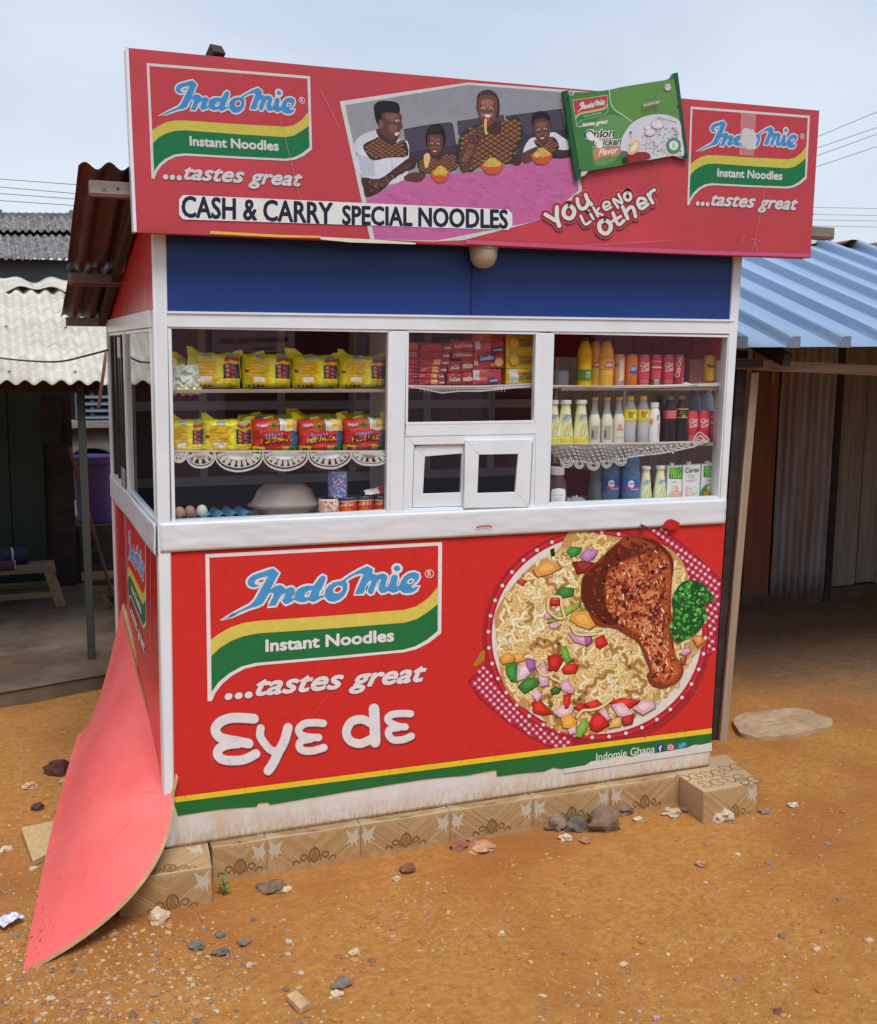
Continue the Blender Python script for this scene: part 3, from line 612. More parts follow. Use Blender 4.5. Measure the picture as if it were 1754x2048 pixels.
# torn red scraps stuck over the white band
a = Art(plane_y(-.014), .010)
a.poly([(1320, 1054), (1328, 1042), (1338, 1037), (1348, 1040), (1357, 1045), (1355, 1056), (1340, 1060), (1330, 1056)], lin('b8282a')); a.build('red_scrap', kiosk)
a = Art(plane_y(-.014), .010); a.line([(952, 1054), (960, 1052), (975, 1051), (981, 1053)], 3.2, lin('b92d33')); a.line([(956, 1053), (979, 1051)], 1.2, lin('9c8040')); a.build('red_scrap', kiosk)
a = Art(plane_y(-.014), .010); a.poly([(1278, 1046), (1296, 1055), (1280, 1058)], lin('7c2440')); a.build('dark_scrap', kiosk)
# ------------------------------------------------------------ billboard
SY = -.1
SIGNM = pm('hazy_sign_board', REDU, tuple(x*.9 for x in REDU), 4, .5, bump=.05, bscale=12, c3=tuple(x*1.12 for x in REDU), s3=1.5)  # the sky's haze on the billboard is put into its red
sq = [PY(a_, b_, SY) for a_, b_ in [(252, 96.5), (640, 134), (1638, 222), (1620, 516), (268, 463)]]
mb = MB(); nn_ = len(sq); back = [p+Vector((.0, .045, 0)) for p in sq]
mb.add(sq+back, [tuple(range(nn_)), tuple(range(2*nn_-1, nn_-1, -1))]+[(i, (i+1) % nn_, nn_+(i+1) % nn_, nn_+i) for i in range(nn_)])
sign = mb.build('billboard', SIGNM, kiosk, bevel=.002)
MB().hexa([PY(251, 96, SY-.002), PY(257, 96.5, SY-.002), PY(273.5, 463.5, SY-.002), PY(267, 463, SY-.002)], (0, .05, 0)).build('edge_strip', WHITE, sign)
PS = plane_y(SY)
a = Art(PS, .0012); logo(a, [(293, 126), (620, 152.5), (624, 299), (303, 357)], REDU, WHU, YEU, GRU, BLU, lin('7b2742')); a.build('printed_brand_mark', sign)
a = Art(PS, .0012); logo(a, [(1381, 213), (1619.5, 231.5), (1613, 357), (1374, 410)], REDU, WHU, YEU, GRU, BLU, lin('7b2742'))
a.poly([(1482, 268), (1486, 258), (1493, 256), (1499, 262), (1503, 258), (1510, 266), (1512, 285), (1508, 297), (1496, 299), (1485, 292), (1481, 280)], lin('c3c6c6'), 4)
a.build('printed_brand_mark', sign)
# clear tape over the right mark
MB().add([PY(*p, SY-.006) for p in [(1482, 226), (1512, 228), (1508, 312), (1478, 310)]], [(0, 1, 2, 3)]).build('clear_tape', pm('clear_tape', (.8, .7, .72), rough=.35, alpha=.22), sign, smooth=False)
# cash & carry strip
a = Art(PS, .0028)
def rr_strip(x0, y0, x1, y1, h0, h1): return [(x0+8, y0), (x1-8, y1), (x1, y1+9), (x1, y1+h1-8), (x1-8, y1+h1), (x0+8, y0+h0), (x0, y0+h0-9), (x0, y0+9)]
a.poly(rr_strip(358, 390, 1024, 419, 49, 41), lin('d3d6d3', 1.1))
INK = lin('1d2236')
a.text('CASH & CARRY', (364, 433.5), (664, 447.3), 39, INK, .0, dil=1.55); a.text('SPECIAL NOODLES', (685, 448), (1014, 456.5), 34.5, INK, .0, dil=1.55)
a.build('shop_name_strip', sign)
# the pasted family photograph
def E_(p): return [(660+x/3.373, 140+y/3.373) for x, y in p]
a = Art(PS, .0012)
PF = [(65, 212), (905, 88), (940, 85), (1570, 133), (1760, 150), (1680, 700), (1700, 812), (1510, 990), (900, 1148), (700, 1158), (290, 1143), (270, 1143)]
a.poly(E_(PF), lin('c8cac8'))
IN = [(100, 238), (930, 100), (1570, 150), (1640, 560), (1676, 812), (1445, 1010), (720, 1150), (300, 1143)]
a.poly(E_(IN), lin('8f9198'))
a.poly(E_([(930, 100), (1570, 150), (1600, 300), (1050, 330), (700, 300), (420, 260), (440, 182)]), lin('8a8c94'))
a.line(E_([(930, 100), (1000, 330)]), 1, lin('7f818a'))
mottle_ = None
CHA = lin('4a4350'); CHB = lin('3b3541')
def ep(pts, c, s=0): a.poly(E_(pts), lin(c) if isinstance(c, str) else c, s)
ep([(495, 400), (640, 372), (810, 352), (830, 365), (870, 640), (530, 620)], CHA); ep([(500, 560), (860, 500), (868, 640), (535, 620)], CHB)
a.line(E_([(500, 405), (812, 356), (835, 440), (862, 600)]), 1.2, lin('2b2730'))
ep([(855, 345), (1170, 300), (1190, 420), (980, 470), (865, 440)], CHA); ep([(1180, 310), (1560, 262), (1600, 470), (1590, 600), (1260, 600)], CHA); ep([(1270, 440), (1590, 400), (1600, 590), (1280, 600)], CHB)
a.line(E_([(1190, 312), (1562, 265), (1595, 440)]), 1.2, lin('2b2730'))
# white armchair edge left
ep([(165, 490), (230, 430), (330, 412), (300, 520), (180, 560)], 'c3c6d0', 3)
# table cloth
ep([(250, 880), (330, 830), (500, 740), (760, 700), (1000, 690), (1290, 630), (1640, 590), (1676, 812), (1445, 1010), (720, 1150), (300, 1143)], 'bd649a')
random.seed(3)
TB = E_([(300, 870), (520, 760), (800, 720), (1290, 650), (1630, 620), (1660, 800), (1430, 990), (740, 1130), (320, 1130)])
a.loop(30)
for k in range(420):
    x = random.uniform(740, 1150); y = random.uniform(325, 475)
    w_ = random.uniform(4, 15); z = [(x, y), (x+w_, y-w_*.22), (x+w_*.55, y+w_*.4), (x+w_*1.5, y+w_*.2)]
    if all(inpoly(*q, TB) for q in z): a.line(z, random.uniform(.8, 2.2), random.choice([lin('b05a8c'), lin('c97aaa'), lin('b66094'), lin('c470a2'), lin('a65084')]), caps=False)
a.end()
def mottle(pts, n, cols, r0, r1, el=1.6):
    P_ = E_(pts); xs_ = [p[0] for p in P_]; ys_ = [p[1] for p in P_]; c = 0; t = 0; a.loop(24)
    while c < n and t < n*12:
        t += 1; x = random.uniform(min(xs_), max(xs_)); y = random.uniform(min(ys_), max(ys_)); rr = random.uniform(r0, r1)
        if all(inpoly(x+dx*rr*el, y+dy*rr*el, P_) for dx, dy in ((1, 0), (-1, 0), (0, 1), (0, -1))): a.disc(x, y, rr*el, rr, lin(random.choice(cols)), 7, rot=random.random()*3); c += 1
    a.end()
def kente(poly_, n, r0, base='2b3324'):
    P_ = E_(poly_); a.poly(P_, lin(base), 3)
    xs_ = [p[0] for p in P_]; ys_ = [p[1] for p in P_]; step = 8.2*r0; row = 0; y = min(ys_)
    cells = []
    while y < max(ys_):
        x = min(xs_)+(row % 2)*step*.68
        while x < max(xs_):
            if inpoly(x, y, P_) and inpoly(x+2.5*r0, y, P_) and inpoly(x-2.5*r0, y, P_):
                cells.append((x+random.uniform(-.5, .5), y))
            x += step*1.35
        y += step*.42; row += 1
    for rx, c_ in ((4.0, 'b8603f'), (3.1, '2a2f28'), (2.3, 'b0506a'), (1.7, '31402c'), (.9, 'd9c455')):
        for x, y in cells: a.mb.add([a.P(*p) for p in ((x-rx*r0*1.05, y), (x, y-rx*r0*.55), (x+rx*r0*1.05, y), (x, y+rx*r0*.55))], [(0, 1, 2, 3)], lin(c_))
        a.nxt()
SK = '5b3a33'; SK2 = '7a5246'; DK = '1c1518'; SKD = '452b28'
def face(cx, cy, rx, ry, sk, hi, rot=0., look=0., smile=1.):
    """a printed face: cx.. in E_ units"""
    def q(dx, dy): return (cx+(dx*math.cos(rot)-dy*math.sin(rot))*rx, cy+(dx*math.sin(rot)+dy*math.cos(rot))*ry)
    ep([q(-.95, -.35), q(-.8, -.85), q(0, -1), q(.8, -.85), q(.95, -.3), q(.85, .35), q(.5, .85), q(0, 1.05), q(-.5, .85), q(-.85, .35)], sk, 4)
    ep([q(-.55, -.65), q(.5, -.65), q(.4, -.2), q(-.45, -.2)], hi, 3)
    for e in (-1, 1):
        ex = e*.4+look*.25
        ep([q(ex-.2, -.08), q(ex, -.2), q(ex+.2, -.08), q(ex, .0)], 'cfc3bd', 2); ep([q(ex-.08, -.14), q(ex+.08, -.14), q(ex+.08, .0), q(ex-.08, .0)], DK, 2)
        a.line(E_([q(ex-.24, -.27), q(ex, -.35), q(ex+.24, -.27)]), .9, lin(DK))
        ep([q(ex-.2+look*.1, .2), q(ex+.2, .2), q(ex+.1, .42), q(ex-.15, .42)], hi, 3)
    ep([q(look*.3-.16, .3), q(look*.3, .05), q(look*.3+.16, .3), q(look*.3, .38)], SK2, 2)
    ep([q(look*.25-.34, .55), q(look*.25, .48), q(look*.25+.34, .55), q(look*.25+.15, .72), q(look*.25-.15, .72)], '7a3038', 2)
    ep([q(look*.25-.24, .57), q(look*.25+.24, .57), q(look*.25+.1, .66), q(look*.25-.1, .66)], 'e2dcd8')
# man on the left
ep([(170, 600), (230, 500), (300, 460), (420, 470), (520, 480), (530, 600), (500, 740), (330, 790), (240, 850), (215, 720), (165, 660)], 'ccd0da', 3)
ep([(180, 570), (300, 600), (300, 720), (215, 720)], 'b4b9c8'); a.line(E_([(400, 540), (420, 660), (440, 745)]), 1.4, lin('aab0bf'))
kente([(225, 505), (300, 465), (330, 455), (420, 500), (500, 470), (525, 580), (400, 590), (290, 610), (240, 560)], 20, 1.15)
ep([(310, 400), (370, 400), (460, 420), (440, 500), (380, 495), (330, 455)], SKD, 2)
ep([(310, 300), (330, 270), (400, 250), (470, 290), (485, 330), (480, 350), (490, 390), (470, 405), (475, 425), (450, 465), (400, 470), (345, 420), (320, 360)], SK, 3)
ep([(375, 300), (450, 300), (462, 345), (390, 345)], SK2, 3); ep([(395, 370), (450, 375), (440, 420), (400, 420)], SK2, 3)
ep([(298, 290), (296, 240), (330, 212), (390, 208), (450, 220), (468, 250), (465, 290), (400, 285), (350, 295), (345, 340), (325, 370), (308, 340)], '17141b', 3)
ep([(330, 340), (352, 345), (355, 385), (338, 392)], SK2, 3)
ep([(438, 340), (462, 335), (470, 345), (450, 352)], 'cfc3bd'); ep([(452, 338), (462, 338), (462, 349), (453, 349)], DK); a.line(E_([(435, 328), (470, 322)]), 1, lin(DK))
ep([(435, 425), (472, 420), (455, 440), (440, 442)], 'ded6d2', 2); a.line(E_([(430, 420), (450, 432), (474, 418)]), .8, lin('6a2a30'))
ep([(215, 725), (330, 735), (440, 660), (520, 600), (570, 580), (580, 620), (570, 660), (500, 690), (420, 740), (340, 820), (245, 858), (225, 800)], SKD, 3)
ep([(260, 750), (350, 745), (450, 680), (520, 630), (540, 650), (430, 720), (330, 800)], SK, 3)
ep([(498, 720), (560, 690), (640, 700), (635, 730), (600, 755), (560, 755), (510, 745)], SK, 3)
for k in range(4): a.line(E_([(545+k*20, 715), (555+k*20, 752)]), 1.3, lin(SKD))
# girl
kente([(590, 600), (680, 590), (780, 570), (860, 565), (865, 650), (800, 690), (650, 700), (600, 680)], 20, .95)
ep([(700, 560), (760, 560), (750, 600), (720, 610)], SKD, 2)
ep([(645, 440), (660, 395), (700, 365), (745, 370), (775, 420), (778, 490), (755, 520), (660, 520), (648, 480)], '17141b', 3)
face(708, 505, 56, 72, SK, SK2, .05, -.1)
for k in range(5): a.line(E_([(668+k*18, 425), (690+k*10, 380)]), .8, lin('4a4048'))
for k in range(4): a.line(E_([(652, 430+k*10), (690, 372-k*2)]), .9, lin('2b2228'))
ep([(630, 580), (660, 560), (675, 590), (660, 650), (640, 660)], 'd8b878', 2)
# woman
kente([(865, 470), (930, 390), (1000, 370), (1180, 340), (1240, 310), (1290, 350), (1300, 470), (1240, 560), (1220, 630), (1010, 650), (950, 690), (870, 640)], 30, 1.45)
ep([(1040, 370), (1150, 350), (1140, 430), (1060, 420)], SKD, 3)
ep([(988, 220), (1000, 160), (1050, 135), (1100, 145), (1138, 200), (1140, 290), (1110, 320), (1000, 290)], '2a2228', 3)
for k in range(6): a.line(E_([(1005+k*22, 200-abs(k-2.5)*-4), (1020+k*15, 142)]), .9, lin('6a6068'))
face(1060, 272, 70, 104, '6b4238', '94655a', .02, -.1)
ep([(1042, 318), (1075, 318), (1070, 350), (1050, 350)], 'a8444c', 2); ep([(1040, 300), (1080, 303), (1075, 320), (1046, 318)], 'ddd5d2')
ep([(865, 600), (900, 520), (950, 450), (990, 395), (1035, 395), (1045, 440), (1010, 480), (985, 540), (960, 610), (930, 680), (890, 690), (870, 650)], SK, 3)
ep([(890, 600), (930, 520), (970, 470), (985, 480), (950, 560), (915, 640)], SK2, 3)
for k in range(4): a.line(E_([(985+k*6, 400+k*12), (1038-k*3, 402+k*17)]), 2.0, lin(SK2 if k % 2 else SK)); 
a.line(E_([(1048, 335), (1045, 380), (1052, 430)]), 4.5, lin('d8b878')); a.line(E_([(1055, 340), (1054, 420)]), 1., lin('a8803f'))
ep([(1235, 570), (1290, 580), (1280, 640), (1220, 630)], SKD, 2)
# boy
ep([(1300, 560), (1340, 470), (1400, 450), (1500, 420), (1560, 450), (1625, 500), (1600, 540), (1500, 540), (1380, 580)], 'ccd0da', 3)
kente([(1370, 480), (1420, 470), (1500, 450), (1540, 500), (1530, 545), (1440, 560)], 10, .95)
ep([(1395, 440), (1470, 430), (1460, 500), (1420, 500)], SKD, 2)
ep([(1358, 330), (1375, 290), (1430, 278), (1470, 300), (1488, 370), (1480, 400), (1375, 380)], '1a161c', 3)
face(1428, 410, 60, 84, SK, SK2, -.08, -.1)
ep([(1365, 340), (1380, 300), (1430, 285), (1475, 305), (1480, 345), (1430, 325)], '1a161c', 3)
ep([(1282, 600), (1300, 560), (1360, 530), (1395, 520), (1400, 560), (1370, 600), (1320, 628)], SK, 3); ep([(1500, 545), (1560, 550), (1630, 540), (1630, 585), (1520, 585)], SKD, 2)
for bx, by, bw in ((742, 720, 64), (1092, 665, 76), (1425, 598, 72)):
    ep([(bx-bw, by-22), (bx-bw*.5, by-45), (bx+bw*.5, by-45), (bx+bw, by-30), (bx+bw*.8, by+8), (bx+bw*.4, by+36), (bx-bw*.4, by+38), (bx-bw*.8, by+10)], 'c25530', 3)
    ep([(bx-bw*.8, by-18), (bx-bw*.35, by-62), (bx, by-74), (bx+bw*.4, by-60), (bx+bw*.82, by-26), (bx, by-8)], 'c9a94e', 3)
    for k in range(26):
        x = bx+random.uniform(-.6, .6)*bw; y = by-32+random.uniform(-24, 16); an = random.random()*3
        a.line(E_([(x, y), (x+12*math.cos(an), y+9*math.sin(an)), (x+20*math.cos(an+1), y+10*math.sin(an+1))]), 1.0, lin(random.choice(['e6cf86', 'a8822f', 'd8bd6a'])), caps=False)
SKM = ['6a473e', '54352f', '7d574b', '4a2d29', '8a6458']
mottle([(225, 730), (340, 735), (440, 665), (520, 610), (560, 620), (500, 690), (340, 815), (245, 850)], 60, SKM, .7, 2)
mottle([(870, 640), (900, 540), (980, 420), (1030, 400), (1000, 480), (930, 670)], 50, SKM, .7, 2)
0 and mottle([(175, 600), (230, 510), (300, 600), (480, 600), (495, 730), (330, 780), (240, 840)], 60, ['c2c7d3', 'd6dae2', 'b6bccb', 'e0e3e8'], 1, 3.2, 2.2)
0 and mottle([(120, 250), (300, 215), (300, 300), (200, 440), (160, 480)], 30, ['94969c', '8a8c93', '9c9ea3'], 2, 5)
0 and mottle([(500, 420), (640, 380), (640, 600), (540, 610)], 22, ['4f4855', '453e4b', '57505d'], 1.5, 4); 0 and mottle([(1270, 320), (1540, 280), (1580, 400), (1320, 470)], 26, ['4f4855', '453e4b', '5a5360'], 1.5, 4)
a.build('printed_family_picture', sign)
# slogan in round letters
a = Art(PS, .0036)
def G_(p): return [(1080+x/7.308, 370+y/7.308) for x, y in p]
S_ = [([(68, 432), (215, 520)], 55), ([(238, 325), (238, 480), (272, 600)], 58), ([(412, 300), (475, 345), (490, 410), (455, 475), (400, 490), (345, 450), (335, 385), (365, 325), (412, 300)], 58),
      ([(535, 205), (548, 290), (595, 350), (660, 330), (690, 270)], 52), ([(655, 145), (690, 230), (742, 290)], 52),
      ([(585, 455), (650, 575), (725, 535)], 36), ([(725, 425), (770, 500)], 34), ([(703, 375), (704, 376)], 40), ([(770, 335), (835, 460)], 34), ([(850, 340), (820, 400), (905, 440)], 30),
      ([(925, 330), (1005, 290), (985, 250), (930, 262), (915, 320), (960, 365), (1030, 325)], 32), ([(1130, 335), (1055, 205), (1190, 270), (1135, 140)], 36), ([(1270, 110), (1310, 140), (1312, 200), (1268, 228), (1228, 195), (1225, 140), (1270, 110)], 40),
      ([(935, 515), (1010, 560), (1020, 640), (965, 710), (890, 690), (855, 620), (870, 550), (935, 515)], 58), ([(1055, 410), (1105, 540), (1150, 580), (1215, 520)], 46), ([(1050, 530), (1170, 460)], 40),
      ([(1195, 320), (1270, 495)], 48), ([(1240, 400), (1300, 330), (1350, 340), (1385, 465)], 48), ([(1430, 290), (1530, 250), (1510, 205), (1440, 200), (1415, 270), (1470, 350), (1565, 285)], 44), ([(1565, 140), (1635, 265)], 46), ([(1590, 180), (1605, 110), (1660, 75)], 44)]
for off, ex, c_ in ((13, 88, lin('8e3038')), (0, 92, lin('d88a90')), (0, 80, lin('a32f3a')), (3, 22, lin('6c2b38')), (0, 2, lin('d6dad6'))):
    for pts, w_ in S_:
        a.line(G_([(x, y+off) for x, y in pts]), (w_+ex)/7.308, c_, smooth=4)
a.build('printed_slogan', sign)
# scratches and the ragged lower edge
a = Art(PS, .0065, 1e-5)
for pts in ([(1530, 370), (1518, 430), (1504, 500)], [(1500, 478), (1520, 482)], [(1508, 484), (1514, 502)], [(1488, 470), (1480, 492)], [(560, 240), (575, 300), (600, 400)], [(1350, 480), (1100, 495)], [(640, 180), (680, 260)]):
    a.line(pts, .6, lin('cf8d90'), caps=False)
a.poly([(420, 462), (560, 470), (640, 472), (640, 476), (560, 475), (500, 472), (420, 468)], lin('d8b84a')); a.poly([(640, 474), (760, 480), (830, 486), (830, 489), (700, 485), (640, 479)], lin('ded8c0'))
a.poly([(930, 480), (1180, 492), (1400, 501), (1621, 508), (1620, 515), (1400, 509), (1180, 500), (930, 488)], lin('c2557a'))
a.build('edge_tape', sign)

# ---- green packet cut-out fixed on the billboard
KY = -.117
def K_(p): return [(1120+x/6.746, 140+y/6.746) for x, y in p]
OUT = K_([(40, 285), (110, 275), (160, 268), (205, 300), (400, 300), (660, 268), (820, 232), (1130, 180), (1420, 135), (1490, 110), (1530, 45), (1590, 32), (1640, 450), (1735, 1195), (1680, 1215), (1590, 1160), (1530, 1160), (1100, 1240), (700, 1310), (385, 1365), (340, 1420), (285, 1440), (275, 1470), (215, 1475), (120, 900)])
f_ = [PY(*p, KY) for p in OUT]; b_ = [p+Vector((0, .012, 0)) for p in f_]; n_ = len(f_)
mb = MB(); mb.add(f_, [tuple(t) for t in tessellate_polygon([[Vector((p.x, p.z, 0)) for p in f_]])], (.3, .3, .3)); mb.add(b_, [tuple(t) for t in tessellate_polygon([[Vector((p.x, p.z, 0)) for p in f_]])])
mb.add(f_+b_, [(i, (i+1) % n_, n_+(i+1) % n_, n_+i) for i in range(n_)])
PG = pm('green_board', lin('2f6a3b'), lin('2a6236'), 6, .4)
pack = mb.build('packet_cutout', PG, kiosk, smooth=False)
a = Art(plane_y(KY), .001)
def kp(pts, c, s=0): a.poly(K_(pts), lin(c), s)
kp([(112, 300), (205, 300), (400, 300), (660, 268), (1130, 180), (1535, 120), (1600, 470), (1660, 1150), (1530, 1158), (1100, 1238), (700, 1308), (270, 1380), (180, 800)], '3f7a41')
kp([(670, 268), (1130, 180), (1535, 120), (1600, 480), (1610, 690), (1400, 600), (1100, 620), (960, 700), (800, 590), (700, 460)], '5c8a45')
kp([(480, 700), (700, 600), (960, 720), (850, 860), (820, 1080), (700, 1250), (500, 1290), (440, 1180), (430, 900)], '5e9152', 4)
a.line(K_([(665, 275), (680, 430), (740, 540), (860, 620), (970, 700)]), 2.5, lin('a9c593'), smooth=4)
kp([(40, 285), (105, 275), (270, 1440), (220, 1470), (120, 900)], '1f5135'); kp([(1535, 45), (1588, 34), (1640, 450), (1730, 1192), (1675, 1210), (1610, 640)], '1f4f38')
kp([(112, 282), (158, 272), (200, 300), (170, 345), (125, 345)], 'b9bdae'); kp([(280, 1375), (380, 1365), (335, 1420), (285, 1440)], 'c0c6b4'); kp([(1590, 1162), (1535, 1160), (1670, 1205)], 'aab8a0')
logo(a, [K_([(163, 405)])[0], K_([(640, 335)])[0], K_([(648, 560)])[0], K_([(222, 770)])[0]], lin('b23a42'), lin('a9b790'), lin('bfae72'), lin('2f7a52'), lin('c9ccd6'), None, tastes=False)
a.text('...tastes great', K_([(248, 770)])[0], K_([(645, 718)])[0], 8.5, lin('d5dad4'), .04, .3)
for b_w, c_ in ((.10, lin('d9dbd6')), (.02, lin('26343a'))):
    a.text('Onion', K_([(325, 925)])[0], K_([(728, 900)])[0], 17, c_, b_w, .2); a.text('Chicken', K_([(440, 1030)])[0], K_([(822, 1005)])[0], 15, c_, b_w, .2)
kp([(350, 880), (420, 840), (460, 900), (560, 960), (570, 1040), (500, 1050), (480, 960), (400, 950)], 'dcdcda', 4)
kp([(445, 1100), (500, 1060), (820, 1035), (815, 1110), (760, 1160), (560, 1180), (470, 1225)], 'c08066', 3)
a.text('Flavor', K_([(520, 1155)])[0], K_([(780, 1115)])[0], 13, lin('e8dcd4'), .02, .25)
kp([(820, 1080), (830, 930), (900, 800), (980, 710), (1100, 640), (1280, 600), (1450, 610), (1610, 690), (1640, 900), (1668, 1150), (1500, 1158), (1180, 1215), (1000, 1200), (900, 1100)], 'c9cbd6', 3)
random.seed(21)
RE = K_([(1080, 900), (1250, 800), (1450, 720), (1600, 800), (1650, 1140), (1300, 1190), (1100, 1100)])
for k in range(260):
    x = random.uniform(1275, 1366); y = random.uniform(245, 318)
    if inpoly(x, y, RE): a.line([(x, y), (x+random.uniform(-3, 3), y+random.uniform(-2, 2)), (x+random.uniform(-5, 5), y+random.uniform(-3, 3))], .9, lin(random.choice(['e0d8c0', 'b59a70', 'd9cda8', '8f5a48', 'cabf9e', '6f7f4a', 'a5423a'])), caps=False)
for cx_, cy_, rx_ in ((1310, 735, 90), (1210, 840, 75), (1180, 780, 50)):
    c = K_([(cx_, cy_)])[0]
    for rr_, c_ in ((1, 'b08cae'), (.88, 'e0dbe2'), (.7, 'b9a0b8'), (.6, 'dcd6de')): a.disc(c[0], c[1], rx_*rr_/6.746, rx_*rr_*.72/6.746, lin(c_))
kp([(840, 1230), (870, 1160), (960, 1120), (1160, 1110), (1210, 1190), (1000, 1240), (880, 1260)], '8c2a2c', 3); kp([(830, 1220), (850, 1180), (900, 1180), (920, 1240), (860, 1258)], '3b241e', 3)
kp([(905, 1110), (960, 990), (1040, 950), (1080, 1000), (1050, 1080), (980, 1140), (930, 1140)], 'd0b48c', 3); kp([(940, 1090), (980, 1010), (1030, 980), (1040, 1030), (980, 1100)], 'e5d6b8', 3)
kp([(920, 1010), (960, 900), (990, 920), (1020, 960), (960, 990)], 'd8c2b4', 3); a.line(K_([(945, 850), (950, 920)]), 1., lin('c9a66a')); a.disc(*K_([(947, 843)])[0], 2, 2.4, lin('6a6a20'))
c = K_([(1527, 1020)])[0]
a.disc(c[0], c[1], 14.5, 15.5, lin('4a8a68')); a.disc(c[0], c[1], 9, 9.6, lin('d9dcd8')); a.poly([(c[0], c[1]-6), (c[0]+3.5, c[1]+1), (c[0]+2.5, c[1]+4), (c[0]-2.5, c[1]+4), (c[0]-3.5, c[1]+1)], lin('7aa890')); a.poly([(c[0], c[1]-3.4), (c[0]+2, c[1]+1), (c[0], c[1]+3), (c[0]-2, c[1]+1)], lin('d9dcd8'))
a.text('suggested presentation', K_([(1300, 645)])[0], K_([(1575, 715)])[0], 3.2, lin('4a5a58'))
c = K_([(1447, 235)])[0]; a.disc(c[0], c[1], 7, 8, lin('8aa0a0')); a.disc(c[0], c[1], 5.6, 6.4, lin('c5c9cc')); a.text('5+', (c[0]-4, c[1]+1), (c[0]+4, c[1]), 4.5, lin('a34a5a'), .02)
for q in ((100, 385), (145, 312), (1585, 495), (270, 1360), (1680, 1165)): a.disc(*K_([q])[0], 1.9, 2.2, lin('141a16'), 10)
a.build('printed_packet_art', pack)
sl_ = Art(plane_y(KY), .0135)
sl_.text('You Like No Other', K_([(1095, 505)])[0], K_([(1325, 455)])[0], 7, lin('9c3050'), .08, .15); sl_.text('You Like No Other', K_([(1097, 503)])[0], K_([(1323, 453)])[0], 6.4, lin('e2d0d8'), .02, .15)
sl_.build('printed_slogan', pack)

# ---- bulkhead lamp under the billboard
lp = PY(968, 512, -.05)
mb = MB(); prof = [(0, -.058), (.022, -.055), (.040, -.043), (.050, -.022), (.053, 0), (.053, .012)]
mb.lathe(prof, (lp.x, -.045, lp.z+.012), 28)
lamp = mb.build('lamp_globe', pm('aged_plastic', (.42, .36, .26), (.36, .3, .21), 12, .4), kiosk)
MB().lathe([(.056, 0), (.056, .02)], (lp.x, -.045, lp.z+.0245), 28).build('lamp_base', pm('lamp_base', (.3, .27, .2), None, rough=.5), lamp)

# ---- side wall on the left (x = 0)
SX = -.002
def sbox(name, y0, y1, z0, z1, x0=-.012, x1=.03, mat=WHITE, par=kiosk, bevel=.002): return MB().box(x0, x1, y0, y1, z0, z1).build(name, mat, par, bevel=bevel)
D_K = 1.666
sbox('corner_post', D_K-.045, D_K, 0, 1.99, -.014)
sbox('header_rail', .046, D_K-.046, 1.895, 1.955)
sbox('sill_rail', .046, D_K-.046, 1.10, 1.206, -.008)
def sband():
    def fn(a_, b_):
        y = -.012+(D_K+.012)*a_; z = 1.098+.116*b_-.004*math.sin(a_*9)
        e = 0 if b_ in (0., 1.) else 1
        return (-.014-e*(.001+.006*abs(noise.noise(Vector((y*6, z*30, 3)))+.5*noise.noise(Vector((y*18, z*60, 1))))), y, z)
    return MB().grid(fn, 80, 10).build('sill_band', TAPE, kiosk, solid=.004, angle=80)
sband()
sbox('mullion', .895, .93, 1.207, 1.894, -.012)
swf = MB()
for y0, y1 in ((.047, .894), (.931, D_K-.047)):
    swf.box(-.008, .015, y0, y0+.012, 1.208, 1.893); swf.box(-.008, .015, y1-.012, y1, 1.208, 1.893); swf.box(-.007, .015, y0+.0125, y1-.0125, 1.881, 1.893); swf.box(-.007, .015, y0+.0125, y1-.0125, 1.208, 1.220)
sw = swf.build('window_frame', WHITE, kiosk, bevel=.001)
MB().add([(.002, .06, 1.22), (.002, .882, 1.22), (.002, .882, 1.881), (.002, .06, 1.881)], [(3, 2, 1, 0)]).build('window_pane', GLASS, sw, smooth=False)
MB().add([(.006, 1.2, 1.22), (.006, 1.6, 1.22), (.006, 1.6, 1.881), (.006, 1.2, 1.881)], [(3, 2, 1, 0)]).build('window_pane', GLASS, sw, smooth=False)
GREYM = pm('dark_aluminium', (.05, .045, .045), (.08, .07, .065), 6, .45, metal=.3)
ms = MB()
for y in (.95, 1.10, 1.19, 1.36, 1.56): ms.box(-.004, .02, y, y+.028, 1.222, 1.878)
ms.build('sliding_track', GREYM, sw)
sbox('window_latch', 1.02, 1.12, 1.78, 1.87, -.016, -.0085, pm('grey_metal', (.4, .4, .4), None, rough=.4, metal=.4), sw)
sbox('window_latch', 1.0, 1.12, 1.215, 1.30, -.016, -.0085, MATS['grey_metal'], sw)
# lower and gable red sheets
SIDE = pm('side_board', RED, tuple(x*.9 for x in RED), 3, .22, bump=.12, bscale=5, spec=.5, bdist=.02)
lowp = MB().box(-.006, .02, .0, D_K-.0, .03, 1.1).build('side_panel', SIDE, kiosk)
a = Art(plane_x(-.006), .001)
logo(a, [(250.5, 1022), (292, 1077), (293, 1247), (258, 1216)], RED, WH, YE, GR, BL, lin('8a2a55'))
a.line([(302, 1095), (303, 1300)], 1.3, lin('d97a80'), caps=False); a.line([(249, 1022), (256, 1215)], 1., lin('d99aa0'), caps=False)
a.build('printed_brand_mark', lowp)
gab = MB(); gz0, gz1 = 2.40, 1.985
gab.hexa([(-.004, .0, 1.956), (-.004, D_K, 1.956), (-.004, D_K, gz1-.02), (-.004, .0, gz0-.06)], (.02, 0, 0))
gab.build('gable_panel', SIDE, kiosk)
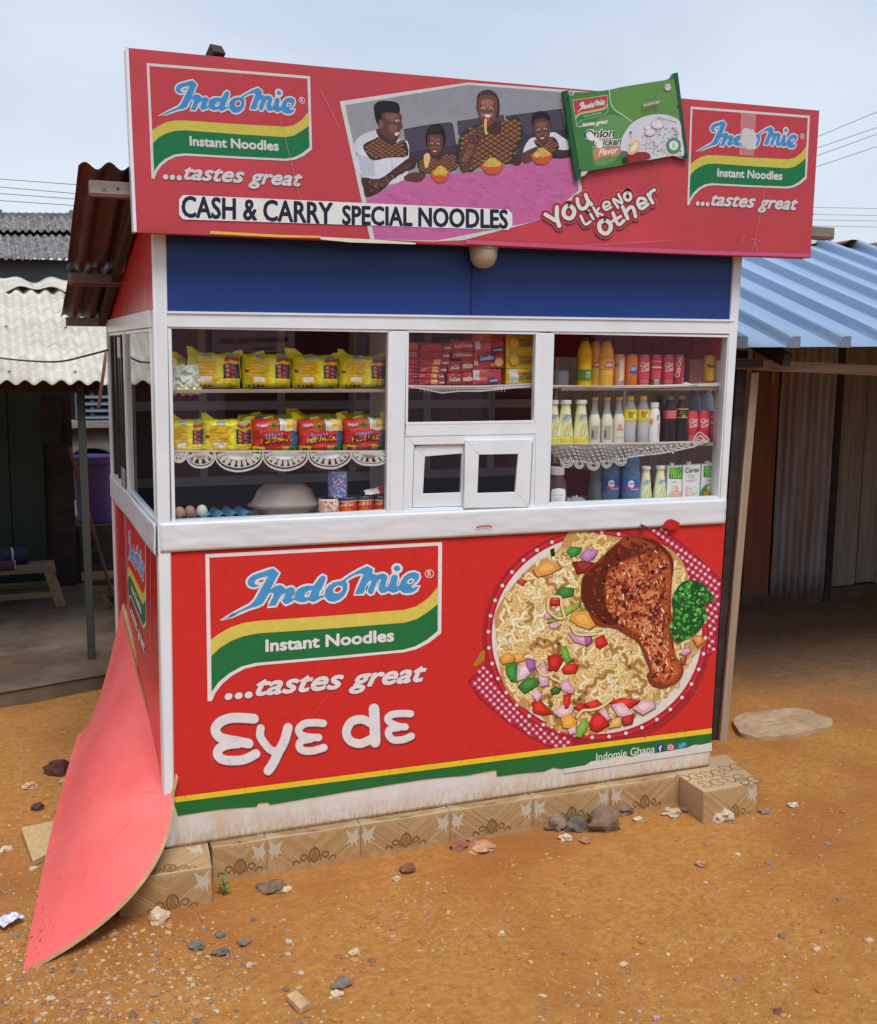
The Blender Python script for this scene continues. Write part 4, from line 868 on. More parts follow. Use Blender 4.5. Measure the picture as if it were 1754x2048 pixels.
# right wall, back wall, ceiling and what lines the inside
MAR = pm('maroon_board', (.16, .04, .055), (.13, .03, .045), 3, .5)
NAV = pm('navy_board', (.02, .028, .085), (.016, .02, .07), 3, .5)
GRF = pm('dull_frame', (.45, .43, .46), (.38, .36, .4), 4, .5)
bk = MB().box(.0, 2.4, D_K-.02, D_K, 1.18, 1.96).build('back_panel', MAR, kiosk)
MB().box(.0, 2.4, D_K-.02, D_K, .0, 1.178).build('back_panel', NAV, kiosk)
fr_ = MB()
for z in (1.14, 1.52, 1.93): fr_.box(.05, 2.35, D_K-.045, D_K-.0205, z, z+.045)
for x in (.05, .42, .82, 1.2, 1.62, 2.0, 2.3): fr_.box(x, x+.035, D_K-.044, D_K-.0205, 1.186, 1.929)
fr_.build('back_frame', GRF, kiosk)
rw = MB().box(2.385, 2.4, .046, D_K-.021, .03, 1.205).box(2.385, 2.4, .046, D_K-.021, 1.8, 2.3).build('side_wall', FRONT, kiosk)
for y_ in (.047, .85, 1.58): MB().box(2.384, 2.399, y_, y_+.045, 1.206, 1.799).build('mullion', WHITE, kiosk)
MB().box(.03, 2.38, .047, D_K-.05, 1.958, 1.966).build('ceiling_panel', pm('ceiling_board', (.5, .5, .5), (.55, .54, .55), 5, .8), kiosk)
MB().box(.03, 2.384, .33, .42, 1.15, 1.185).box(.03, 2.384, .031, .329, 1.165, 1.1875).build('counter', pm('counter_top', (.6, .6, .62), (.5, .5, .53), 10, .95), kiosk)
MB().box(.03, 2.384, .34, .36, .06, 1.149).build('counter_front', NAV, kiosk)
SHF = pm('shelf_board', (.35, .3, .24), (.28, .24, .18), 9, .6)
def shelf(x0, x1, z, y1=.30): return MB().box(x0, x1, .05, y1, z-.012, z).build('shelf', SHF, kiosk, bevel=.001)
ZT, ZM, ZB = 1.680, 1.441, 1.188
shelf(.035, .87, ZT); shelf(.035, .87, ZM); shelf(.93, 1.60, 1.693); shelf(1.61, 2.384, ZT+.004); shelf(1.61, 2.384, ZM+.004)
for x_ in (.88,): MB().box(x_, x_+.007, .06, .3, 1.19, 1.93).build('shelf_bracket', GRF, kiosk)

# ---- roof: corrugated rusty sheets on purlins
def corr(name, o, ux, uv, wx, ln, pitch, amp, mat, parent=None, org=None, seed=0, dent=.0, profile='sine', nx=None, ny=14, solid=.0015):
    """sheet from origin o, across ux (width wx), down the slope uv (length ln)"""
    o = Vector(o); ux = Vector(ux).normalized(); uv = Vector(uv).normalized(); nn = ux.cross(uv).normalized()
    if nn.z < 0: nn = -nn
    nx = nx or int(wx/pitch*10)
    def fn(i, j):
        s_ = i*wx; t_ = j*ln
        if profile == 'sine': h = amp*math.sin(2*math.pi*s_/pitch)
        else:
            q = (s_/pitch) % 1; h = amp*(0 if q < .66 else (q-.66)/.035 if q < .695 else 1 if q < .86 else max(0, (.90-q)/.04))
        dn = dent*noise.noise(Vector((s_*4+seed, t_*3, seed))) if dent else 0
        return o+ux*s_+uv*t_+nn*(h+dn)
    return MB().grid(fn, nx, ny).build(name, mat, parent, org=org, solid=solid, angle=50 if profile == 'sine' else 9)
RUST = pm('rusty_roof', (.115, .036, .044), (.045, .036, .042), 6, .45, bump=.2, bscale=20, c3=(.10, .07, .045), s3=5, stretch=(1, .4, 1), metal=.2)
RX0 = -.232
s_z = (2.385-1.975)/1.72
corr('roof_sheet', (RX0, -.05, 2.398+.012), (1, 0, 0), (.012, 1, -s_z), 2.98, 1.12, .078, .013, RUST, kiosk, dent=.012, nx=340)
corr('roof_sheet', (RX0+.020, 1.0, 2.398-.235-.030), (1, 0, 0), (0, 1, -s_z+.02), 2.98, .82, .08, .014, RUST, kiosk, seed=4, dent=.03, nx=340)
OLDW = pm('weathered_wood', (.24, .21, .18), (.15, .13, .11), 14, .85, stretch=(.15, 1, 1), bump=.4)
DKW = pm('dark_wood', (.05, .035, .03), (.025, .018, .016), 12, .8, stretch=(.2, 1, 1), bump=.4)
RDW = pm('red_brown_wood', (.16, .06, .045), (.11, .045, .035), 12, .7, stretch=(.2, 1, 1), bump=.3)
pu = MB().box(-.20, 2.86, -.045, .0, 2.326, 2.368).build('purlin', OLDW, kiosk, bevel=.002)
MB().box(-.198, 2.858, -.044, .006, 2.318, 2.3255).build('purlin_strip', RDW, pu)
cka = Art(plane_y(-.045), .001); cka.text('CK', (203, 382), (213, 383), 7, lin('3a3a3c'), .0); cka.build('pencil_mark', pu); cka = Art(plane_y(-.045), .001); cka.disc(236, 377.5, 3, 2.6, lin('26242a'))
cka.build('knot_hole', pu)
MB().box(-.215, 2.6, .96, 1.0, 2.088, 2.130).build('purlin', OLDW, kiosk, bevel=.002)
MB().box(-.212, 2.6, .958, 1.005, 2.079, 2.0875).build('purlin_strip', RDW, kiosk)
MB().box(-.195, 2.6, 1.66, 1.70, 1.925, 1.966).build('purlin', OLDW, kiosk, bevel=.002)
for x_ in (-.03, 2.42): MB().bar((x_, .02, 2.35), (x_, 1.66, 1.955), .03, .05).build('rafter', DKW, kiosk)
MB().bar(PY(424, 125, .01), PY(436, 97, -.03), .045, .04).build('roof_strut', DKW, kiosk, bevel=.002)
for p_ in ((320, 0), (1500, 0)):
    q_ = PY(p_[0], 300, 0); MB().box(q_.x, q_.x+.04, -.053, -.001 if False else .02, 2.30, 2.74).build('roof_strut', OLDW, kiosk) if False else None
for x_ in (.02, 2.34): MB().box(x_, x_+.04, -.054, -.001, 2.24, 2.31).build('sign_bracket', DKW, kiosk)
for x_ in (.1, 1.2, 2.3): MB().bar((x_, -.05, 2.72), (x_, .55, 2.27), .04, .04).build('sign_brace', DKW, kiosk)
# ------------------------------------------------------------ GROUND
GZ = -.14
GND = pm('orange_dirt', (.39, .158, .028), (.475, .222, .056), 38, .95, bump=.75, bscale=48, side_tone=(5.6, (.24, .135, .065), (.17, .09, .045)), c3=(.35, .128, .026), s3=1.1, detail=9, lo=.38, hi=.62, space='Object', bdist=.02)  # a darker brown pair takes over towards the back right
def gh(x, y):
    h = .018*noise.noise(Vector((x*.8, y*.8, 1)))+.007*noise.noise(Vector((x*4, y*4, 5)))+.003*noise.noise(Vector((x*15, y*15, 2)))
    if x > 2.6: h += .0
    return GZ+h
def ground():
    xs_ = np.concatenate([[-200, -80, -30, -12, -6], np.arange(-3, 7, .045), [7.5, 8.5, 12, 30, 80, 200]])
    ys_ = np.concatenate([[-200, -80, -30, -14, -8, -5], np.arange(-3.2, 4.6, .045), [5, 5.6, 6.5, 8, 12, 30, 80, 220]])
    mb = MB(); nx = len(xs_)
    for y in ys_:
        for x in xs_:
            far = abs(x) > 8 or y > 5 or y < -4
            mb.v.append((x, y, GZ-.01 if far else gh(x, y)))
    for j in range(len(ys_)-1):
        for i in range(nx-1):
            q = j*nx+i; mb.f.append((q, q+1, q+nx+1, q+nx)); mb.c.append((.4, .2, .1)); mb.mi.append(0)
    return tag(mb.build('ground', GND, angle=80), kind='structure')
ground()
# loose gravel nobody could count
random.seed(17)
gv = MB()
GC = [(.40, .165, .04), (.46, .21, .06), (.37, .14, .035), (.44, .19, .05), (.39, .17, .045), (.50, .25, .08), (.48, .30, .15), (.52, .37, .22), (.35, .17, .08), (.48, .27, .12), (.22, .13, .09), (.56, .45, .31), (.40, .22, .11), (.50, .30, .15), (.6, .4, .2), (.24, .20, .18)]
bmi = bmesh.new(); bmesh.ops.create_icosphere(bmi, subdivisions=1, radius=1); IV = [v.co.copy() for v in bmi.verts]; IF = [tuple(v.index for v in f.verts) for f in bmi.faces]; bmi.free()
def peb(mb, x, y, r, c):
    s1, s2, s3 = random.uniform(.7, 1.3), random.uniform(.7, 1.3), random.uniform(.35, .7); an = random.random()*6; z0 = gh(x, y)+r*s3*.12
    cs, sn = math.cos(an), math.sin(an)
    vs = [(x+(v.x*s1*cs-v.y*s2*sn)*r*(.8+.4*random.random()), y+(v.x*s1*sn+v.y*s2*cs)*r*(.8+.4*random.random()), z0+v.z*s3*r) for v in IV]
    mb.add(vs, IF, c)
n_ = 0
while n_ < 7000:
    u, v = random.uniform(-30, 1790), random.uniform(1380, 2075)
    if random.random() > (.25+.75*((v-1380)/700)**1.0)*(1.15 if u < 900 else .62): continue
    p = PZ(u, v, GZ)
    if -.25 < p.x < 2.55 and -.26 < p.y < 1.9: continue
    if p.y > 4: continue
    if noise.noise(Vector((p.x*1.3, p.y*1.3, 9))) < -.15 and random.random() < .75: continue
    r = (.0027 if v > 1830 and u < 760 else .0018)*math.exp(abs(random.gauss(0, .62)))*random.uniform(.8, 1.5)
    peb(gv, p.x, p.y, min(r, .019), random.choice(GC)); n_ += 1
STONE = pm('pebble', None, (.75, .72, .7), 60, .9, attr=True, bump=.3, bscale=80)
tag(gv.build('gravel', STONE, smooth=False), kind='stuff')

# stones one can tell apart: (px, py, radius m, colour, squash, label)
stones = [(118, 1545, .052, (.10, .035, .03), .8, 'dark red lump of laterite beside the pink board'), (232+0, 1576-20, .0, None, 1, ''), (58, 1576, .028, (.62, .42, .25), .6, 'flat tan stone left of the dark red lump'),
 (128, 1566, .018, (.55, .38, .14), .7, 'small ochre stone touching the dark red lump'), (75, 1618, .026, (.10, .05, .04), .7, 'small dark clod between the pink board and the left edge'), (12, 1703, .022, (.75, .62, .42), .7, 'pale cream stone at the left edge of the picture'),
 (317, 1842, .030, (.72, .55, .36), 1.1, 'upright cream stone in front of the left step block'), (394, 1894, .026, (.20, .16, .12), .5, 'dark grey flat stone in front of the left step block'), (443, 1905, .024, (.17, .14, .11), .6, 'dark angular stone below the small green plant'),
 (488, 1886, .022, (.22, .18, .14), .5, 'flat grey stone right of the dark angular stone'), (440, 1870, .018, (.2, .165, .13), .5, 'small slate chip nearest the small green plant'), (545, 1776, .050, (.22, .14, .08), .35, 'low brown stone half buried by the tiled plinth'), (573, 1780, .019, (.72, .55, .36), .7, 'pale pebble resting against the low brown stone'),
 (815, 1742, .028, (.26, .10, .06), .8, 'reddish brown stone in the open middle of the yard'), (794, 1758, .014, (.66, .50, .33), .8, 'small pale pebble beside the reddish brown stone'), (918, 1697, .030, (.30, .12, .07), .55, 'flat brick red chip near the middle of the plinth'), (942, 1683, .016, (.42, .22, .12), .9, 'round brown pebble above the brick red chip'),
 (965, 1697, .055, (.58, .33, .17), .35, 'wide sandy stone sunk in the dirt before the plinth'), (1112, 1655, .050, (.30, .20, .15), .8, 'broad grey brown rock leaning on the plinth, leftmost of the heap'), (1148, 1655, .045, (.16, .12, .10), .7, 'dark middle rock of the heap by the plinth'),
 (1205, 1652, .072, (.24, .15, .10), .75, 'largest pointed brown rock of the heap'), (1245, 1622, .058, (.26, .18, .13), .7, 'rounded rock at the back of the heap'), (1131, 1677, .026, (.72, .60, .45), .6, 'small white chip in front of the rock heap'), (1170, 1680, .022, (.45, .22, .13), .6, 'small red brown chip in front of the heap'),
 (1277, 1640, .020, (.70, .58, .42), .6, 'small cream chip right of the rock heap'), (1345, 1630, .042, (.62, .48, .33), .5, 'flat tan rock left of the right step block'), (1375, 1622, .030, (.22, .14, .1), .6, 'dark rock behind the flat tan rock'), (1443, 1637, .050, (.66, .52, .38), .75, 'pale rock in front of the right step block'),
 (1530, 1625, .022, (.30, .22, .16), .7, 'small brown stone at the right corner of the right block'), (1586, 1613, .022, (.68, .55, .42), .6, 'lone pale stone on the dirt right of the block'), (1404, 1727, .024, (.50, .27, .13), .6, 'orange brown stone in the open right yard'),
 (709, 1905, .018, (.68, .50, .30), .6, 'pale pebble pair on the sand left of centre'), (673, 1992, .018, (.70, .55, .35), .7, 'cubic cream pebble right of the broken tile'), (683, 1972, .030, (.24, .18, .14), .5, 'ragged grey clod above the cubic cream pebble'),
 (596, 2000, .045, (.62, .40, .22), .45, 'broken piece of tan tile lying near the bottom edge'), (1555, 2025, .014, (.22, .09, .05), .7, 'tiny dark pebble near the bottom right'), (1002, 1868, .012, (.68, .50, .32), .6, 'tiny tan pebble in the middle of the sand'), (1246, 1932, .012, (.68, .5, .32), .7, 'tiny pale pebble in the right sand'),
 (1312, 2040, .012, (.55, .3, .4), .7, 'tiny pinkish pebble at the bottom edge'), (500, 1932, .014, (.6, .42, .26), .6, 'small tan pebble under the slate chips')]
SM = {}
for i, (u, v, r, c, sq_, lab) in enumerate(stones):
    if not lab: continue
    p = PZ(u, v, GZ); z = gh(p.x, p.y)
    if 'broken piece' in lab:
        mb = MB(); q = [PZ(a_, b_, GZ+.018) for a_, b_ in ((573, 1990), (592, 1980), (621, 2005), (600, 2018))]
        mb.hexa(q[::-1], (0, 0, -.017))
    else:
        mb = MB(); mb.blob((p.x, p.y, z+r*sq_*.35), r, seed=i*1.3+1, sub=3, amp=.38, sq=(1.05, .85, sq_))
    m_ = pm('stone_%02x%02x%02x' % tuple(int(k*255) for k in c), c, tuple(k*.62 for k in c), 22, .9, bump=.6, bscale=45)
    tag(mb.build('stone' if 'broken piece' not in lab else 'tile_shard', m_, org=p, angle=28), lab, 'stone' if 'broken piece' not in lab else 'tile', 'loose stones on the dirt' if 'broken piece' not in lab else None)

# flat stone slab at the right, in the shade
mb = MB(); P0 = [(1465, 1436), (1500, 1424), (1560, 1415), (1620, 1418), (1668, 1438), (1640, 1452), (1570, 1466), (1500, 1466), (1472, 1452)]
T_ = [PZ(a_, b_, GZ+.03) for a_, b_ in cr(P0, 8)]; n_ = len(T_); cn = sum(T_, Vector())/n_
def slb(i, j):
    p = T_[round(i*n_) % n_]; t = min(1, j*1.25); q = cn.lerp(p, t*(1+.05*noise.noise(p*9)))
    z = GZ+.022+.016*noise.noise(Vector((q.x*7, q.y*7, 1)))+.010*noise.noise(Vector((q.x*24, q.y*24, 4)))+.004*noise.noise(Vector((q.x*70, q.y*70, 4)))
    return (q.x, q.y, z-(0 if j < .8 else (j-.8)*.45))
mb.grid(slb, n_, 26)
tag(mb.build('stone_slab', pm('tan_slab', (.44, .31, .19), (.34, .22, .12), 6, .95, bump=.7, bscale=14), org=(3.4, .75, GZ), angle=40), 'flat tan rock slab lying in the shade beside the wooden post', 'rock')

# ------------------------------------------------------------ tiled plinth
plinth = thing('tiled_plinth', (1.2, -.05, GZ), 'beige patterned tile plinth with a step block at each end, under the kiosk', 'plinth')
TILE = pm('beige_tile', (.47, .34, .195), (.39, .27, .15), 5, .34, bump=.05, c3=(.50, .36, .21), s3=3, wear=(-.155, -.025, (.38, .185, .07)))
def zz(a_): return a_
ledge = MB().hexa([(.155, -.048, -.2), (2.19, -.052, -.2), (2.19, -.052, -.0015), (.155, -.048, -.0015)], [(.155, 1.64, -.2), (2.19, 1.64, -.2), (2.19, 1.64, -.0015), (.155, 1.64, -.0015)]).build('ledge', TILE, plinth, bevel=.002)
lb = MB().hexa([(-.195, -.195, -.22), (.128, -.203, -.22), (.128, -.203, -.002), (-.195, -.195, -.002)], [(-.195, .05, -.22), (.154, .05, -.22), (.154, .05, -.002), (-.195, .05, -.002)]).build('step_block', TILE, plinth, bevel=.003)
rb = MB().hexa([(2.186, -.237, -.22), (2.478, -.224, -.22), (2.478, -.224, -.001), (2.186, -.237, -.001)], [(2.191, .1, -.22), (2.545, .1, -.22), (2.545, .1, -.001), (2.191, .1, -.001)]).build('step_block', TILE, plinth, bevel=.003)
BR_, WT, LTN, DKN = lin('7d5a3a'), lin('c2b69f'), lin('c7a878'), lin('8f6c45')
def tile_art(mapf, js, y0, y1, par, seed=0, wo=True, ends=(0, 1), top=False):
    """tiles in surface coordinates (metres) between the joints js: veneer stripes in V, white moths at the joints, brown scrolls between"""
    a = Art(mapf, .0008, 1e-5); random.seed(seed+3); hh = y1-y0; k = min(1, hh/.125)*1.35
    for i in range(len(js)-1):
        xa, xb = js[i]+.0012, js[i+1]-.0012; xm = (xa+xb)/2; a.loop(20)
        for q in range(-14, 20):
            c_ = random.choice([lin('bd9a6c'), lin('b7915f'), lin('c1a074'), lin('b38a59')]); wdt = hh/14*random.uniform(.3, 1.1)
            for s_ in (0, 1):
                pts = []
                for t in np.linspace(0, 1, 15):
                    x = xa+(xm-xa)*t if s_ == 0 else xb+(xm-xb)*t; y = y0+q*hh/9+abs(x-xm)*.8
                    if y0+wdt/2 < y < y1-wdt/2: pts.append((x, y))
                if len(pts) > 1: a.line(pts, wdt, c_, caps=False)
        a.end()
    for i, x in enumerate(js):
        a.line([(x, y0), (x, y1)], .0016, lin('75593a'), caps=False)
        for s_ in (-1, 1):
            if (i == 0 and (s_ < 0 or not ends[0])) or (i == len(js)-1 and (s_ > 0 or not ends[1])): continue
            q = [(.008, 0), (.020, -.010), (.030, -.020), (.046, -.012), (.058, -.006), (.050, -.026), (.047, -.040), (.060, -.056), (.040, -.050), (.034, -.066), (.026, -.050), (.014, -.074), (.014, -.050), (.006, -.040), (.012, -.020)]
            if top: q = [(u, v*.45) for u, v in q]
            a.poly([(x+s_*u*k*(.8 if not top else 1), y1-.004+v*k*.9) for u, v in q], WT, 3)
    for i in range(len(js)-1):
        x = (js[i]+js[i+1])/2+(.02 if len(js) == 2 else 0); v_ = .45 if top else 1
        for s_ in (-1, 1):
            for pts, w_ in (([(0, .004), (.012, .012), (.018, .030), (.010, .048), (0, .054)], .0065), ([(.020, .008), (.030, .030), (.044, .034), (.050, .022), (.040, .014), (.032, .018)], .005), ([(.050, .006), (.062, .016), (.074, .014), (.074, .005)], .004)):
                a.line([(x+s_*u*k*.85, y0+v*k*.85*v_) for u, v in pts], w_*k*.8, BR_, smooth=4)
        a.poly([(x-.007*k, y0+.008), (x+.007*k, y0+.008), (x+.008*k, y0+.026*k*v_), (x, y0+.042*k*v_), (x-.008*k, y0+.026*k*v_)], DKN, 3)
    return a.build('tile_pattern', par)
J_ = [.157]+[PY(u, v, -.05).x for u, v in ((534, 1700), (721, 1672), (900, 1645), (1065, 1620), (1219, 1596))]+[2.188]
tile_art(lambda x, y, d: Vector((x, -.048-.004*(x-.155)/2.035-d, y)), J_, -.125, -.004, ledge, ends=(0, 0))
tile_art(lambda x, y, d: Vector((x, y, -.0015+d)), J_, -.0495, .0, ledge, seed=5, top=True, ends=(0, 0))
tile_art(lambda x, y, d: Vector((x, -.195-.008*(x+.22)/.348-d, y)), [-.193, .127], -.145, -.004, lb)
def topmap(z): return lambda x, y, d: Vector((x, y, z+d))
tile_art(topmap(-.002), [-.193, .128], -.195, -.004, lb, seed=8)
tile_art(lambda x, y, d: Vector((x, -.237+.013*(x-2.186)/.292-d, y)), [2.188, 2.477], -.15, -.004, rb, seed=6)
ta = Art(topmap(-.001), .0008, 1e-5)
for cx_, cy_ in ((2.27, -.17), (2.40, -.16), (2.34, -.08), (2.46, -.05), (2.44, -.2), (2.22, -.08)):
    for s_ in (-1, 1):
        for t_ in (-1, 1):
            ta.line([(cx_, cy_), (cx_+s_*.015, cy_+t_*.028), (cx_+s_*.045, cy_+t_*.03), (cx_+s_*.052, cy_+t_*.012), (cx_+s_*.034, cy_+t_*.008)], .004, BR_, smooth=4)
ta.build('tile_pattern', rb)
# ------------------------------------------------------------ the pink board leaning on the side
A3 = PZ(45, 1942, GZ+.006); B3 = PY(155, 1470, 1.3); C3 = PY(243, 1215, 1.3); D3 = PY(343.5, 1592, -.03)
C3 = PX(243, 1215, -.022)
M1 = PY(272, 1772, -.30); M2 = PY(197, 1398, 1.29)
def quadthrough(a_, m, b_, t):      # parabola a -> b passing m at t=.5
    c = m*2-(a_+b_)*.5; return a_*(1-t)**2+c*2*t*(1-t)+b_*t*t
def pf(i, j):                       # i along the board (front to back), j from the foot up
    clear = Vector((-.12, 0, .03))*math.sin(math.pi*j)*math.sin(math.pi*i**.45)
    f_ = quadthrough(A3, M1, D3, j); b_ = quadthrough(B3, M2, C3, j)
    bow = Vector((-.012, 0, .01))*math.sin(math.pi*i)
    return f_.lerp(b_, i)+bow+clear
board = thing('leaning_board', (-.25, .45, GZ), 'large faded pink board sagging in a curve against the left side of the kiosk', 'board')
PINK = pm('pink_board', (.78, .125, .115), (.70, .11, .10), 3.5, .6, bump=.10, bscale=6, c3=(.82, .165, .15), s3=1.4, coat=.0, spec=.3)
PLY = pm('bare_plywood', (.62, .42, .22), (.52, .33, .16), 12, .8, bump=.3)
nu, nv = 40, 30
fr_ = [[pf(i/nu, j/nv) for i in range(nu+1)] for j in range(nv+1)]
mb = MB(); mb.grid(lambda i, j: fr_[round(j*nv)][round(i*nu)], nu, nv); bo = mb.build('face_sheet', PINK, board, angle=80)
off = Vector((.010, .002, -.012))
mb = MB(); mb.grid(lambda i, j: fr_[round(j*nv)][round(i*nu)]+off, nu, nv)
def rim(pts): mb.add([p for p in pts]+[p+off for p in pts], [(k, k+1, len(pts)+k+1, len(pts)+k) for k in range(len(pts)-1)])
rim([fr_[j][0]+Vector((0, -.0003, 0)) for j in range(nv+1)]); rim(fr_[nv]); rim(fr_[0]); rim([fr_[j][nu] for j in range(nv+1)])
mb.build('backing_sheet', PLY, board, angle=80)
sa = Art(lambda x, y, d: pf(x, y)+Vector((-.75, -.3, .6))*d, .002, 1e-5); random.seed(41)
for k in range(22):
    x, y = random.uniform(.03, .9), random.uniform(.05, .9); an = random.uniform(0, 3.1); l_ = random.uniform(.02, .12)
    sa.line([(x, y), (x+l_*.5*math.cos(an)+.004, y+l_*.5*math.sin(an)), (x+l_*math.cos(an), y+l_*math.sin(an)*.9)], .0014, lin(random.choice(['e0706c', 'f09a94'])), caps=False)
for k in range(70):
    x, y = random.random()*.98, abs(random.gauss(0, .10))
    if y < .95: sa.disc(x, y+.004, random.uniform(.001, .004), random.uniform(.002, .006), lin(random.choice(['b06a48', 'c07a55', '8a4a34'])), 7)
for k in range(16): sa.disc(.03+.06*k+random.uniform(-.01, .01), .012, .0012, .0035, lin('7a3c30'), 7)
sa.build('scratches', board)['kind'] = 'stuff'
E1 = PY(353, 1556, -.028); mb = MB()
tp_ = [C3.lerp(D3, t) for t in np.linspace(0, 1, 14)]; wd = (E1-D3)
random.seed(2)
mb.add([p+Vector((.004, 0, .001)) for p in tp_]+[p+wd*(k/13*.75+.25)*random.uniform(.9, 1.06)+Vector((.004, 0, .001)) for k, p in enumerate(tp_)], [(k, k+1, 14+k+1, 14+k) for k in range(13)])
mb.build('split_edge', PLY, board, solid=.006, smooth=False)
# square of bare board on the ground, behind the pink one
q = [PZ(a_, b_, GZ+.03) for a_, b_ in ((42, 1655), (112, 1640), (132, 1690), (66, 1722))]
tag(MB().hexa(q, (0, 0, -.022)).build('board_offcut', pm('chipboard', (.56, .40, .20), (.45, .30, .14), 60, .85, bump=.2), org=(q[0].x, q[0].y, GZ), bevel=.001), 'square offcut of bare chipboard lying on the dirt behind the pink board', 'board')
# crumpled water sachet
q = PZ(18, 1855, GZ); mb = MB()
def fn(i, j):
    x, y = (i-.5)*.085, (j-.5)*.06; r_ = math.hypot(x*8, y*10)
    return (q.x+x*.8-y*.6, q.y+x*.6+y*.8+.0, gh(q.x, q.y)+.012+.02*max(0, 1-r_)+.010*noise.noise(Vector((x*60, y*60, 3))))
mb.grid(fn, 14, 12, colf=lambda i, j: lin(random.choice(['dfe2ee', 'c9cde4', 'e8e8ee', '9aa3d8', 'd9c5da'])))
tag(mb.build('plastic_sachet', GLOSS, org=(q.x, q.y, GZ), solid=.002, angle=20), 'crumpled white plastic sachet with blue print at the left edge of the dirt', 'litter')
# little plant at the foot of the plinth
q = PZ(447, 1790, GZ); pl = thing('small_plant', (q.x, q.y, gh(q.x, q.y)), 'small green weed growing beside the left step block', 'plant')
mb = MB().tube([(q.x, q.y, GZ-.01), (q.x+.004, q.y, GZ+.03), (q.x-.003, q.y, GZ+.065)], [.0025, .002, .0012], 6); mb.build('stem', pm('green_stem', (.06, .16, .03), None), pl)
random.seed(5); mb = MB()
for k in range(9):
    an = k*2.4; z = GZ+.012+.006*k; Lf = .030-.001*k; dx, dy = math.cos(an), math.sin(an)
    b0 = Vector((q.x, q.y, z)); t0 = b0+Vector((dx*Lf, dy*Lf, .008)); m0 = b0.lerp(t0, .5)+Vector((0, 0, .005)); s_ = Vector((-dy, dx, 0))*.010
    mb.add([b0, m0+s_, t0, m0-s_], [(0, 1, 2, 3)])
mb.build('leaves', pm('weed_leaf', (.07, .26, .04), (.04, .18, .03), 40, .5), pl, smooth=False)

# ------------------------------------------------------------ NEIGHBOUR ON THE RIGHT: blue roofed shed
shed = thing('wooden_shed', (4.2, 1.8, GZ), 'brown plank shed with a blue ribbed metal roof on wooden posts, right of the kiosk', 'shed')
BLR = pm('blue_roof_metal', (.24, .34, .49), (.28, .38, .53), 3, .5, bump=.05, stretch=(1, .2, 1), metal=.0, c3=(.22, .32, .47), s3=1.5)
RS = .34
corr('roof_sheet', (2.50, .40, 1.855), (1, 0, .0155), (0, 1, RS), 5.2, 2.15, .305, .052, BLR, shed, nx=1020, ny=6, profile='box')
RSZ = 1.855+.40*0+RS/math.hypot(1, RS)*2.15; RYY = .4+2.15/math.hypot(1, RS)
CRM = pm('cream_sheet', (.50, .45, .36), (.36, .30, .22), 5, .7, bump=.2); RSD = pm('rusted_sheet', (.20, .07, .04), (.13, .05, .03), 6, .6, bump=.2)
corr('ridge_sheet', (2.6, RYY-.02, RSZ+.03), (1, 0, .0155), (0, 1, -.03), 2.62, 1.2, .25, .02, CRM, shed, nx=120)
corr('ridge_sheet', (5.05, RYY-.06, RSZ+.06), (1, 0, .0155), (0, 1, -.03), 2.6, 1.2, .3, .025, RSD, shed, nx=120)
rc_ = MB()
for i in range(17):
    x = 2.50+.305*i; z = 1.855+.0155*(x-2.5)
    rc_.hexa([(x+.305*.66, .4005, z), (x+.305*.90, .4005, z), (x+.305*.86, .4005-.016, z+.051), (x+.305*.695, .4005-.016, z+.051)], (0, .003, 0))
rc_.build('rib_ends', BLR, shed, smooth=False)['kind'] = 'stuff'
rn = MB()
for i in range(14):
    for t in (.06, 1.1, 1.9):
        x = 2.50+.305*(i+.82); rn.lathe([(.012, 0), (.012, .004), (.005, .008), (.0, .009)], (x-.14*0, .4+t/math.hypot(1, RS), 1.855+.0155*(x-2.5)+RS*t/math.hypot(1, RS)+.036), 8)
rn.build('roof_nails', pm('nail_head', (.35, .38, .4), None, rough=.5), shed)['kind'] = 'stuff'
WALLW = pm('old_planks', (.36, .31, .26), (.22, .185, .15), 7, .85, stretch=(6, 6, .35), bump=.5, c3=(.36, .31, .26), s3=2)
BRN = pm('brown_board', (.26, .10, .05), (.18, .065, .035), 4, .75, stretch=(4, 4, .4), bump=.3)
CORW = pm('weathered_zinc', (.42, .39, .40), (.28, .255, .26), 5, .7, stretch=(3, 3, .3), bump=.2, metal=.15, c3=(.30, .20, .15), s3=3)
yw = 3.05; X_ = lambda u, z=.9: PY(u, 1000, yw).x
MB().box(2.9, 7.6, yw+.05, yw+.08, GZ-.02, 2.38).build('backing_boards', DKW, shed)
MB().box(3.0, X_(1490), yw, yw+.03, GZ+.1, 2.35).build('plank', WALLW, shed)
MB().box(X_(1492), X_(1543), yw-.02, yw+.02, GZ+.08, 2.35).build('door_panel', BRN, shed, bevel=.003)
corr('corrugated_panel', (X_(1546), yw-.02, GZ+.06), (1, 0, 0), (0, .0, 1), X_(1652)-X_(1546), 2.42, .072, .016, CORW, shed, nx=110, ny=10, dent=.01)
MB().box(X_(1653), X_(1667), yw-.04, yw+.03, GZ-.02, 2.35).build('post', DKW, shed, bevel=.003)
random.seed(8)
xw = X_(1668)
for i, wd_ in enumerate((.27, .20, .24, .22, .25, .24, .22)):
    MB().box(xw+.003, xw+wd_-.003, yw-.004*(i % 3), yw+.025, GZ+.10+.02*random.random(), 2.38).build('plank', WALLW, shed, bevel=.002); xw += wd_
MB().box(3.0, 7.5, yw-.03, yw+.05, GZ-.02, GZ+.10).build('sill_stones', pm('mud_sill', (.16, .10, .06), (.09, .055, .035), 8, .95, bump=.6), shed, bevel=.01)
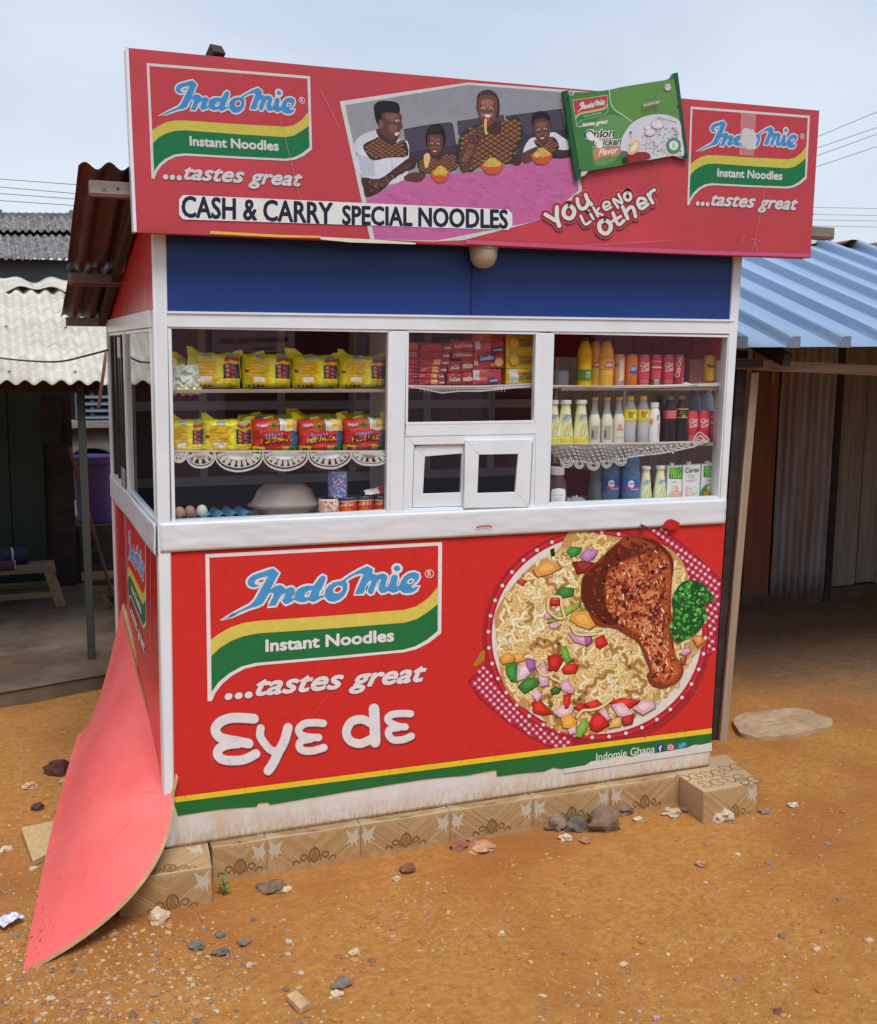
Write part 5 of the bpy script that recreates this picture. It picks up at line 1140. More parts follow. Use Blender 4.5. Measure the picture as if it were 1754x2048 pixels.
# the near posts and the beam
def leanpost(name, b, t, w_, d_, mat):
    b = Vector(b); t = Vector(t); q = [b, b+Vector((w_, 0, 0)), t+Vector((w_, 0, 0)), t]
    return MB().hexa(q, (0, d_, 0)).build(name, mat, shed, bevel=.003)
LTW = pm('pale_batten', (.40, .31, .22), (.29, .22, .15), 12, .85, stretch=(5, 5, .3), bump=.4)
pb = PZ(1425, 1480, GZ-.02); 
b1 = PY(1423, 1482, .6); t1 = PY(1477, 700, .6); b2 = PY(1438, 1484, .58); t2 = PY(1502, 745, .58)
leanpost('post', (b1.x, .6, b1.z), (t1.x, .6, t1.z), PY(1442, 1482, .6).x-b1.x, .09, DKW)
leanpost('batten', (b2.x, .575, b2.z-.02), (t2.x, .575, t2.z), PY(1453, 1484, .58).x-b2.x, .02, LTW)
be0 = PY(1480, 728, .54); be1 = PY(1754, 741, .54)
dirb = (be1-be0)/(be1.x-be0.x)
BEAM = pm('beam_wood', (.30, .21, .145), (.20, .135, .09), 8, .85, stretch=(.3, 4, 4), bump=.5, c3=(.13, .085, .06), s3=4)
mb = MB(); random.seed(3); segs = 16; pr = None
tops = []; bots = []
for i in range(segs+1):
    x = be0.x-.02+i*(2.2/segs); c = be0+dirb*(x-be0.x)
    tops.append((x, .54, c.z+.026+.004*noise.noise(Vector((i*.9, 0, 0))))); bots.append((x, .54, c.z-.026+.005*noise.noise(Vector((i*.8, 4, 0)))))
bk_t = [(x, .60, z) for x, y, z in tops]; bk_b = [(x, .60, z) for x, y, z in bots]; n_ = segs+1
mb.add(bots+tops+bk_b+bk_t, sum([[(i, i+1, n_+i+1, n_+i), (2*n_+i+1, 2*n_+i, 3*n_+i, 3*n_+i+1), (n_+i, n_+i+1, 3*n_+i+1, 3*n_+i), (i+1, i, 2*n_+i, 2*n_+i+1)] for i in range(segs)], [])+[(0, n_, 3*n_, 2*n_), (n_-1, 3*n_-1, 4*n_-1, 2*n_-1)])
mb.build('beam', BEAM, shed, angle=30)
for x_ in (2.62, 3.05, 4.3, 5.5, 6.7): MB().bar((x_, .45, 1.80), (x_, 2.4, 1.80+RS*1.95), .05, .06).build('rafter', DKW, shed)
MB().box(2.70, 2.95, .50, .538, 1.765, 1.80).build('packing_block', DKW, shed, bevel=.004)
bp = PY(1475, 742, .52); MB().box(bp.x-.03, bp.x+.14, .50, .62, bp.z+.012, bp.z+.06).build('beam_stub', DKW, shed, bevel=.006) if False else None
# small yellow chain on the door edge
ch = MB(); c0 = PY(1547, 746, yw-.05)
for k in range(6): ch.lathe([(.006, -.006), (.012, 0), (.006, .006)], (c0.x, yw-.05, c0.z-.014*k), 8)
tag(ch.build('yellow_chain', pm('yellow_plastic', (.55, .45, .05), None), org=(c0.x, yw-.05, c0.z)), 'short yellow and black chain hanging on the brown door edge of the shed', 'chain')
# shed end walls far right and a dim back to close it
MB().box(7.4, 7.45, .5, 3.05, GZ, 2.4).build('plank', WALLW, shed)

# ------------------------------------------------------------ NEIGHBOUR ON THE LEFT: green shack with a pale corrugated porch roof
shack = thing('green_shack', (-.8, 4.2, GZ), 'dark green plank shack with a pale corrugated cement porch roof, left of the kiosk', 'shack')
FC = pm('fibre_cement', (.56, .52, .44), (.42, .38, .31), 9, .85, stretch=(1, 3, 1), bump=.3, c3=(.62, .58, .50), s3=3)
sl = (2.245-1.63)/1.8
corr('porch_roof_sheet', (-2.6, 2.72, 1.625), (1, 0, 0), (0, 1, sl), 4.2, 1.95, .096, .015, FC, shack, nx=420, ny=16, dent=.006, solid=.006)
corr('ridge_capping', (-2.6, 4.38, 2.225), (1, 0, 0), (0, 1, .22), 4.2, .42, .22, .016, FC, shack, nx=260, ny=4, dent=.03, seed=3, solid=.006)
DG = pm('dark_green_boards', (.018, .045, .035), (.013, .033, .027), 5, .55, stretch=(3, 3, .4), bump=.15)
yg = 5.1; gx1 = PY(147, 900, yg).x
xx = -3.0
MB().box(-3.0, gx1-.004, yg+.035, yg+.05, -.06, 1.95).build('backing_boards', DKW, shack)
for i, wd_ in enumerate((.32, .33, .3, .34, .3, .33, .32, .30, .25)):
    x2 = min(xx+wd_, gx1)
    if x2-xx > .02: MB().box(xx+.003, x2-.003, yg-.003*(i % 2), yg+.03, -.06, 1.95).build('plank', DG, shack, bevel=.002)
    xx = x2
pp = [PY(a_, b_, yg-.008) for a_, b_ in ((82, 800), (124, 800), (122, 890), (84, 888))]
MB().hexa(pp, (0, .004, 0)).build('faded_patch', pm('purple_patch', (.035, .02, .04), (.02, .025, .028), 9, .7), shack)
GP = pm('green_post', (.035, .055, .042), (.06, .05, .038), 12, .8, stretch=(4, 4, .5), bump=.4)
def vpost(u0, v0, u1, v1, wpx, y, mat, name='post', par=shack, d_=.06):
    b = PY(u1, v1, y); t = PY(u0, v0, y); w_ = (PY(u1+wpx, v1, y).x-b.x)
    return MB().hexa([(b.x, y, b.z), (b.x+w_, y, b.z), (t.x+w_, y, t.z), (t.x, y, t.z)], (0, d_, 0)).build(name, mat, par, bevel=.004)
vpost(153, 768, 178, 1346, 15, 2.88, GP)
MB().box(-2.6, 1.5, 2.9, 2.95, 1.56, 1.63).build('porch_beam', DKW, shack, bevel=.003)
for x_ in (-1.9, -.9, .1, 1.1): MB().bar((x_, 2.76, 1.585), (x_, 5.0, 1.585+sl*2.24), .05, .05).build('rafter', DKW, shack)
nl = MB()
for i in range(12):
    for t in (.12, .95):
        x = -2.6+.118*(3*i+.25); nl.lathe([(.011, 0), (.006, .006), (.0, .009)], (x, 2.72+t*.94, 1.625+sl*t*.94+.019), 8)
nl.build('roof_nails', pm('rusty_nail', (.06, .04, .03), None), shack)['kind'] = 'stuff'
# concrete porch slab
slabp = [PZ(a_, b_, -.055) for a_, b_ in ((-420, 1452), (0, 1385), (215, 1347), (262, 1335))]
sbk = [(.43, 3.6), (.33, 5.15)]
outl = [(-2.6, 2.35)]+[(p.x, p.y) for p in slabp[1:3]]+[(.10, 2.72), (.22, 3.6), (.10, 5.2), (-2.6, 5.2)]
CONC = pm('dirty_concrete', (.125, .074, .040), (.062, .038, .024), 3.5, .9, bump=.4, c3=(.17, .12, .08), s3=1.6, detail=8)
t3 = [(x, y, -.055) for x, y in outl]; b3 = [(x, y-.02, -.22) for x, y in outl]; n_ = len(t3)
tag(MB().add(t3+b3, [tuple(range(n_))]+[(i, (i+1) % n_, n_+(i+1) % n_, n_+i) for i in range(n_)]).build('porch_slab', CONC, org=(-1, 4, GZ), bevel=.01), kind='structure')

# what is stored in the gap
MB_ = MB
hs = thing('rendered_house', (-.2, 8.0, GZ), 'grey rendered house with a dark corrugated roof behind the green shack', 'house')
DFC = pm('dark_fibre_cement', (.20, .19, .185), (.06, .055, .055), 8, .9, stretch=(2, 1, 1), bump=.4, c3=(.32, .31, .3), s3=14)
rz0 = PY(0, 520, 7).z; rz1 = PY(0, 448, 9).z
corr('roof_sheet', (-5, 6.9, rz0-.2), (1, 0, .045), (0, 1, (rz1-rz0)/2), 7.5, 1.62, .07, .014, DFC, hs, nx=1000, ny=10, solid=.01)
corr('roof_sheet', (-5, 8.05, rz0-.2+(rz1-rz0)*.58+.05), (1, 0, .045), (0, 1, (rz1-rz0)/2), 7.5, 1.15, .07, .014, DFC, hs, nx=1000, ny=10, solid=.01, seed=4)
rc = MB(); 
rc.hexa([(-5, 8.9, rz1-.045-.2), (2.5, 8.9, rz1-.045+.14), (2.5, 8.9, rz1+.10+.14), (-5, 8.9, rz1+.10-.2)], (0, .3, 0))
for k in range(9):
    x = -4.7+k*.83; z = rz1+(x+.45)*.045; rc.box(x, x+.15, 8.87, 9.22, z-.03, z+.14)
rc.build('ridge_tiles', pm('ridge_tile', (.20, .20, .19), (.12, .12, .115), 6, .9, bump=.3), hs)
RND = pm('blue_grey_render', (.16, .185, .22), (.12, .14, .17), 3, .85, bump=.15)
MB().box(-5, 2.5, 7.15, 7.4, 1.75, rz0+.03).build('upper_wall', RND, hs)
WSH = pm('stained_whitewash', (.27, .25, .22), (.18, .16, .14), 5, .9, bump=.3)
MB().box(-5, 2.5, 7.16, 7.4, GZ-.05, 1.06).build('lower_wall', WSH, hs)
lz = [PY(160, v, 7.1).z for v in (785, 850)]
MB().box(-.3, 1.6, 7.05, 7.4, 1.061, 1.13).build('window_sill', WSH, hs, bevel=.005)
lv = MB(); x0_, x1_ = PY(150, 800, 7.1).x, PY(236, 800, 7.1).x
LVM = pm('blue_grey_louvre', (.11, .15, .19), (.08, .11, .14), 6, .5)
win = MB().box(x0_, x0_+.04, 7.12, 7.16, 1.14, 1.74).box(x1_, x1_+.04, 7.12, 7.16, 1.14, 1.74).box((x0_+x1_)/2-.06, (x0_+x1_)/2-.02, 7.12, 7.16, 1.14, 1.74).build('louvre_window', LVM, hs)
for k in range(9): lv.hexa([(x0_+.04, 7.10, 1.15+k*.065), (x1_, 7.10, 1.15+k*.065), (x1_, 7.15, 1.19+k*.065), (x0_+.04, 7.15, 1.19+k*.065)], (0, .006, -.008))
lv.build('louvre_blades', LVM, win)
MB().box(-5, 2.5, 7.3, 7.34, 1.06, 1.8).build('window_dark', BLACK, hs)

tag(MB().box(-.3, 1.2, 6.2, 6.3, GZ-.02, .34).build('gap_filler', DKW, org=(.4, 6.2, GZ)), 'dark filler boards added behind the wooden rack to darken the gap', 'boards')  # filler added to turn the bright gap behind the rack dark
# basin, purple drum, rack, stick, broom
bs = PY(182, 930, 5.9)
bx_, bz_ = PY(183, 950, 5.9).x, PY(183, 950, 5.9).z
mb = MB(); prof = [(0, 0), (.16, 0), (.23, .10), (.25, .11), (.235, .115), (.15, .015), (0, .015)]
vs = [(r_, z_) for r_, z_ in prof]
tmp = MB().lathe(vs, (0, 0, 0), 36)
rot = Matrix.Rotation(R(82), 3, 'X'); mb.v = [tuple(rot @ Vector(v_)*1.0+Vector((bx_, 5.9, bz_-.01))) for v_ in tmp.v]; mb.f = tmp.f; mb.c = tmp.c; mb.mi = tmp.mi
tag(mb.build('wash_basin', pm('black_plastic', (.01, .01, .013), None, rough=.4), org=(bx_, 5.9, bz_)), 'big round black basin tipped upright above the purple drum', 'basin')
dz0 = PY(190, 1050, 5.2).z; dz1 = PY(190, 918, 5.2).z; dx0, dx1 = PY(150, 1000, 5.2).x, PY(238, 1000, 5.2).x; rr = (dx1-dx0)/2
dm = thing('plastic_drum', ((dx0+dx1)/2, 5.45, dz0), 'open purple plastic drum standing on the wooden rack', 'drum')
PUR = pm('purple_plastic', (.15, .08, .30), (.11, .06, .23), 4, .45, bump=.1)
MB().lathe([(0, .005), (rr*.82, .0), (rr*.92, (dz1-dz0)*.5), (rr*.99, dz1-dz0), (rr*.93, dz1-dz0), (rr*.80, .02), (0, .02)], ((dx0+dx1)/2, 5.45, dz0), 36).build('drum_body', PUR, dm)
MB().lathe([(rr*1.0, dz1-dz0-.06), (rr*1.07, dz1-dz0-.05), (rr*1.07, dz1-dz0+.003), (rr*.98, dz1-dz0+.003)], ((dx0+dx1)/2, 5.45, dz0), 36).build('drum_rim', PUR, dm)
rk = thing('wooden_rack', (.2, 5.4, GZ), 'dark slatted wooden rack under the purple drum', 'rack')
mb = MB(); z_ = dz0-.002
rx0, rx1 = dx0-.02, dx1+.1
MB().box(rx0, rx1, 5.2, 5.75, z_-.035, z_-.004).build('top_board', pm('grey_brown_wood', (.10, .07, .055), (.06, .04, .03), 9, .85, bump=.3), rk)
for zz_ in (.28, .12, .0):
    MB().box(rx0, rx1, 5.22, 5.26, z_-.5+zz_, z_-.46+zz_).build('slat', MATS['grey_brown_wood'], rk)
for x_ in (rx0+.01, rx1-.05):
    for y_ in (5.21, 5.68): MB().box(x_, x_+.04, y_, y_+.04, GZ-.01, z_-.036).build('leg', DKW, rk)
st0 = PY(138, 893, 4.9); st1 = PY(228, 1204, 4.9)
tag(MB().bar(st0, (st1.x, 4.82, st1.z), .028, .02).build('wooden_stick', pm('red_stick', (.17, .075, .04), (.11, .05, .03), 9, .8, stretch=(1, 1, .3)), org=st1), 'long reddish wooden stick leaning against the rack behind the porch post', 'stick')
ls0 = PY(213, 700, 1.95); ls1 = PY(197, 816, 1.95)
tag(MB().bar(ls0, ls1, .022, .015).build('hanging_batten', pm('pinkish_batten', (.40, .20, .13), (.3, .15, .1), 9, .8), org=ls1), 'short pinkish batten hanging at the back corner of the kiosk', 'batten')
bm0 = PY(205, 1240, 4.2); br = thing('palm_broom', (bm0.x, 4.2, GZ), 'bundle of thin palm ribs lying by the kiosk corner', 'broom')
mb = MB(); random.seed(6)
for k in range(16):
    a0 = PY(196+random.uniform(-3, 6), 1240+random.uniform(-2, 8), 4.2); a1 = PY(242+random.uniform(0, 14), 1165+random.uniform(-14, 20), 4.3+random.uniform(-.06, .06)); mb.tube([a0, a1], .0045, 5)
mb.build('ribs', pm('palm_rib', (.20, .14, .08), (.12, .08, .05), 9, .8), br); MB().tube([PY(219, 1200, 4.22), PY(224, 1193, 4.22)], .03, 10).build('binding', BLACK, br)

# bench with rolled mats
bn = thing('wooden_bench', (-.5, 4.6, -.055), 'low weathered wooden bench on the concrete porch', 'bench')
BW = pm('bench_wood', (.27, .19, .115), (.16, .11, .065), 8, .85, stretch=(.3, 3, 3), bump=.4)
z_t = PY(100, 1137, 4.45).z; xr = PY(112, 1137, 4.45).x
MB().box(-1.7, xr, 4.45, 4.62, z_t-.03, z_t).box(-1.7, xr, 4.63, 4.80, z_t-.03, z_t).build('seat', BW, bn, bevel=.003)
xr2 = PY(122, 1190, 4.42).x; z2 = PY(100, 1190, 4.42).z
MB().box(-1.7, xr2, 4.42, 4.46, z2-.02, z2+.02).box(-1.7, xr2, 4.80, 4.84, z2-.02, z2+.02).build('stretcher', BW, bn, bevel=.003)
for y0_, y1_ in ((4.47, 4.40), (4.78, 4.85)):
    MB().bar((xr-.05, y0_, z_t-.031), (xr2+.0, y1_, -.056), .06, .04).build('leg', BW, bn); MB().bar((-1.5, y0_, z_t-.031), (-1.55, y1_, -.056), .06, .04).build('leg', BW, bn)
def roll(p0, p1, r_, mat, name, label, cat, strap=None, cap=None):
    t = thing(name, ((p0[0]+p1[0])/2, (p0[1]+p1[1])/2, p0[2]-r_), label, cat)
    MB().tube([p0, Vector(p0).lerp(Vector(p1), .5), p1], r_, 24).build('roll', mat, t)
    if strap:
        a_ = Vector(p0).lerp(Vector(p1), .38); b_ = Vector(p0).lerp(Vector(p1), .45); MB().tube([a_, b_], r_*1.03, 24, cap=False).build('strap', strap, t)
    if cap:
        d_ = (Vector(p1)-Vector(p0)).normalized(); MB().tube([Vector(p1)-d_*.004, Vector(p1)+d_*.004], r_*1.04, 24).build('end_face', cap, t)
        MB().tube([Vector(p1)+d_*.0045, Vector(p1)+d_*.007], r_*.3, 12).build('core', BLACK, t)
nx1 = PY(54, 1117, 4.7)
roll((PY(2, 1112, 4.7).x, 4.70, z_t+.062), (nx1.x, 4.72, z_t+.062), .062, pm('navy_mat', (.02, .025, .075), (.03, .03, .09), 20, .7), 'rolled_mat', 'rolled navy mat with a white strap lying on the bench', 'mat', strap=pm('white_strap', (.6, .6, .62), None), cap=MATS.get('navy_mat'))
roll((-1.2, 4.50, z_t+.036), (PY(30, 1130, 4.5).x, 4.46, z_t+.036), .036, pm('dark_mat', (.06, .03, .06), None, rough=.7), 'rolled_mat', 'thin rolled pink ended mat in front of the navy one', 'mat', cap=pm('pink_mat', (.55, .25, .33), (.4, .2, .25), 30, .7))

# cables
def cable(name, px_, y0_, y1_, r_, label, sag=0, n=14):
    pts = [PY(u, v, y0_+(y1_-y0_)*(i/(len(px_)-1))) for i, (u, v) in enumerate(px_)]
    o = MB().tube(pts, r_, 6).build(name, BLACK, org=pts[0]); tag(o, label, 'cable')
cable('cable', cr([(-60, 706), (0, 716), (60, 722), (120, 723), (170, 712), (216, 700)], 4, False), 3.2, 1.5, .005, 'black cable sagging across the pale cement roof to the kiosk')
WIREN = ['highest', 'second', 'third', 'lowest']
WR = pm('wire', (.25, .26, .28), None, rough=.6)
for i, (y0_, y1_) in enumerate(((355, 366), (371, 384), (384, 395), (398, 408))):
    pts = [PY(-300, y0_-8, 22), PY(-100, y0_-2, 21.5), PY(0, y0_+3, 21), PY(150, y1_+3, 20), PY(300, y1_+10, 19), PY(600, y1_+20, 18)]
    tag(MB().tube(pts, .008, 6).build('overhead_wire', WR, org=pts[0]), WIREN[i]+' of the four thin wires crossing the sky left of the billboard', 'wire', 'overhead wires left')
for i, (y0_, y1_) in enumerate(((272, 224), (295, 255), (310, 268), (332, 293))):
    pts = [PY(1300, y0_+95, 24), PY(1638, y0_, 22), PY(1754, y1_, 21), PY(1900, y1_-60, 20)]
    tag(MB().tube(pts, .009, 6).build('overhead_wire', WR, org=pts[1]), WIREN[i]+' of the four sloping wires in the sky right of the billboard', 'wire', 'sloping overhead wires right')
for i, y0_ in enumerate((415, 429, 440, 452)):
    pts = [PY(1300, y0_-6, 26), PY(1638, y0_, 26), PY(1754, y0_+2, 26), PY(1950, y0_+4, 26)]
    tag(MB().tube(pts, .008, 6).build('overhead_wire', WR, org=pts[1]), WIREN[i]+' of the four level wires low in the sky right of the billboard', 'wire', 'level overhead wires right')
# the hint of a bare tree above the rusty roof
tb = PY(246, 352, 24); tr_ = thing('bare_tree', (tb.x, 24, GZ), 'distant tree with thin twigs just showing above the rusty roof', 'tree')
MB().tube([(tb.x, 24, GZ), (tb.x+.1, 24, tb.z*.5), (tb.x, 24, tb.z-.2)], [.22, .15, .06], 10).build('trunk', DKW, tr_)
mb = MB(); random.seed(31); top = Vector((tb.x, 24, tb.z-.5))
for k in range(60):
    an = random.random()*6.28; d_ = Vector((math.cos(an)*.5, math.sin(an)*.5, random.uniform(.4, 1))); e = top+d_*random.uniform(.3, .62); mb.tube([top, top.lerp(e, .6)+Vector((random.uniform(-.05, .05), 0, 0)), e], [.014, .008, .003], 4)
    for q_ in range(5):
        c_ = e+Vector([random.uniform(-.07, .07) for _ in range(3)]); s_ = .022; mb.add([c_, c_+Vector((s_, 0, s_)), c_+Vector((0, s_, s_*1.6))], [(0, 1, 2)])
mb.build('crown', pm('far_twigs', (.09, .085, .08), None), tr_, smooth=False)

# ------------------------------------------------------------ across the street: what the panes reflect
op = thing('food_joint', (1.0, -9.4, GZ), 'lilac grey plank building seen only as a reflection in the left window', 'building')
LIL = pm('lilac_planks', (.60, .52, .60), (.50, .43, .50), 4, .8, stretch=(5, 5, .4), bump=.3)
x = -9.0; k = 0; random.seed(12)
while x < 11:
    wd_ = .32
    MB().box(x+.006, x+wd_-.006, -9.4-.02*(k % 2), -9.36, GZ, 3.1).build('plank', LIL, op) if k % 1 == 0 else None
    x += wd_; k += 1
MB().box(-9.2, 11.2, -10.6, -8.9, 3.12, 3.25).build('roof', pm('dark_eave', (.05, .05, .055), None), op)
MB().box(-9.1, 11, -9.35, -9.3, 2.45, 3.11).build('fascia', pm('fascia_grey', (.12, .11, .13), None), op)
def across(u, v, d):      # the mirror image of the pane's reflection ray lands on the wall over the road
    p = PY(u, v, 9.27); return Vector((p.x, -9.27+d, p.z))
q_ = [across(*p, 0) for p in ((590, 655), (425, 655), (425, 705), (590, 705))]
sb = MB().hexa(q_, (0, -.03, 0)).build('signboard', pm('sign_lilac', (.7, .62, .7), None), op)
a = Art(across, .002)
a.text('MARIAM FAST FOOD JOINT', (577, 683), (441, 688), 9, lin('5a0a14'), .03); a.text('0207340478', (549, 699), (507, 700), 5, lin('301420'), .02)
a.build('painted_sign', sb)
for x0_, x1_ in ((-6, -4.6), (2.0, 3.6), (5.5, 7)): MB().box(x0_, x1_, -9.36, -9.28, .5, 2.2).build('window', pm('dark_opening', (.01, .01, .012), None, rough=.3), op)
# ------------------------------------------------------------ GOODS
_lin0 = lin
def lin(h, k=1.3): return _lin0(h, k)
def at(u, z, y):                      # point on a shelf of height z, at depth y, under picture column u
    v = 700
    for _ in range(4):
        p = PY(u, v, y); v += (p.z-z)*F/max(.1, (p-CAM).dot(_fw))
    return Vector((PY(u, v, y).x, y, z))
def px_w(u0, u1, z, y): return at(u1, z, y).x-at(u0, z, y).x
VH = Vector((CAM.x, CAM.y, 0))
def cylmap(c, r, z0):                 # art on a can: x = arc length from the side that faces the street, y = height
    fa = math.atan2(-1, -.25)
    return lambda x, y, d: Vector((c.x+(r+d)*math.cos(fa+x/r), c.y+(r+d)*math.sin(fa+x/r), z0+y))
METAL = pm('can_metal', (.5, .5, .52), None, rough=.3, metal=.9)
def can(u, z, y, col, label, kind, r=.0265, h=.136, cat='can', top=None, group=None, txt=None, tcol=None):
    c = at(u, z, y); t = thing('drink_can', c, label, cat, group)
    mb = MB().lathe([(r*.8, .0), (r, .008), (r, h-.012), (r*.86, h-.003)], c, 28, col)
    b = mb.build('can_body', GLOSS, t)
    MB().lathe([(r*.86, h-.0028), (r*.88, h), (r*.8, h), (r*.78, h-.004), (0, h-.004)], c, 24).build('can_lid', METAL, t)
    a = Art(cylmap(c, r, z), .0006, 1e-5); a.fine = .007
    kind(a, r, h)
    a.build('can_print', t)
    return t
W1 = lin('e8e0dc')
def cola1(a, r, h):
    a.text('Coca', (-.020, h*.62), (.024, h*.66), .020, W1, .02, .3, up=(0, 1)); a.text('Cola', (-.016, h*.48), (.026, h*.52), .018, W1, .02, .3, up=(0, 1))
    for k in range(3): a.line([(-.018, .012+k*.008), (.018, .012+k*.008)], .003, lin('d98a88'), caps=False)
def cola2(a, r, h):
    a.line([(-.024, h*.80), (.024, h*.80)], .004, lin('e3b5b3'), caps=False); a.line([(-.024, h*.62), (.024, h*.62)], .007, lin('e0c2c0'), caps=False)
    for k in range(5): a.line([(-.02, h*(.28+k*.05)), (.018, h*(.28+k*.05))], .0022, lin('d0807e'), caps=False)
    barcode(a, -.010, .006, .020, .026)
def barcode(a, x, y, w_, h_):
    a.poly([(x, y), (x+w_, y), (x+w_, y+h_), (x, y+h_)], lin('c9c3c3'))
    for k in range(9): a.line([(x+.002+(w_-.004)*k/8, y+.002), (x+.002+(w_-.004)*k/8, y+h_-.004)], w_*.045, lin('30262c'), caps=False)
def cola3(a, r, h): a.text('Coca-Cola', (-.002, h*.32), (.004, h*.92), .022, W1, .02, .3, up=(-1, .0)); barcode(a, .012, .008, .014, .03)
def fan1(a, r, h):
    a.poly([(-.004, .03), (.018, .03), (.018, h-.02), (-.004, h-.02)], lin('e3c6b0')); barcode(a, -.012, .006, .02, .024); a.text('Fanta', (-.026, h*.62), (-.008, h*.66), .014, lin('2a3a80'), .03, .1, up=(0, 1))
def fan2(a, r, h):
    a.poly([(-.012, h*.44), (.018, h*.42), (.024, h*.62), (-.006, h*.66)], lin('2f58a8'), 3); a.text('FANTA', (-.010, h*.50), (.021, h*.52), .016, W1, .03, .1, up=(0, 1))
def malta(a, r, h):
    a.text('Malta', (-.018, h*.62), (.018, h*.62), .016, lin('231c14'), .03, up=(0, 1)); a.disc(0, h*.33, .012, .014, lin('e0b030')); a.disc(0, h*.33, .007, .009, lin('d9902c')); a.poly([(-.026, .008), (.026, .008), (.026, .026), (-.026, .026)], lin('8c2a1c'))
OR, ORD, CRD = lin('e58a48'), lin('d8761c'), lin('c2323c')
Y1 = .10; ZTR = ZT+.004; ZMR = ZM+.004
can(1236, ZTR, .11, lin('dd9260'), 'pale orange soda can, left of the two orange cans', fan1)
can(1261, ZTR, .10, ORD, 'deep orange soda can with a blue badge, next to the red cans', fan2)
can(1285, ZTR, .10, lin('cf4a55'), 'red cola can touching the deep orange can', cola1)
can(1309, ZTR, .10, CRD, 'red cola can with a barcode, second in the top shelf row', cola2)
can(1333, ZTR, .105, lin('cc4450'), 'red cola can with big white script, third in the top shelf row', cola1)
can(1354.5, ZTR, .11, lin('c23a42'), 'red cola can beside the stack of pink trays', cola3)
can(1417, ZTR, .11, lin('c8952c'), 'gold and dark red malt can at the right end of the top shelf', malta)
can(1381, ZMR, .11, lin('c63a40'), 'red cola can left of the other two on the middle shelf', cola1)
can(1404, ZMR, .11, lin('c92f38'), 'red cola can between two others on the middle shelf', cola1)
can(1426, ZMR, .12, lin('bf3a42'), 'red cola can at the right end of the middle shelf', cola2)

def bottle(name, u, z, y, prof, body, cap, label, cat='bottle', n=26, bmat=None, capprof=None, band=None, liquid=None, art=None, rl=None):
    """prof: (r,z) of the body; cap (colour, profile); band (z0, z1, colour, r) a wrap label"""
    c = at(u, z, y); t = thing(name, c, label, cat)
    MB().lathe(prof, c, n, body).build('bottle_body', bmat or GLOSS, t)
    if liquid:
        col, zt = liquid; pr = [(max(r_-.0018, 0), z_+.001) for r_, z_ in prof if z_ < zt]; r_l = np.interp(zt, [p[1] for p in prof], [p[0] for p in prof])-.0018
        MB().lathe(pr+[(r_l, zt), (0, zt)], c, n, col).build('drink', pm('liquid', None, attr=True, rough=.15, spec=.6), t)
    if cap: MB().lathe(cap[1], c, n, cap[0]).build('cap', pm('plastic_cap', None, attr=True, rough=.4), t)
    if band: MB().lathe([(band[3], band[0]), (band[3], band[1])], c, n, band[2]).build('wrap_label', GLOSS, t)
    if art: a = Art(cylmap(c, rl or (band[3] if band else max(p[0] for p in prof)), z), .0009, 1e-5); a.fine = .007; art(a); a.build('label_print', t)
    return t
JP = [(0, 0), (.026, 0), (.031, .006), (.030, .03), (.0315, .07), (.029, .075), (.0285, .12), (.031, .125), (.029, .15), (.020, .175), (.0125, .19), (.0125, .196)]
CP = lambda r, z0, h: [(r, z0), (r*1.04, z0+h*.2), (r, z0+h*.95), (r*.85, z0+h), (0, z0+h)]
def ja(a): a.disc(.002, .093, .016, .013, lin('d23a6a')); a.disc(.002, .094, .010, .007, lin('e9b0c4')); a.text('Tampico', (-.012, .088), (.016, .09), .009, W1, .03, .15, up=(0, 1)); [a.disc(x_, y_, .004, .004, lin('3f8a3a')) for x_, y_ in ((-.014, .082), (.018, .105), (.02, .083))]
def jb(a): a.poly([(-.022, .036), (.012, .036), (.012, .072), (-.022, .072)], lin('4f7a2c')); barcode(a, -.002, .040, .018, .024)
bottle('juice_bottle', 1168, ZTR, .10, JP, lin('e0a012'), (lin('2a3468'), CP(.0145, .188, .016)), 'orange juice bottle with blue cap and green label, leftmost of three', band=(.03, .074, lin('5d8a30'), .0325), art=jb)
bottle('juice_bottle', 1188, ZTR, .135, JP, lin('dc9a20'), (lin('2a3468'), CP(.0145, .188, .016)), 'orange juice bottle squeezed between two others, set further back', band=(.05, .10, lin('c9b040'), .0325), art=ja)
bottle('juice_bottle', 1211, ZTR, .10, JP, lin('dfa028'), (lin('2e3a72'), CP(.0145, .188, .016)), 'orange juice bottle with pink round logo, next to the pale orange can', band=(.075, .115, lin('d9a634'), .0325), art=ja)
YP = [(0, 0), (.030, 0), (.0345, .006), (.035, .02), (.032, .06), (.026, .11), (.021, .150), (.0185, .168), (.0225, .175), (.0225, .182)]
def ya(s_):
    def f(a):
        a.text('Ultra', (-.018*s_, .112*s_), (.016*s_, .118*s_), .019*s_, lin('2a7ab8'), .03, .2, up=(0, 1)); a.line([(-.015*s_, .106*s_), (.012*s_, .109*s_)], .002, lin('8fb8d0'))
        for k in range(4): a.line([(-.012*s_+k*.006, .04*s_), (-.008*s_+k*.007, .07*s_), (.002+k*.006*s_, .095*s_)], .0042, lin(['d9d08c', 'c2c284', 'e6dfa6', 'a9a878'][k]), smooth=3)
        a.line([(-.022*s_, .032*s_), (-.006*s_, .024*s_), (.014*s_, .028*s_), (.022*s_, .042*s_)], .0035, lin('6a7440'), smooth=4)
    return f
YC = (lin('dcdcd8'), [(.0232, .172), (.0240, .175), (.0240, .186), (.021, .188), (0, .188)])
YL = lin('dedaa8')
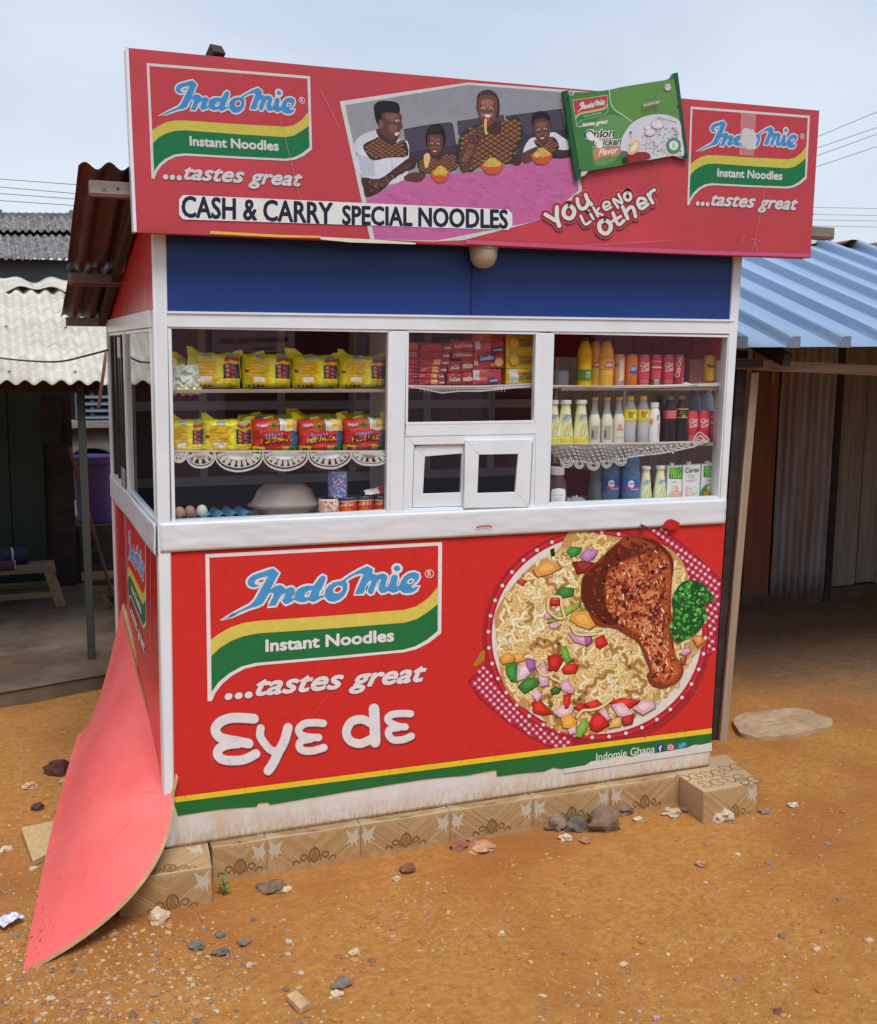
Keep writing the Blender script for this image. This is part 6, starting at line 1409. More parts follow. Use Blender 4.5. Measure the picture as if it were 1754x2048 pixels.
for u, y_, lab in ((1104, .10, 'pale yellow banana yoghurt bottle cut off by the window bar'), (1129, .09, 'pale yellow yoghurt bottle, second from the left on the middle shelf'), (1160, .09, 'pale yellow yoghurt bottle beside the cream soya bottles')):
    t_ = bottle('yoghurt_bottle', u, ZMR, y_, YP, YL, YC, lab, art=ya(1), rl=.0335)
    MB().lathe([(.0353, .004), (.0358, .02), (.0346, .032)], at(u, ZMR, y_), 26, lin('d8c832')).build('bottle_base', GLOSS, t_)
SP = [(0, 0), (.023, 0), (.027, .004), (.027, .085), (.026, .105), (.018, .13), (.0125, .15), (.0115, .185)]
for k, (u, y_, lab) in enumerate(((1187, .10, 'cream soya milk bottle with grey print, leftmost of three'), (1212, .10, 'cream soya milk bottle with grey print, middle of three'), (1235.5, .10, 'cream soya milk bottle with red logo, rightmost of three'))):
    def sa(a, k=k):
        if k < 2:
            random.seed(k); [a.line([(-.018, .025+q*.006), (.018-random.random()*.01, .025+q*.006)], .0022, lin('8a8690'), caps=False) for q in range(10)]
            a.poly([(-.016, .03), (-.008, .03), (-.008, .06), (-.016, .06)], lin('5a5a68'))
        else: a.text('So', (-.008, .074), (.006, .074), .012, lin('c0402c'), .03, .2, up=(0, 1)); a.text('SUNSHINE', (-.014, .062), (.014, .062), .006, lin('c04a3a'), .03, up=(0, 1)); a.line([(-.015, .03), (.015, .03)], .0015, lin('6a6462'))
    bottle('soya_bottle', u, ZMR, y_, SP, (.5, .5, .5), (lin('d8a83c'), CP(.014, .186, .012)), lab, bmat=CLEAR, liquid=(lin('ddd2b4'), .128), art=sa, rl=.0272)
    MB().lathe([(.0138, .168), (.0145, .185)], at(u, ZMR, y_), 20, lin('d8d4cc')).build('neck_band', GLOSS, bpy.context.scene.objects[-1]) if False else None
BP = [(0, 0), (.024, 0), (.028, .006), (.0265, .05), (.0285, .085), (.0275, .125), (.027, .145), (.018, .17), (.0125, .184), (.0125, .19)]
def la(a): a.disc(-.004, .122, .010, .010, lin('7aa040')); a.disc(.012, .118, .008, .009, lin('e8e0a8')); a.text('Bigoo', (-.016, .128), (.012, .131), .011, lin('c03a2a'), .03, .2, up=(0, 1))
for u, y_, lab in ((1258, .095, 'clear lemon drink bottle with yellow cap, left one of the pair'), (1283.5, .095, 'clear lemon drink bottle with yellow cap, right one beside the white bottle')):
    bottle('lemonade_bottle', u, ZMR, y_, BP, (.6, .63, .62), (lin('e2c022'), CP(.0145, .186, .017)), lab, bmat=CLEAR, liquid=(lin('b4b6b6'), .118), band=(.10, .145, lin('e3c41c'), .0286), art=la)
WP = [(0, 0), (.022, 0), (.0255, .004), (.026, .10), (.023, .135), (.0165, .152), (.0165, .156)]
def wa(a): barcode(a, .004, .10, .010, .026); a.text('DRINK', (.016, .03), (.016, .09), .006, lin('d08040'), .02, up=(-1, 0)); a.disc(-.018, .095, .006, .012, lin('d8843c'))
bottle('milk_bottle', 1306, ZMR, .095, WP, lin('dcd9d6'), (lin('e2e0de'), CP(.0185, .154, .021)), 'slim all white milk drink bottle in front of the dark cola bottles', art=wa)
CB = [(0, 0), (.025, 0), (.029, .006), (.029, .03), (.027, .06), (.029, .10), (.0285, .135), (.024, .155), (.0135, .180), (.0125, .19)]
CC = lin('1b1316')
bottle('cola_bottle', 1317, ZMR, .17, CB, CC, (lin('4a4038'), CP(.0145, .186, .016)), 'dark cola bottle standing behind the white milk bottle', bmat=pm('dark_bottle', (.02, .014, .015), None, rough=.12))
bottle('cola_bottle', 1337, ZMR, .10, CB, CC, (lin('8f8266'), CP(.0145, .186, .016)), 'dark cola bottle with a red and white band label', bmat=MATS['dark_bottle'], band=(.105, .142, lin('b5303a'), .0297), art=lambda a: [a.line([(-.02, .112+q*.006), (.02, .112+q*.006)], .002, lin('d8b0b0'), caps=False) for q in range(5)])
bottle('cola_bottle', 1360, ZMR, .105, CB, CC, (lin('9a8c68'), CP(.0145, .186, .016)), 'dark cola bottle with a yellow and black label', bmat=MATS['dark_bottle'], band=(.108, .148, lin('d8b82a'), .0297), art=lambda a: (a.poly([(-.028, .112), (.028, .112), (.028, .144), (-.028, .144)], lin('1d1a14')), a.text('STA', (-.016, .122), (.022, .124), .015, lin('e8d040'), .04, .0, up=(0, 1)), a.text('Malt', (-.006, .114), (.014, .114), .006, lin('e0c8a0'), .03, up=(0, 1))))
WBP = [(0, 0), (.030, 0), (.033, .01), (.032, .06), (.034, .10), (.032, .15), (.026, .19), (.014, .21), (.014, .217)]
WTB = pm('water_bottle', (.30, .42, .55), None, rough=.1, alpha=.45)
for u, lab in ((1385, 'clear water bottle with pink cap behind the red cans, left one'), (1411, 'clear water bottle with pink cap behind the red cans, right one')):
    bottle('water_bottle', u, ZMR, .20, WBP, (.5, .6, .7), (lin('b0508a'), CP(.0165, .212, .016)), lab, bmat=WTB)
# bottom shelf, right
BBP = [(0, 0), (.036, 0), (.040, .01), (.038, .03), (.040, .06), (.037, .085), (.040, .13), (.036, .155), (.040, .18), (.036, .20), (.016, .225), (.016, .23)]
BWB = pm('blue_water_bottle', (.06, .13, .24), (.10, .20, .34), 30, .15, stretch=(1, 1, 3), bump=.3, alpha=.92)
def aw(a): a.line([(-.03, .072), (.03, .072)], .012, lin('a83a62'), caps=False); a.disc(-.008, .09, .014, .016, lin('c8cdd8')); a.text('Verna', (-.018, .086), (.008, .089), .011, lin('1d2c58'), .03, .1, up=(0, 1)); a.line([(-.01, .067), (.03, .067)], .004, lin('cfc0cc'), caps=False)
bottle('water_bottle', 1220, ZB, .14, BBP, (.1, .2, .4), (lin('c04a72'), CP(.018, .225, .015)), 'large blue water bottle behind the wooden strut on the counter', bmat=BWB, band=(.062, .112, lin('26468c'), .0405), art=aw)
bottle('water_bottle', 1259, ZB, .10, BBP, (.1, .2, .4), (lin('c04a72'), CP(.018, .225, .015)), 'large blue water bottle next to the small yoghurt bottles', bmat=BWB, band=(.062, .112, lin('2a55a0'), .0405), art=aw)
YS = [(r_*.86, z_*.86) for r_, z_ in YP]
for u, lab in ((1289, 'small yoghurt bottle on the counter beside the blue water bottle'), (1318, 'small yoghurt bottle on the counter beside the juice cartons')):
    bottle('yoghurt_bottle', u, ZB, .09, YS, lin('e0dcb4'), (lin('dcdcd8'), [(r_*.86, z_*.86) for r_, z_ in YC[1]]), lab, art=ya(.8), rl=.0292)
def flatmap(o, w_):  # art on a carton front: metres from the lower left corner
    return lambda x, y, d: Vector((o.x+x, o.y-d, o.z+y))
def carton(u0, u1, h, label, draw, base, y=.09):
    o = at(u0, ZB, y); o2 = at(u1, ZB, y); w_ = o2.x-o.x; t = thing('juice_carton', ((o.x+o2.x)/2, y, ZB), label, 'carton')
    MB().box(o.x, o2.x, y, y+.055, ZB+.0005, ZB+h, base).build('carton_box', GLOSS, t, bevel=.0015)
    c = Vector(((o.x+o2.x)/2, y+.028, ZB+h)); MB().lathe([(.011, .0), (.011, .010), (.010, .012), (0, .012)], c, 18, lin('dcdcd8')).build('cap', MATS['plastic_cap'], t)
    a = Art(flatmap(o, w_), .0012, 1e-5); draw(a, w_, h); a.build('carton_print', t)
def fru(fc, leaf):
    def f(a, w_, h):
        a.poly([(w_*.10, h*.66), (w_*.98, h*.64), (w_*.98, h*.96), (w_*.10, h*.96)], lin('2c7a34'))
        a.text('FRU', (w_*.16, h*.82), (w_*.70, h*.82), .019, lin('8fd048'), .03, up=(0, 1)); a.text('TELLI', (w_*.16, h*.69), (w_*.92, h*.69), .019, lin('8fd048'), .03, up=(0, 1)); a.line([(w_*.78, h*.84), (w_*.86, h*.9), (w_*.94, h*.93)], .004, lin('7ac050'))
        a.text('Orange' if leaf else 'Guava', (w_*.3, h*.54), (w_*.62, h*.54), .008, lin('4f9a58'), .0, up=(0, 1))
        if leaf: a.poly([(0, 0), (w_*.2, h*.1), (w_*.5, h*.4), (w_*.35, h*.46), (0, h*.3)], lin('47823a'), 3)
        for x_, y_, r_ in ((.35, .17, .017), (.75, .2, .018), (.55, .38, .014)): a.disc(w_*x_, h*y_, r_, r_, tuple(q*.7 for q in lin(fc))); a.disc(w_*x_-.001, h*y_+.001, r_*.93, r_*.93, lin(fc)); a.disc(w_*x_-.003, h*y_+.004, r_*.5, r_*.5, tuple(min(.9, q*1.25) for q in lin(fc)))
        a.disc(w_*.45, h*.36, .012, .010, lin('f0c8a0'))
    return f
def ceres(a, w_, h):
    a.text('Ceres', (w_*.10, h*.79), (w_*.90, h*.81), .022, lin('56684e'), .02, up=(0, 1)); a.line([(w_*.3, h*.72), (w_*.7, h*.72)], .002, lin('9aa890')); a.text('Guava', (w_*.3, h*.65), (w_*.68, h*.65), .008, lin('7a8478'), .0, up=(0, 1)); a.line([(w_*.2, h*.575), (w_*.75, h*.585)], .008, lin('e0a8b4'))
    for x_, y_, r_, c_ in ((.42, .24, .021, 'e09aa0'), (.42, .24, .016, 'eec0c0'), (.70, .30, .018, 'b8ccb4'), (.72, .32, .012, 'cfdcc8'), (.25, .36, .011, 'e3b0b0')): a.disc(w_*x_, h*y_, r_, r_, lin(c_))
    a.poly([(w_*.6, .002), (w_*.98, .002), (w_*.98, h*.06), (w_*.8, h*.07)], lin('6c8fa4'), 3)
carton(1333, 1362, .158, 'white juice carton with green panel and pink fruit, leftmost of three', fru('dca090', False), lin('dedcd4'))
carton(1364, 1398, .160, 'white guava juice carton between the two green topped ones', ceres, lin('e0ddd8'))
carton(1401, 1435, .160, 'white juice carton with green panel and oranges, rightmost of three', fru('e08a28', True), lin('dedcd4'))
# honey jar with a white cap
c = at(1113, ZB, .10); t = thing('sauce_jar', c, 'brown squat jar with white lid and label at the left of the bottom drinks shelf', 'jar')
JB = pm('brown_glass', (.07, .032, .03), (.09, .04, .03), 9, .15)
MB().lathe([(0, 0), (.038, 0), (.041, .006), (.042, .075), (.040, .10), (.030, .125), (.025, .135), (.025, .14)], c, 28).build('jar_body', JB, t)
MB().lathe([(.028, .137), (.029, .139), (.029, .168), (.027, .17), (0, .17)], c, 28, lin('dcd9d8')).build('jar_lid', MATS['plastic_cap'], t)
a = Art(cylmap(c, .042, ZB), .0008); a.fine = .007; a.poly([(-.034, .006), (.030, .006), (.031, .065), (.026, .080), (-.002, .086), (-.030, .080), (-.035, .065)], lin('dedad8')); a.text('HONEY', (-.024, .052), (.022, .052), .007, lin('8c8c8c'), .02, up=(0, 1)); a.text('SAUCE', (-.016, .034), (.012, .034), .012, lin('9a8f8c'), .02, up=(0, 1)); barcode(a, .006, .01, .014, .014); a.build('jar_label', t)
# translucent bag, green net and a strut
q = at(1150, ZB, .12); random.seed(4); mb = MB()
mb.grid(lambda i, j: (q.x+(i-.5)*.13, q.y+(j-.5)*.08, ZB+.004+.035*math.sin(math.pi*i)*math.sin(math.pi*j)*(1+.6*noise.noise(Vector((i*7, j*6, 3))))+.008*noise.noise(Vector((i*20, j*20, 1)))), 24, 16)
tag(mb.build('plastic_bag', pm('white_film', (.42, .42, .42), None, rough=.3, alpha=.75), org=(q.x, q.y, ZB), angle=25), 'crumpled pale plastic bag lying beside the brown jar', 'bag')
q = at(1195, ZB, .19); mb = MB().lathe([(.0, .0), (.045, .0), (.042, .06), (.034, .12), (.03, .17), (0, .18)], q, 24)
tag(mb.build('net_bag', pm('grey_green_net', (.13, .15, .13), (.24, .27, .24), 34, .6, stretch=(1, 1, .3), bump=.5), org=q), 'upright grey green bundle in striped netting behind the white bag', 'bag')
MB().bar(at(1243, ZB, .13), at(1243, ZB, .13)+Vector((.004, 0, .24)), .016, .016).build('shelf_strut', pm('brown_strut', (.09, .045, .03), None, rough=.7), kiosk)
# woven roll and foam trays on the top shelf
q = at(1120, ZTR, .14); t = thing('tissue_roll', q, 'pale textured tissue roll at the left end of the top drinks shelf', 'roll')
MB().lathe([(.012, 0), (.034, .0), (.036, .004), (.036, .062), (.033, .068), (.012, .068), (.012, 0)], q, 28).build('paper', pm('quilted_paper', (.36, .33, .34), (.26, .24, .25), 90, .9, bump=.6), t)
q = at(1384, ZTR, .16)
for k in range(12):
    hh_ = .0085*k; w_ = .036; mb = MB()
    z = ZTR+.012+hh_ if k else ZTR+.012
    o_ = [(q.x-w_-.012, q.y-.05, z+.010), (q.x+w_+.012, q.y-.05, z+.010), (q.x+w_+.012, q.y+.06, z+.010), (q.x-w_-.012, q.y+.06, z+.010)]; i_ = [(q.x-w_, q.y-.035, z), (q.x+w_, q.y-.035, z), (q.x+w_, q.y+.045, z), (q.x-w_, q.y+.045, z)]
    mb.add(o_+i_, [(4, 5, 6, 7), (0, 1, 5, 4), (1, 2, 6, 5), (2, 3, 7, 6), (3, 0, 4, 7)])
    lab = 'salmon pink foam food tray in the stack beside the gold can' if 0 < k < 11 else ('lowest pink foam tray, lying on the shelf paper' if k == 0 else 'topmost pink foam tray of the stack beside the gold can')
    tag(mb.build('foam_tray', pm('salmon_foam', (.62, .28, .24), (.58, .25, .22), 20, .8), org=(q.x, q.y, z), solid=.002, smooth=False), lab, 'tray', 'stack of foam trays')
q = at(1384, ZTR, .2); tag(MB().box(q.x-.034, q.x+.030, q.y-.12, q.y-.118, ZTR+.02, ZTR+.13, (.5, .3, .28)).build('paper_sleeve', pm('clear_sleeve', (.6, .5, .48), None, rough=.3, alpha=.3), org=q), 'see-through sleeve round the pink foam trays', 'sleeve') if False else None

# yellow multipacks and red fronted ones
def packmesh(w_, h, d_, seed, colf, nu=46, nv=34):
    """pillow pack, local coordinates, front towards -y, base at z 0"""
    mb = MB()
    def fn(i, j):
        x = (i-.5)*w_; z = j*h
        edge = min(1, 7*min(i, 1-i))**.5*min(1, 7*min(j, 1-j))**.45
        nn = noise.noise(Vector((x*26, z*26, seed*3.1)))*.006+noise.noise(Vector((x*70+9, z*70, seed)))*.003
        side = 1 if i not in (0., 1.) and j not in (0., 1.) else 0
        return (x*(1+.05*math.sin(j*math.pi))*1.0+noise.noise(Vector((z*30, seed, 1)))*.004*(abs(i-.5)*2), -d_/2*edge+nn*side, z+.008*noise.noise(Vector((x*30, seed, 7)))*(1 if j > .5 else .2))
    def fb(i, j):
        p = fn(1-i, j); return (p[0], -p[1]*.9+.0, p[2])
    mb.grid(fn, nu, nv, colf=colf); mb.grid(fb, 14, 10, colf=lambda i, j: colf(.02, .5))
    return mb, fn
def hx(*c): return [lin(q) for q in c]
def rect(i, j, x0, y0, x1, y1): return x0 <= i <= x1 and y0 <= j <= y1
YB, YD, YLt = hx('dccb26', 'd6ae1c', 'dfd24c')
def ycol(flip=0, off=0.):
    def f(i, j):
        i2 = i
        if i2 < .55:
            if rect(i2, j, .20, .22, .42, .34): return hx('8c8c94', 'd8d4cc')[int(i2*46*2) % 2]
            if rect(i2, j, .04, .48, .10, .56): return lin('8c3a20')
            if rect(i2, j, .12, .36, .46, .80) and int(j*34) % 3 == 0: return lin('b98a1c')
            if rect(i2, j, .24, .86, .44, .94): return lin('4f8aa4')
            if rect(i2, j, .04, .05, .42, .13) and int(i2*46) % 4 < 2: return lin('5a4a18')
            return YD if rect(i2, j, .10, .12, .5, .82) else YB
        if i2 < .585: return YLt
        if rect(i2, j, .66, .78, .96, .88): return lin('c2562c') if int(i2*46) % 3 else lin('d8a04a')
        if rect(i2, j, .68, .88, .92, .94): return lin('6aa0a8')
        if rect(i2, j, .62, .30, .95, .72):
            k = int((i2-.62)/.33*6); return hx('26483f', 'c7785a', '8c2f3a', 'b04a50', '3c4f78', '2c4a5a')[min(5, k)] if (int(j*34)+k) % 4 else lin('241c22')
        if rect(i2, j, .60, .12, .92, .24) and int(j*34) % 2: return lin('a8922a')
        return YB if (int(i2*9)+int(j*7)) % 5 else YLt
    return f
def rcol(i, j):
    if j > .66:
        if i < .30: return lin('c93c30') if not rect(i, j, .06, .76, .26, .86) else (lin('2f6a40') if j < .80 else lin('c88ab0'))
        if i < .55: return lin('c95a30') if not rect(i, j, .34, .76, .5, .92) else lin('8f9a3a')
        if i < .64: return lin('e0dcd8') if abs(i-.6) < .03 else lin('4a4a6a')
        if i > .98 or j > .97: return YB
        return lin('d9b03c') if rect(i, j, .72, .74, .92, .9) else lin('d8d0a8')
    if j > .64: return lin('e0d8c8')
    if j > .20:
        if i > .80: return lin('2c6a78') if (i*3+j*2) % .3 > .1 else lin('2c4a9a')
        if rect(i, j, .22, .48, .60, .58): return lin('7a5a9a') if int(i*46) % 3 else lin('c89ac0')
        return lin('c43428')
    if i < .24: return lin('8a4a24') if rect(i, j, .06, .04, .18, .16) else lin('d8c23c')
    if i < .6: return lin('b8503a') if rect(i, j, .30, .05, .52, .15) else lin('d0402f')
    return lin('35803c') if i > .75 else lin('c8b048')
FILM = pm('crinkled_film', None, (.85, .85, .85), 50, .25, attr=True, bump=.5, bscale=34, bdist=.008, spec=.6)
def pack_(u0, u1, z, y, h, kind, seed, label, ang=0, fin=True, dd=.085):
    o0 = at(u0, z, y); o1 = at(u1, z, y); w_ = (o1.x-o0.x)/1.03
    c = (o0+o1)/2; t = bpy.data.objects.new('noodle_multipack', None); COL.objects.link(t); t.location = (c.x, y+dd*.5, z); t.rotation_euler = (0, 0, ang); ORG[t] = Vector((0, 0, 0)); tag(t, label, 'noodle pack', 'noodle multipacks on the left shelves')
    mb, fn = packmesh(w_, h, dd, seed, ycol() if kind == 'y' else rcol)
    b = mb.build('pack_body', FILM, t, angle=70); b.location = (0, 0, 0)
    a = Art(lambda x, y_, d: Vector(fn(min(.99, max(.01, x)), min(.97, max(.03, y_))))+Vector((0, -d-.003, 0)), .0012, 1e-5)
    if kind == 'y':
        a.text('Indomie', (.25, .86), (.44, .87), .06, lin('d8e0e0'), .03, .2, up=(0, 1)); a.text('HERO PACK', (.65, .78), (.96, .79), .085, lin('b83a24'), .05, .1, up=(0, 1)); a.text('40x70g', (.24, .05), (.44, .05), .06, lin('3a3020'), .02, up=(0, 1)); a.text('40x70g', (.74, .06), (.94, .06), .05, lin('7a6420'), .02, up=(0, 1))
    else:
        a.text('HERO PACK', (.13, .29), (.80, .35), .17, lin('6a1a14'), .07, .2, up=(0, 1)); a.text('HERO PACK', (.14, .31), (.79, .37), .14, lin('e3b440'), .03, .2, up=(0, 1)); a.text('Indomie', (.08, .78), (.28, .80), .09, lin('d8c0d8'), .03, .2, up=(0, 1)); a.text('!', (.60, .70), (.64, .70), .22, lin('e8e4e0'), .05, .1, up=(0, 1))
        a.text('5 PACK', (.34, .80), (.52, .80), .10, lin('2c4a24'), .03, up=(0, 1))
    a.build('pack_print', t, GLOSS)
    fm = MB(); random.seed(seed)                                     # crimped end fins sticking up
    fx = w_*(-.5 if seed % 2 else .42); zt = h
    fm.add([(fx, .0, zt-.02), (fx+.05, .004, zt-.006), (fx+.012, -.006, zt+.022), (fx-.006, .0, zt+.024)], [(0, 1, 2, 3)], YB)
    fx = w_*(.28 if seed % 2 else -.34); fm.add([(fx, .0, zt-.012), (fx+.06, .006, zt-.012), (fx+.05, -.006, zt+.012), (fx+.02, .0, zt+.006)], [(0, 1, 2, 3)], YLt)
    fm.build('end_fin', FILM, t, solid=.0015, smooth=False)
pack_(380, 486, ZT, .09, .130, 'y', 1, 'yellow noodle multipack, first of the upper shelf row, beside the white bag')
pack_(489, 587, ZT, .09, .128, 'y', 2, 'yellow noodle multipack, second from the left on the upper shelf')
pack_(589, 681, ZT, .09, .126, 'y', 3, 'yellow noodle multipack, third from the left on the upper shelf')
pack_(683, 777, ZT, .09, .126, 'y', 5, 'yellow noodle multipack at the right end of the upper shelf')
pack_(343, 411, ZM, .11, .128, 'y', 7, 'yellow noodle multipack partly hidden by the corner post, lower shelf')
pack_(410, 509, ZM, .09, .128, 'y', 9, 'yellow noodle multipack beside the red fronted ones, lower shelf')
pack_(509, 600, ZM, .09, .128, 'r', 4, 'red fronted noodle multipack, leftmost of three')
pack_(601, 690, ZM, .09, .124, 'r', 6, 'red fronted noodle multipack, middle of three')
pack_(691, 777, ZM, .09, .126, 'r', 8, 'red fronted noodle multipack, rightmost of three')
# packs standing in the second row
pack_(350, 384, ZT, .17, .11, 'y', 11, 'yellow noodle pack seen only as a strip at the left edge of the upper shelf')
for k, (u0, u1) in enumerate(((480, 590), (590, 700), (690, 776))):
    pack_(u0, u1, ZM, .195, .138, 'y', 12+k, ['yellow noodle multipack in the back row, top edge showing behind the left red one', 'yellow noodle multipack in the back row behind the middle red one', 'yellow noodle multipack in the back row behind the right red one'][k], dd=.08)
# crumpled white bag left
q0, q1 = at(344, ZT, .10), at(388, ZT, .10); mb = MB(); random.seed(3)
mb.grid(lambda i, j: (q0.x+(q1.x-q0.x+.03)*i, .10-.03*math.sin(math.pi*i)-.012*noise.noise(Vector((i*6, j*7, 2))), ZT-.018+.105*j+.012*noise.noise(Vector((i*8, j*3, 9)))), 18, 18, colf=lambda i, j: random.choice(hx('c9d3cf', 'b5bfba', 'd8deda', 'c2cfae') if j > .35 else hx('d9d9b0', 'd8d8d8', 'c8c440')))
tag(mb.build('plastic_bag', GLOSS, org=(q0.x, .1, ZT), solid=.001, angle=20), 'crumpled white and yellow plastic bag left of the first yellow pack', 'bag')

# biscuits in the middle window
ZC = 1.6935
def bbox(u0, u1, v0, v1, label, col, bands, y=.09, d_=.12, txt=None, name='biscuit_pack', cat='biscuits', mat=None, mir=False, group='biscuit packs in the middle window'):
    o = PY(u0, v1, y); o2 = PY(u1, v0, y); w_ = o2.x-o.x; h = o2.z-o.z
    t = thing(name, ((o.x+o2.x)/2, y+d_/2, o.z), label, cat, group)
    random.seed(int(u0*7+v0)); mb = MB()
    nx_, nz_ = 12, 6
    sk = random.uniform(-.0015, .0015)
    def jit(i, j):
        e = (min(1, 6*min(i, 1-i))*min(1, 4*min(j, 1-j)))**.5
        return Vector((.002*noise.noise(Vector((j*3, u0, v0))), -.007*e*(.6+noise.noise(Vector((i*5+u0, j*3+v0, 0))))-.002*noise.noise(Vector((i*16+u0, j*6, v0))), .0022*noise.noise(Vector((i*4, v0, 3)))+sk*(i-.5)*2))
    def cf(i, j):
        for x0_, y0_, x1_, y1_, c_ in bands:
            if x0_ <= i <= x1_ and y0_ <= j <= y1_: return lin(c_)
        return col
    mb.grid(lambda i, j: Vector((o.x+w_*i, y, o.z+h*j))+jit(i, j), 24, 10, colf=cf)
    mb.add([(o.x, y, o.z), (o2.x, y, o.z), (o2.x, y, o2.z), (o.x, y, o2.z), (o.x, y+d_, o.z), (o2.x, y+d_, o.z), (o2.x, y+d_, o2.z), (o.x, y+d_, o2.z)], [(4, 7, 6, 5), (0, 3, 7, 4), (1, 5, 6, 2), (3, 2, 6, 7), (0, 4, 5, 1)], col)
    mb.build('wrapper', FILM, t, angle=60)
    if txt:
        a = Art(lambda x, y_, d: Vector((o.x+w_*x, y-.0085-d, o.z+h*y_)), .001, 1e-5)
        for fn_ in txt: fn_(a)
        a.build('wrapper_print', t)
RB, RB2, RB3 = lin('b8323a'), lin('a82a34'), lin('b5424e')
T = lambda s_, x0_, y0_, x1_, y1_, h, c_, b_=.03, sh=.15: (lambda a: a.text(s_, (x0_, y0_), (x1_, y1_), h, lin(c_), b_, sh, up=(0, 1)))
Pl = lambda pts, c_: (lambda a: a.poly(pts, lin(c_)))
Ds = lambda x, y_, rx, ry, c_: (lambda a: a.disc(x, y_, rx, ry, lin(c_)))
lv_ = [(770.2, 758.5), (758, 746.5), (746, 732), (731.5, 718), (717.5, 703), (702.5, 686)]
nm_ = ['lowest', 'second lowest', 'third from the bottom', 'third from the top', 'second from the top', 'topmost']
for k, (vb, vt) in enumerate(lv_):
    u1 = [889, 888, 893, 897, 899, 902][k]; 
    bbox(815.5, u1, vt, vb, nm_[k]+' red biscuit packet of the left stack', RB if k % 2 else RB2, [(.0, .3, .2, .9, 'c87a4a') if k > 3 else (.62, .15, .80, .85, 'd8a060'), (.80, .2, .97, .85, '8c2838'), (.84, .35, .96, .65, '3a3a78' if k > 1 else 'c03a3a')], txt=[Ds(.26, .5, .035, .32, '3c2a4a'), T('London', .83, .3, .98, .32, .4, 'd8c8d0')])
for k, (u0, u1, v0, v1, lab) in enumerate(((894, 923, 747, 769, 'small red sachet pack at the foot of the middle stack'), (924, 947, 745, 769, 'small red and green pack left of the barcode packet'), (896, 921, 722, 746, 'small dark red pack in the second layer, beside the left stack'), (922, 947, 718, 744, 'small red pack with pale band in the second layer'), (904, 947, 702, 717, 'flat red pack with green band, third layer'), (900, 950, 680, 701, 'red pack with cream lettering, top of the middle stack'))):
    bbox(u0, u1, v0, v1, lab, [RB, lin('b02c34')][k % 2], [(.1, .35, .9, .6, ['7a8a5a', 'd0c8a8', '9a2a30', 'd8c8b0', '8aa070', 'b5424e'][k]), (.3, .6, .7, .8, 'c8444c')], y=.10, txt=[T('LeCube', .15, .3, .85, .34, .34, 'e0c8b8')])
bbox(946, 1003, 738, 769, 'pink red biscuit packet lying lowest, barcode at its left', RB3, [(.02, .3, .2, .85, 'd8d0cc'), (.25, .3, .5, .85, 'c2604a')], txt=[Pl([(.52, .08), (.86, .14), (.84, .42), (.54, .40)], '33376e'), T('London', .56, .18, .83, .22, .18, 'ccd0e0')])
bbox(948, 1008, 706, 737, 'red biscuit packet with a big blue name badge and a biscuit picture', lin('b43a46'), [(.0, .2, .12, .5, 'd8b8a0')], txt=[Pl([(.14, .40), (.66, .52), (.66, .92), (.12, .86)], '2a3470'), T('London', .18, .52, .62, .60, .3, 'c8d0e8'), Ds(.80, .42, .15, .30, 'd8a058'), Ds(.80, .42, .12, .23, 'e3b878'), Ds(.60, .25, .08, .14, 'c88848')])
bbox(950, 1008, 683, 705, 'red biscuit packet with a barcode near the top of the middle stack', lin('b04650'), [(.02, .35, .16, .95, 'cfc8c4'), (.28, .3, .5, .85, 'bc5a60')], txt=[Pl([(.56, .05), (.96, .12), (.94, .5), (.58, .46)], '333a72'), T('London', .6, .16, .92, .22, .2, 'ccd0e0')])
bbox(944, 1006, 666, 682, 'topmost red biscuit packet under the ceiling of the middle window', lin('a8404c'), [(.1, .3, .6, .8, 'b85a64')])
for k, (v0, v1, lab) in enumerate(((671, 704, 'topmost yellow biscuit box beside the red packets'), (705, 737, 'middle yellow biscuit box of three'), (738, 768, 'lowest yellow biscuit box, with a barcode'))):
    bbox(1012, 1077, v0, v1, lab, lin('dcae2c'), [(0, 0, 1, .14, 'e0c23a'), (.35, .62, 1, .76, 'c07a2c')] + ([(.08, .15, .36, .95, 'ded8cc'), (.12, .5, .32, .9, '6a7a94')] if k == 2 else []), y=.085, txt=[T('NUTRISNAX', 1.0, .34, .36, .30, .24, '3a6a6a', .03, -.1)]+([Ds(.22, .55, .15, .34, 'd89a3a'), Ds(.22, .55, .12, .26, 'e3b050')] if k < 2 else []))

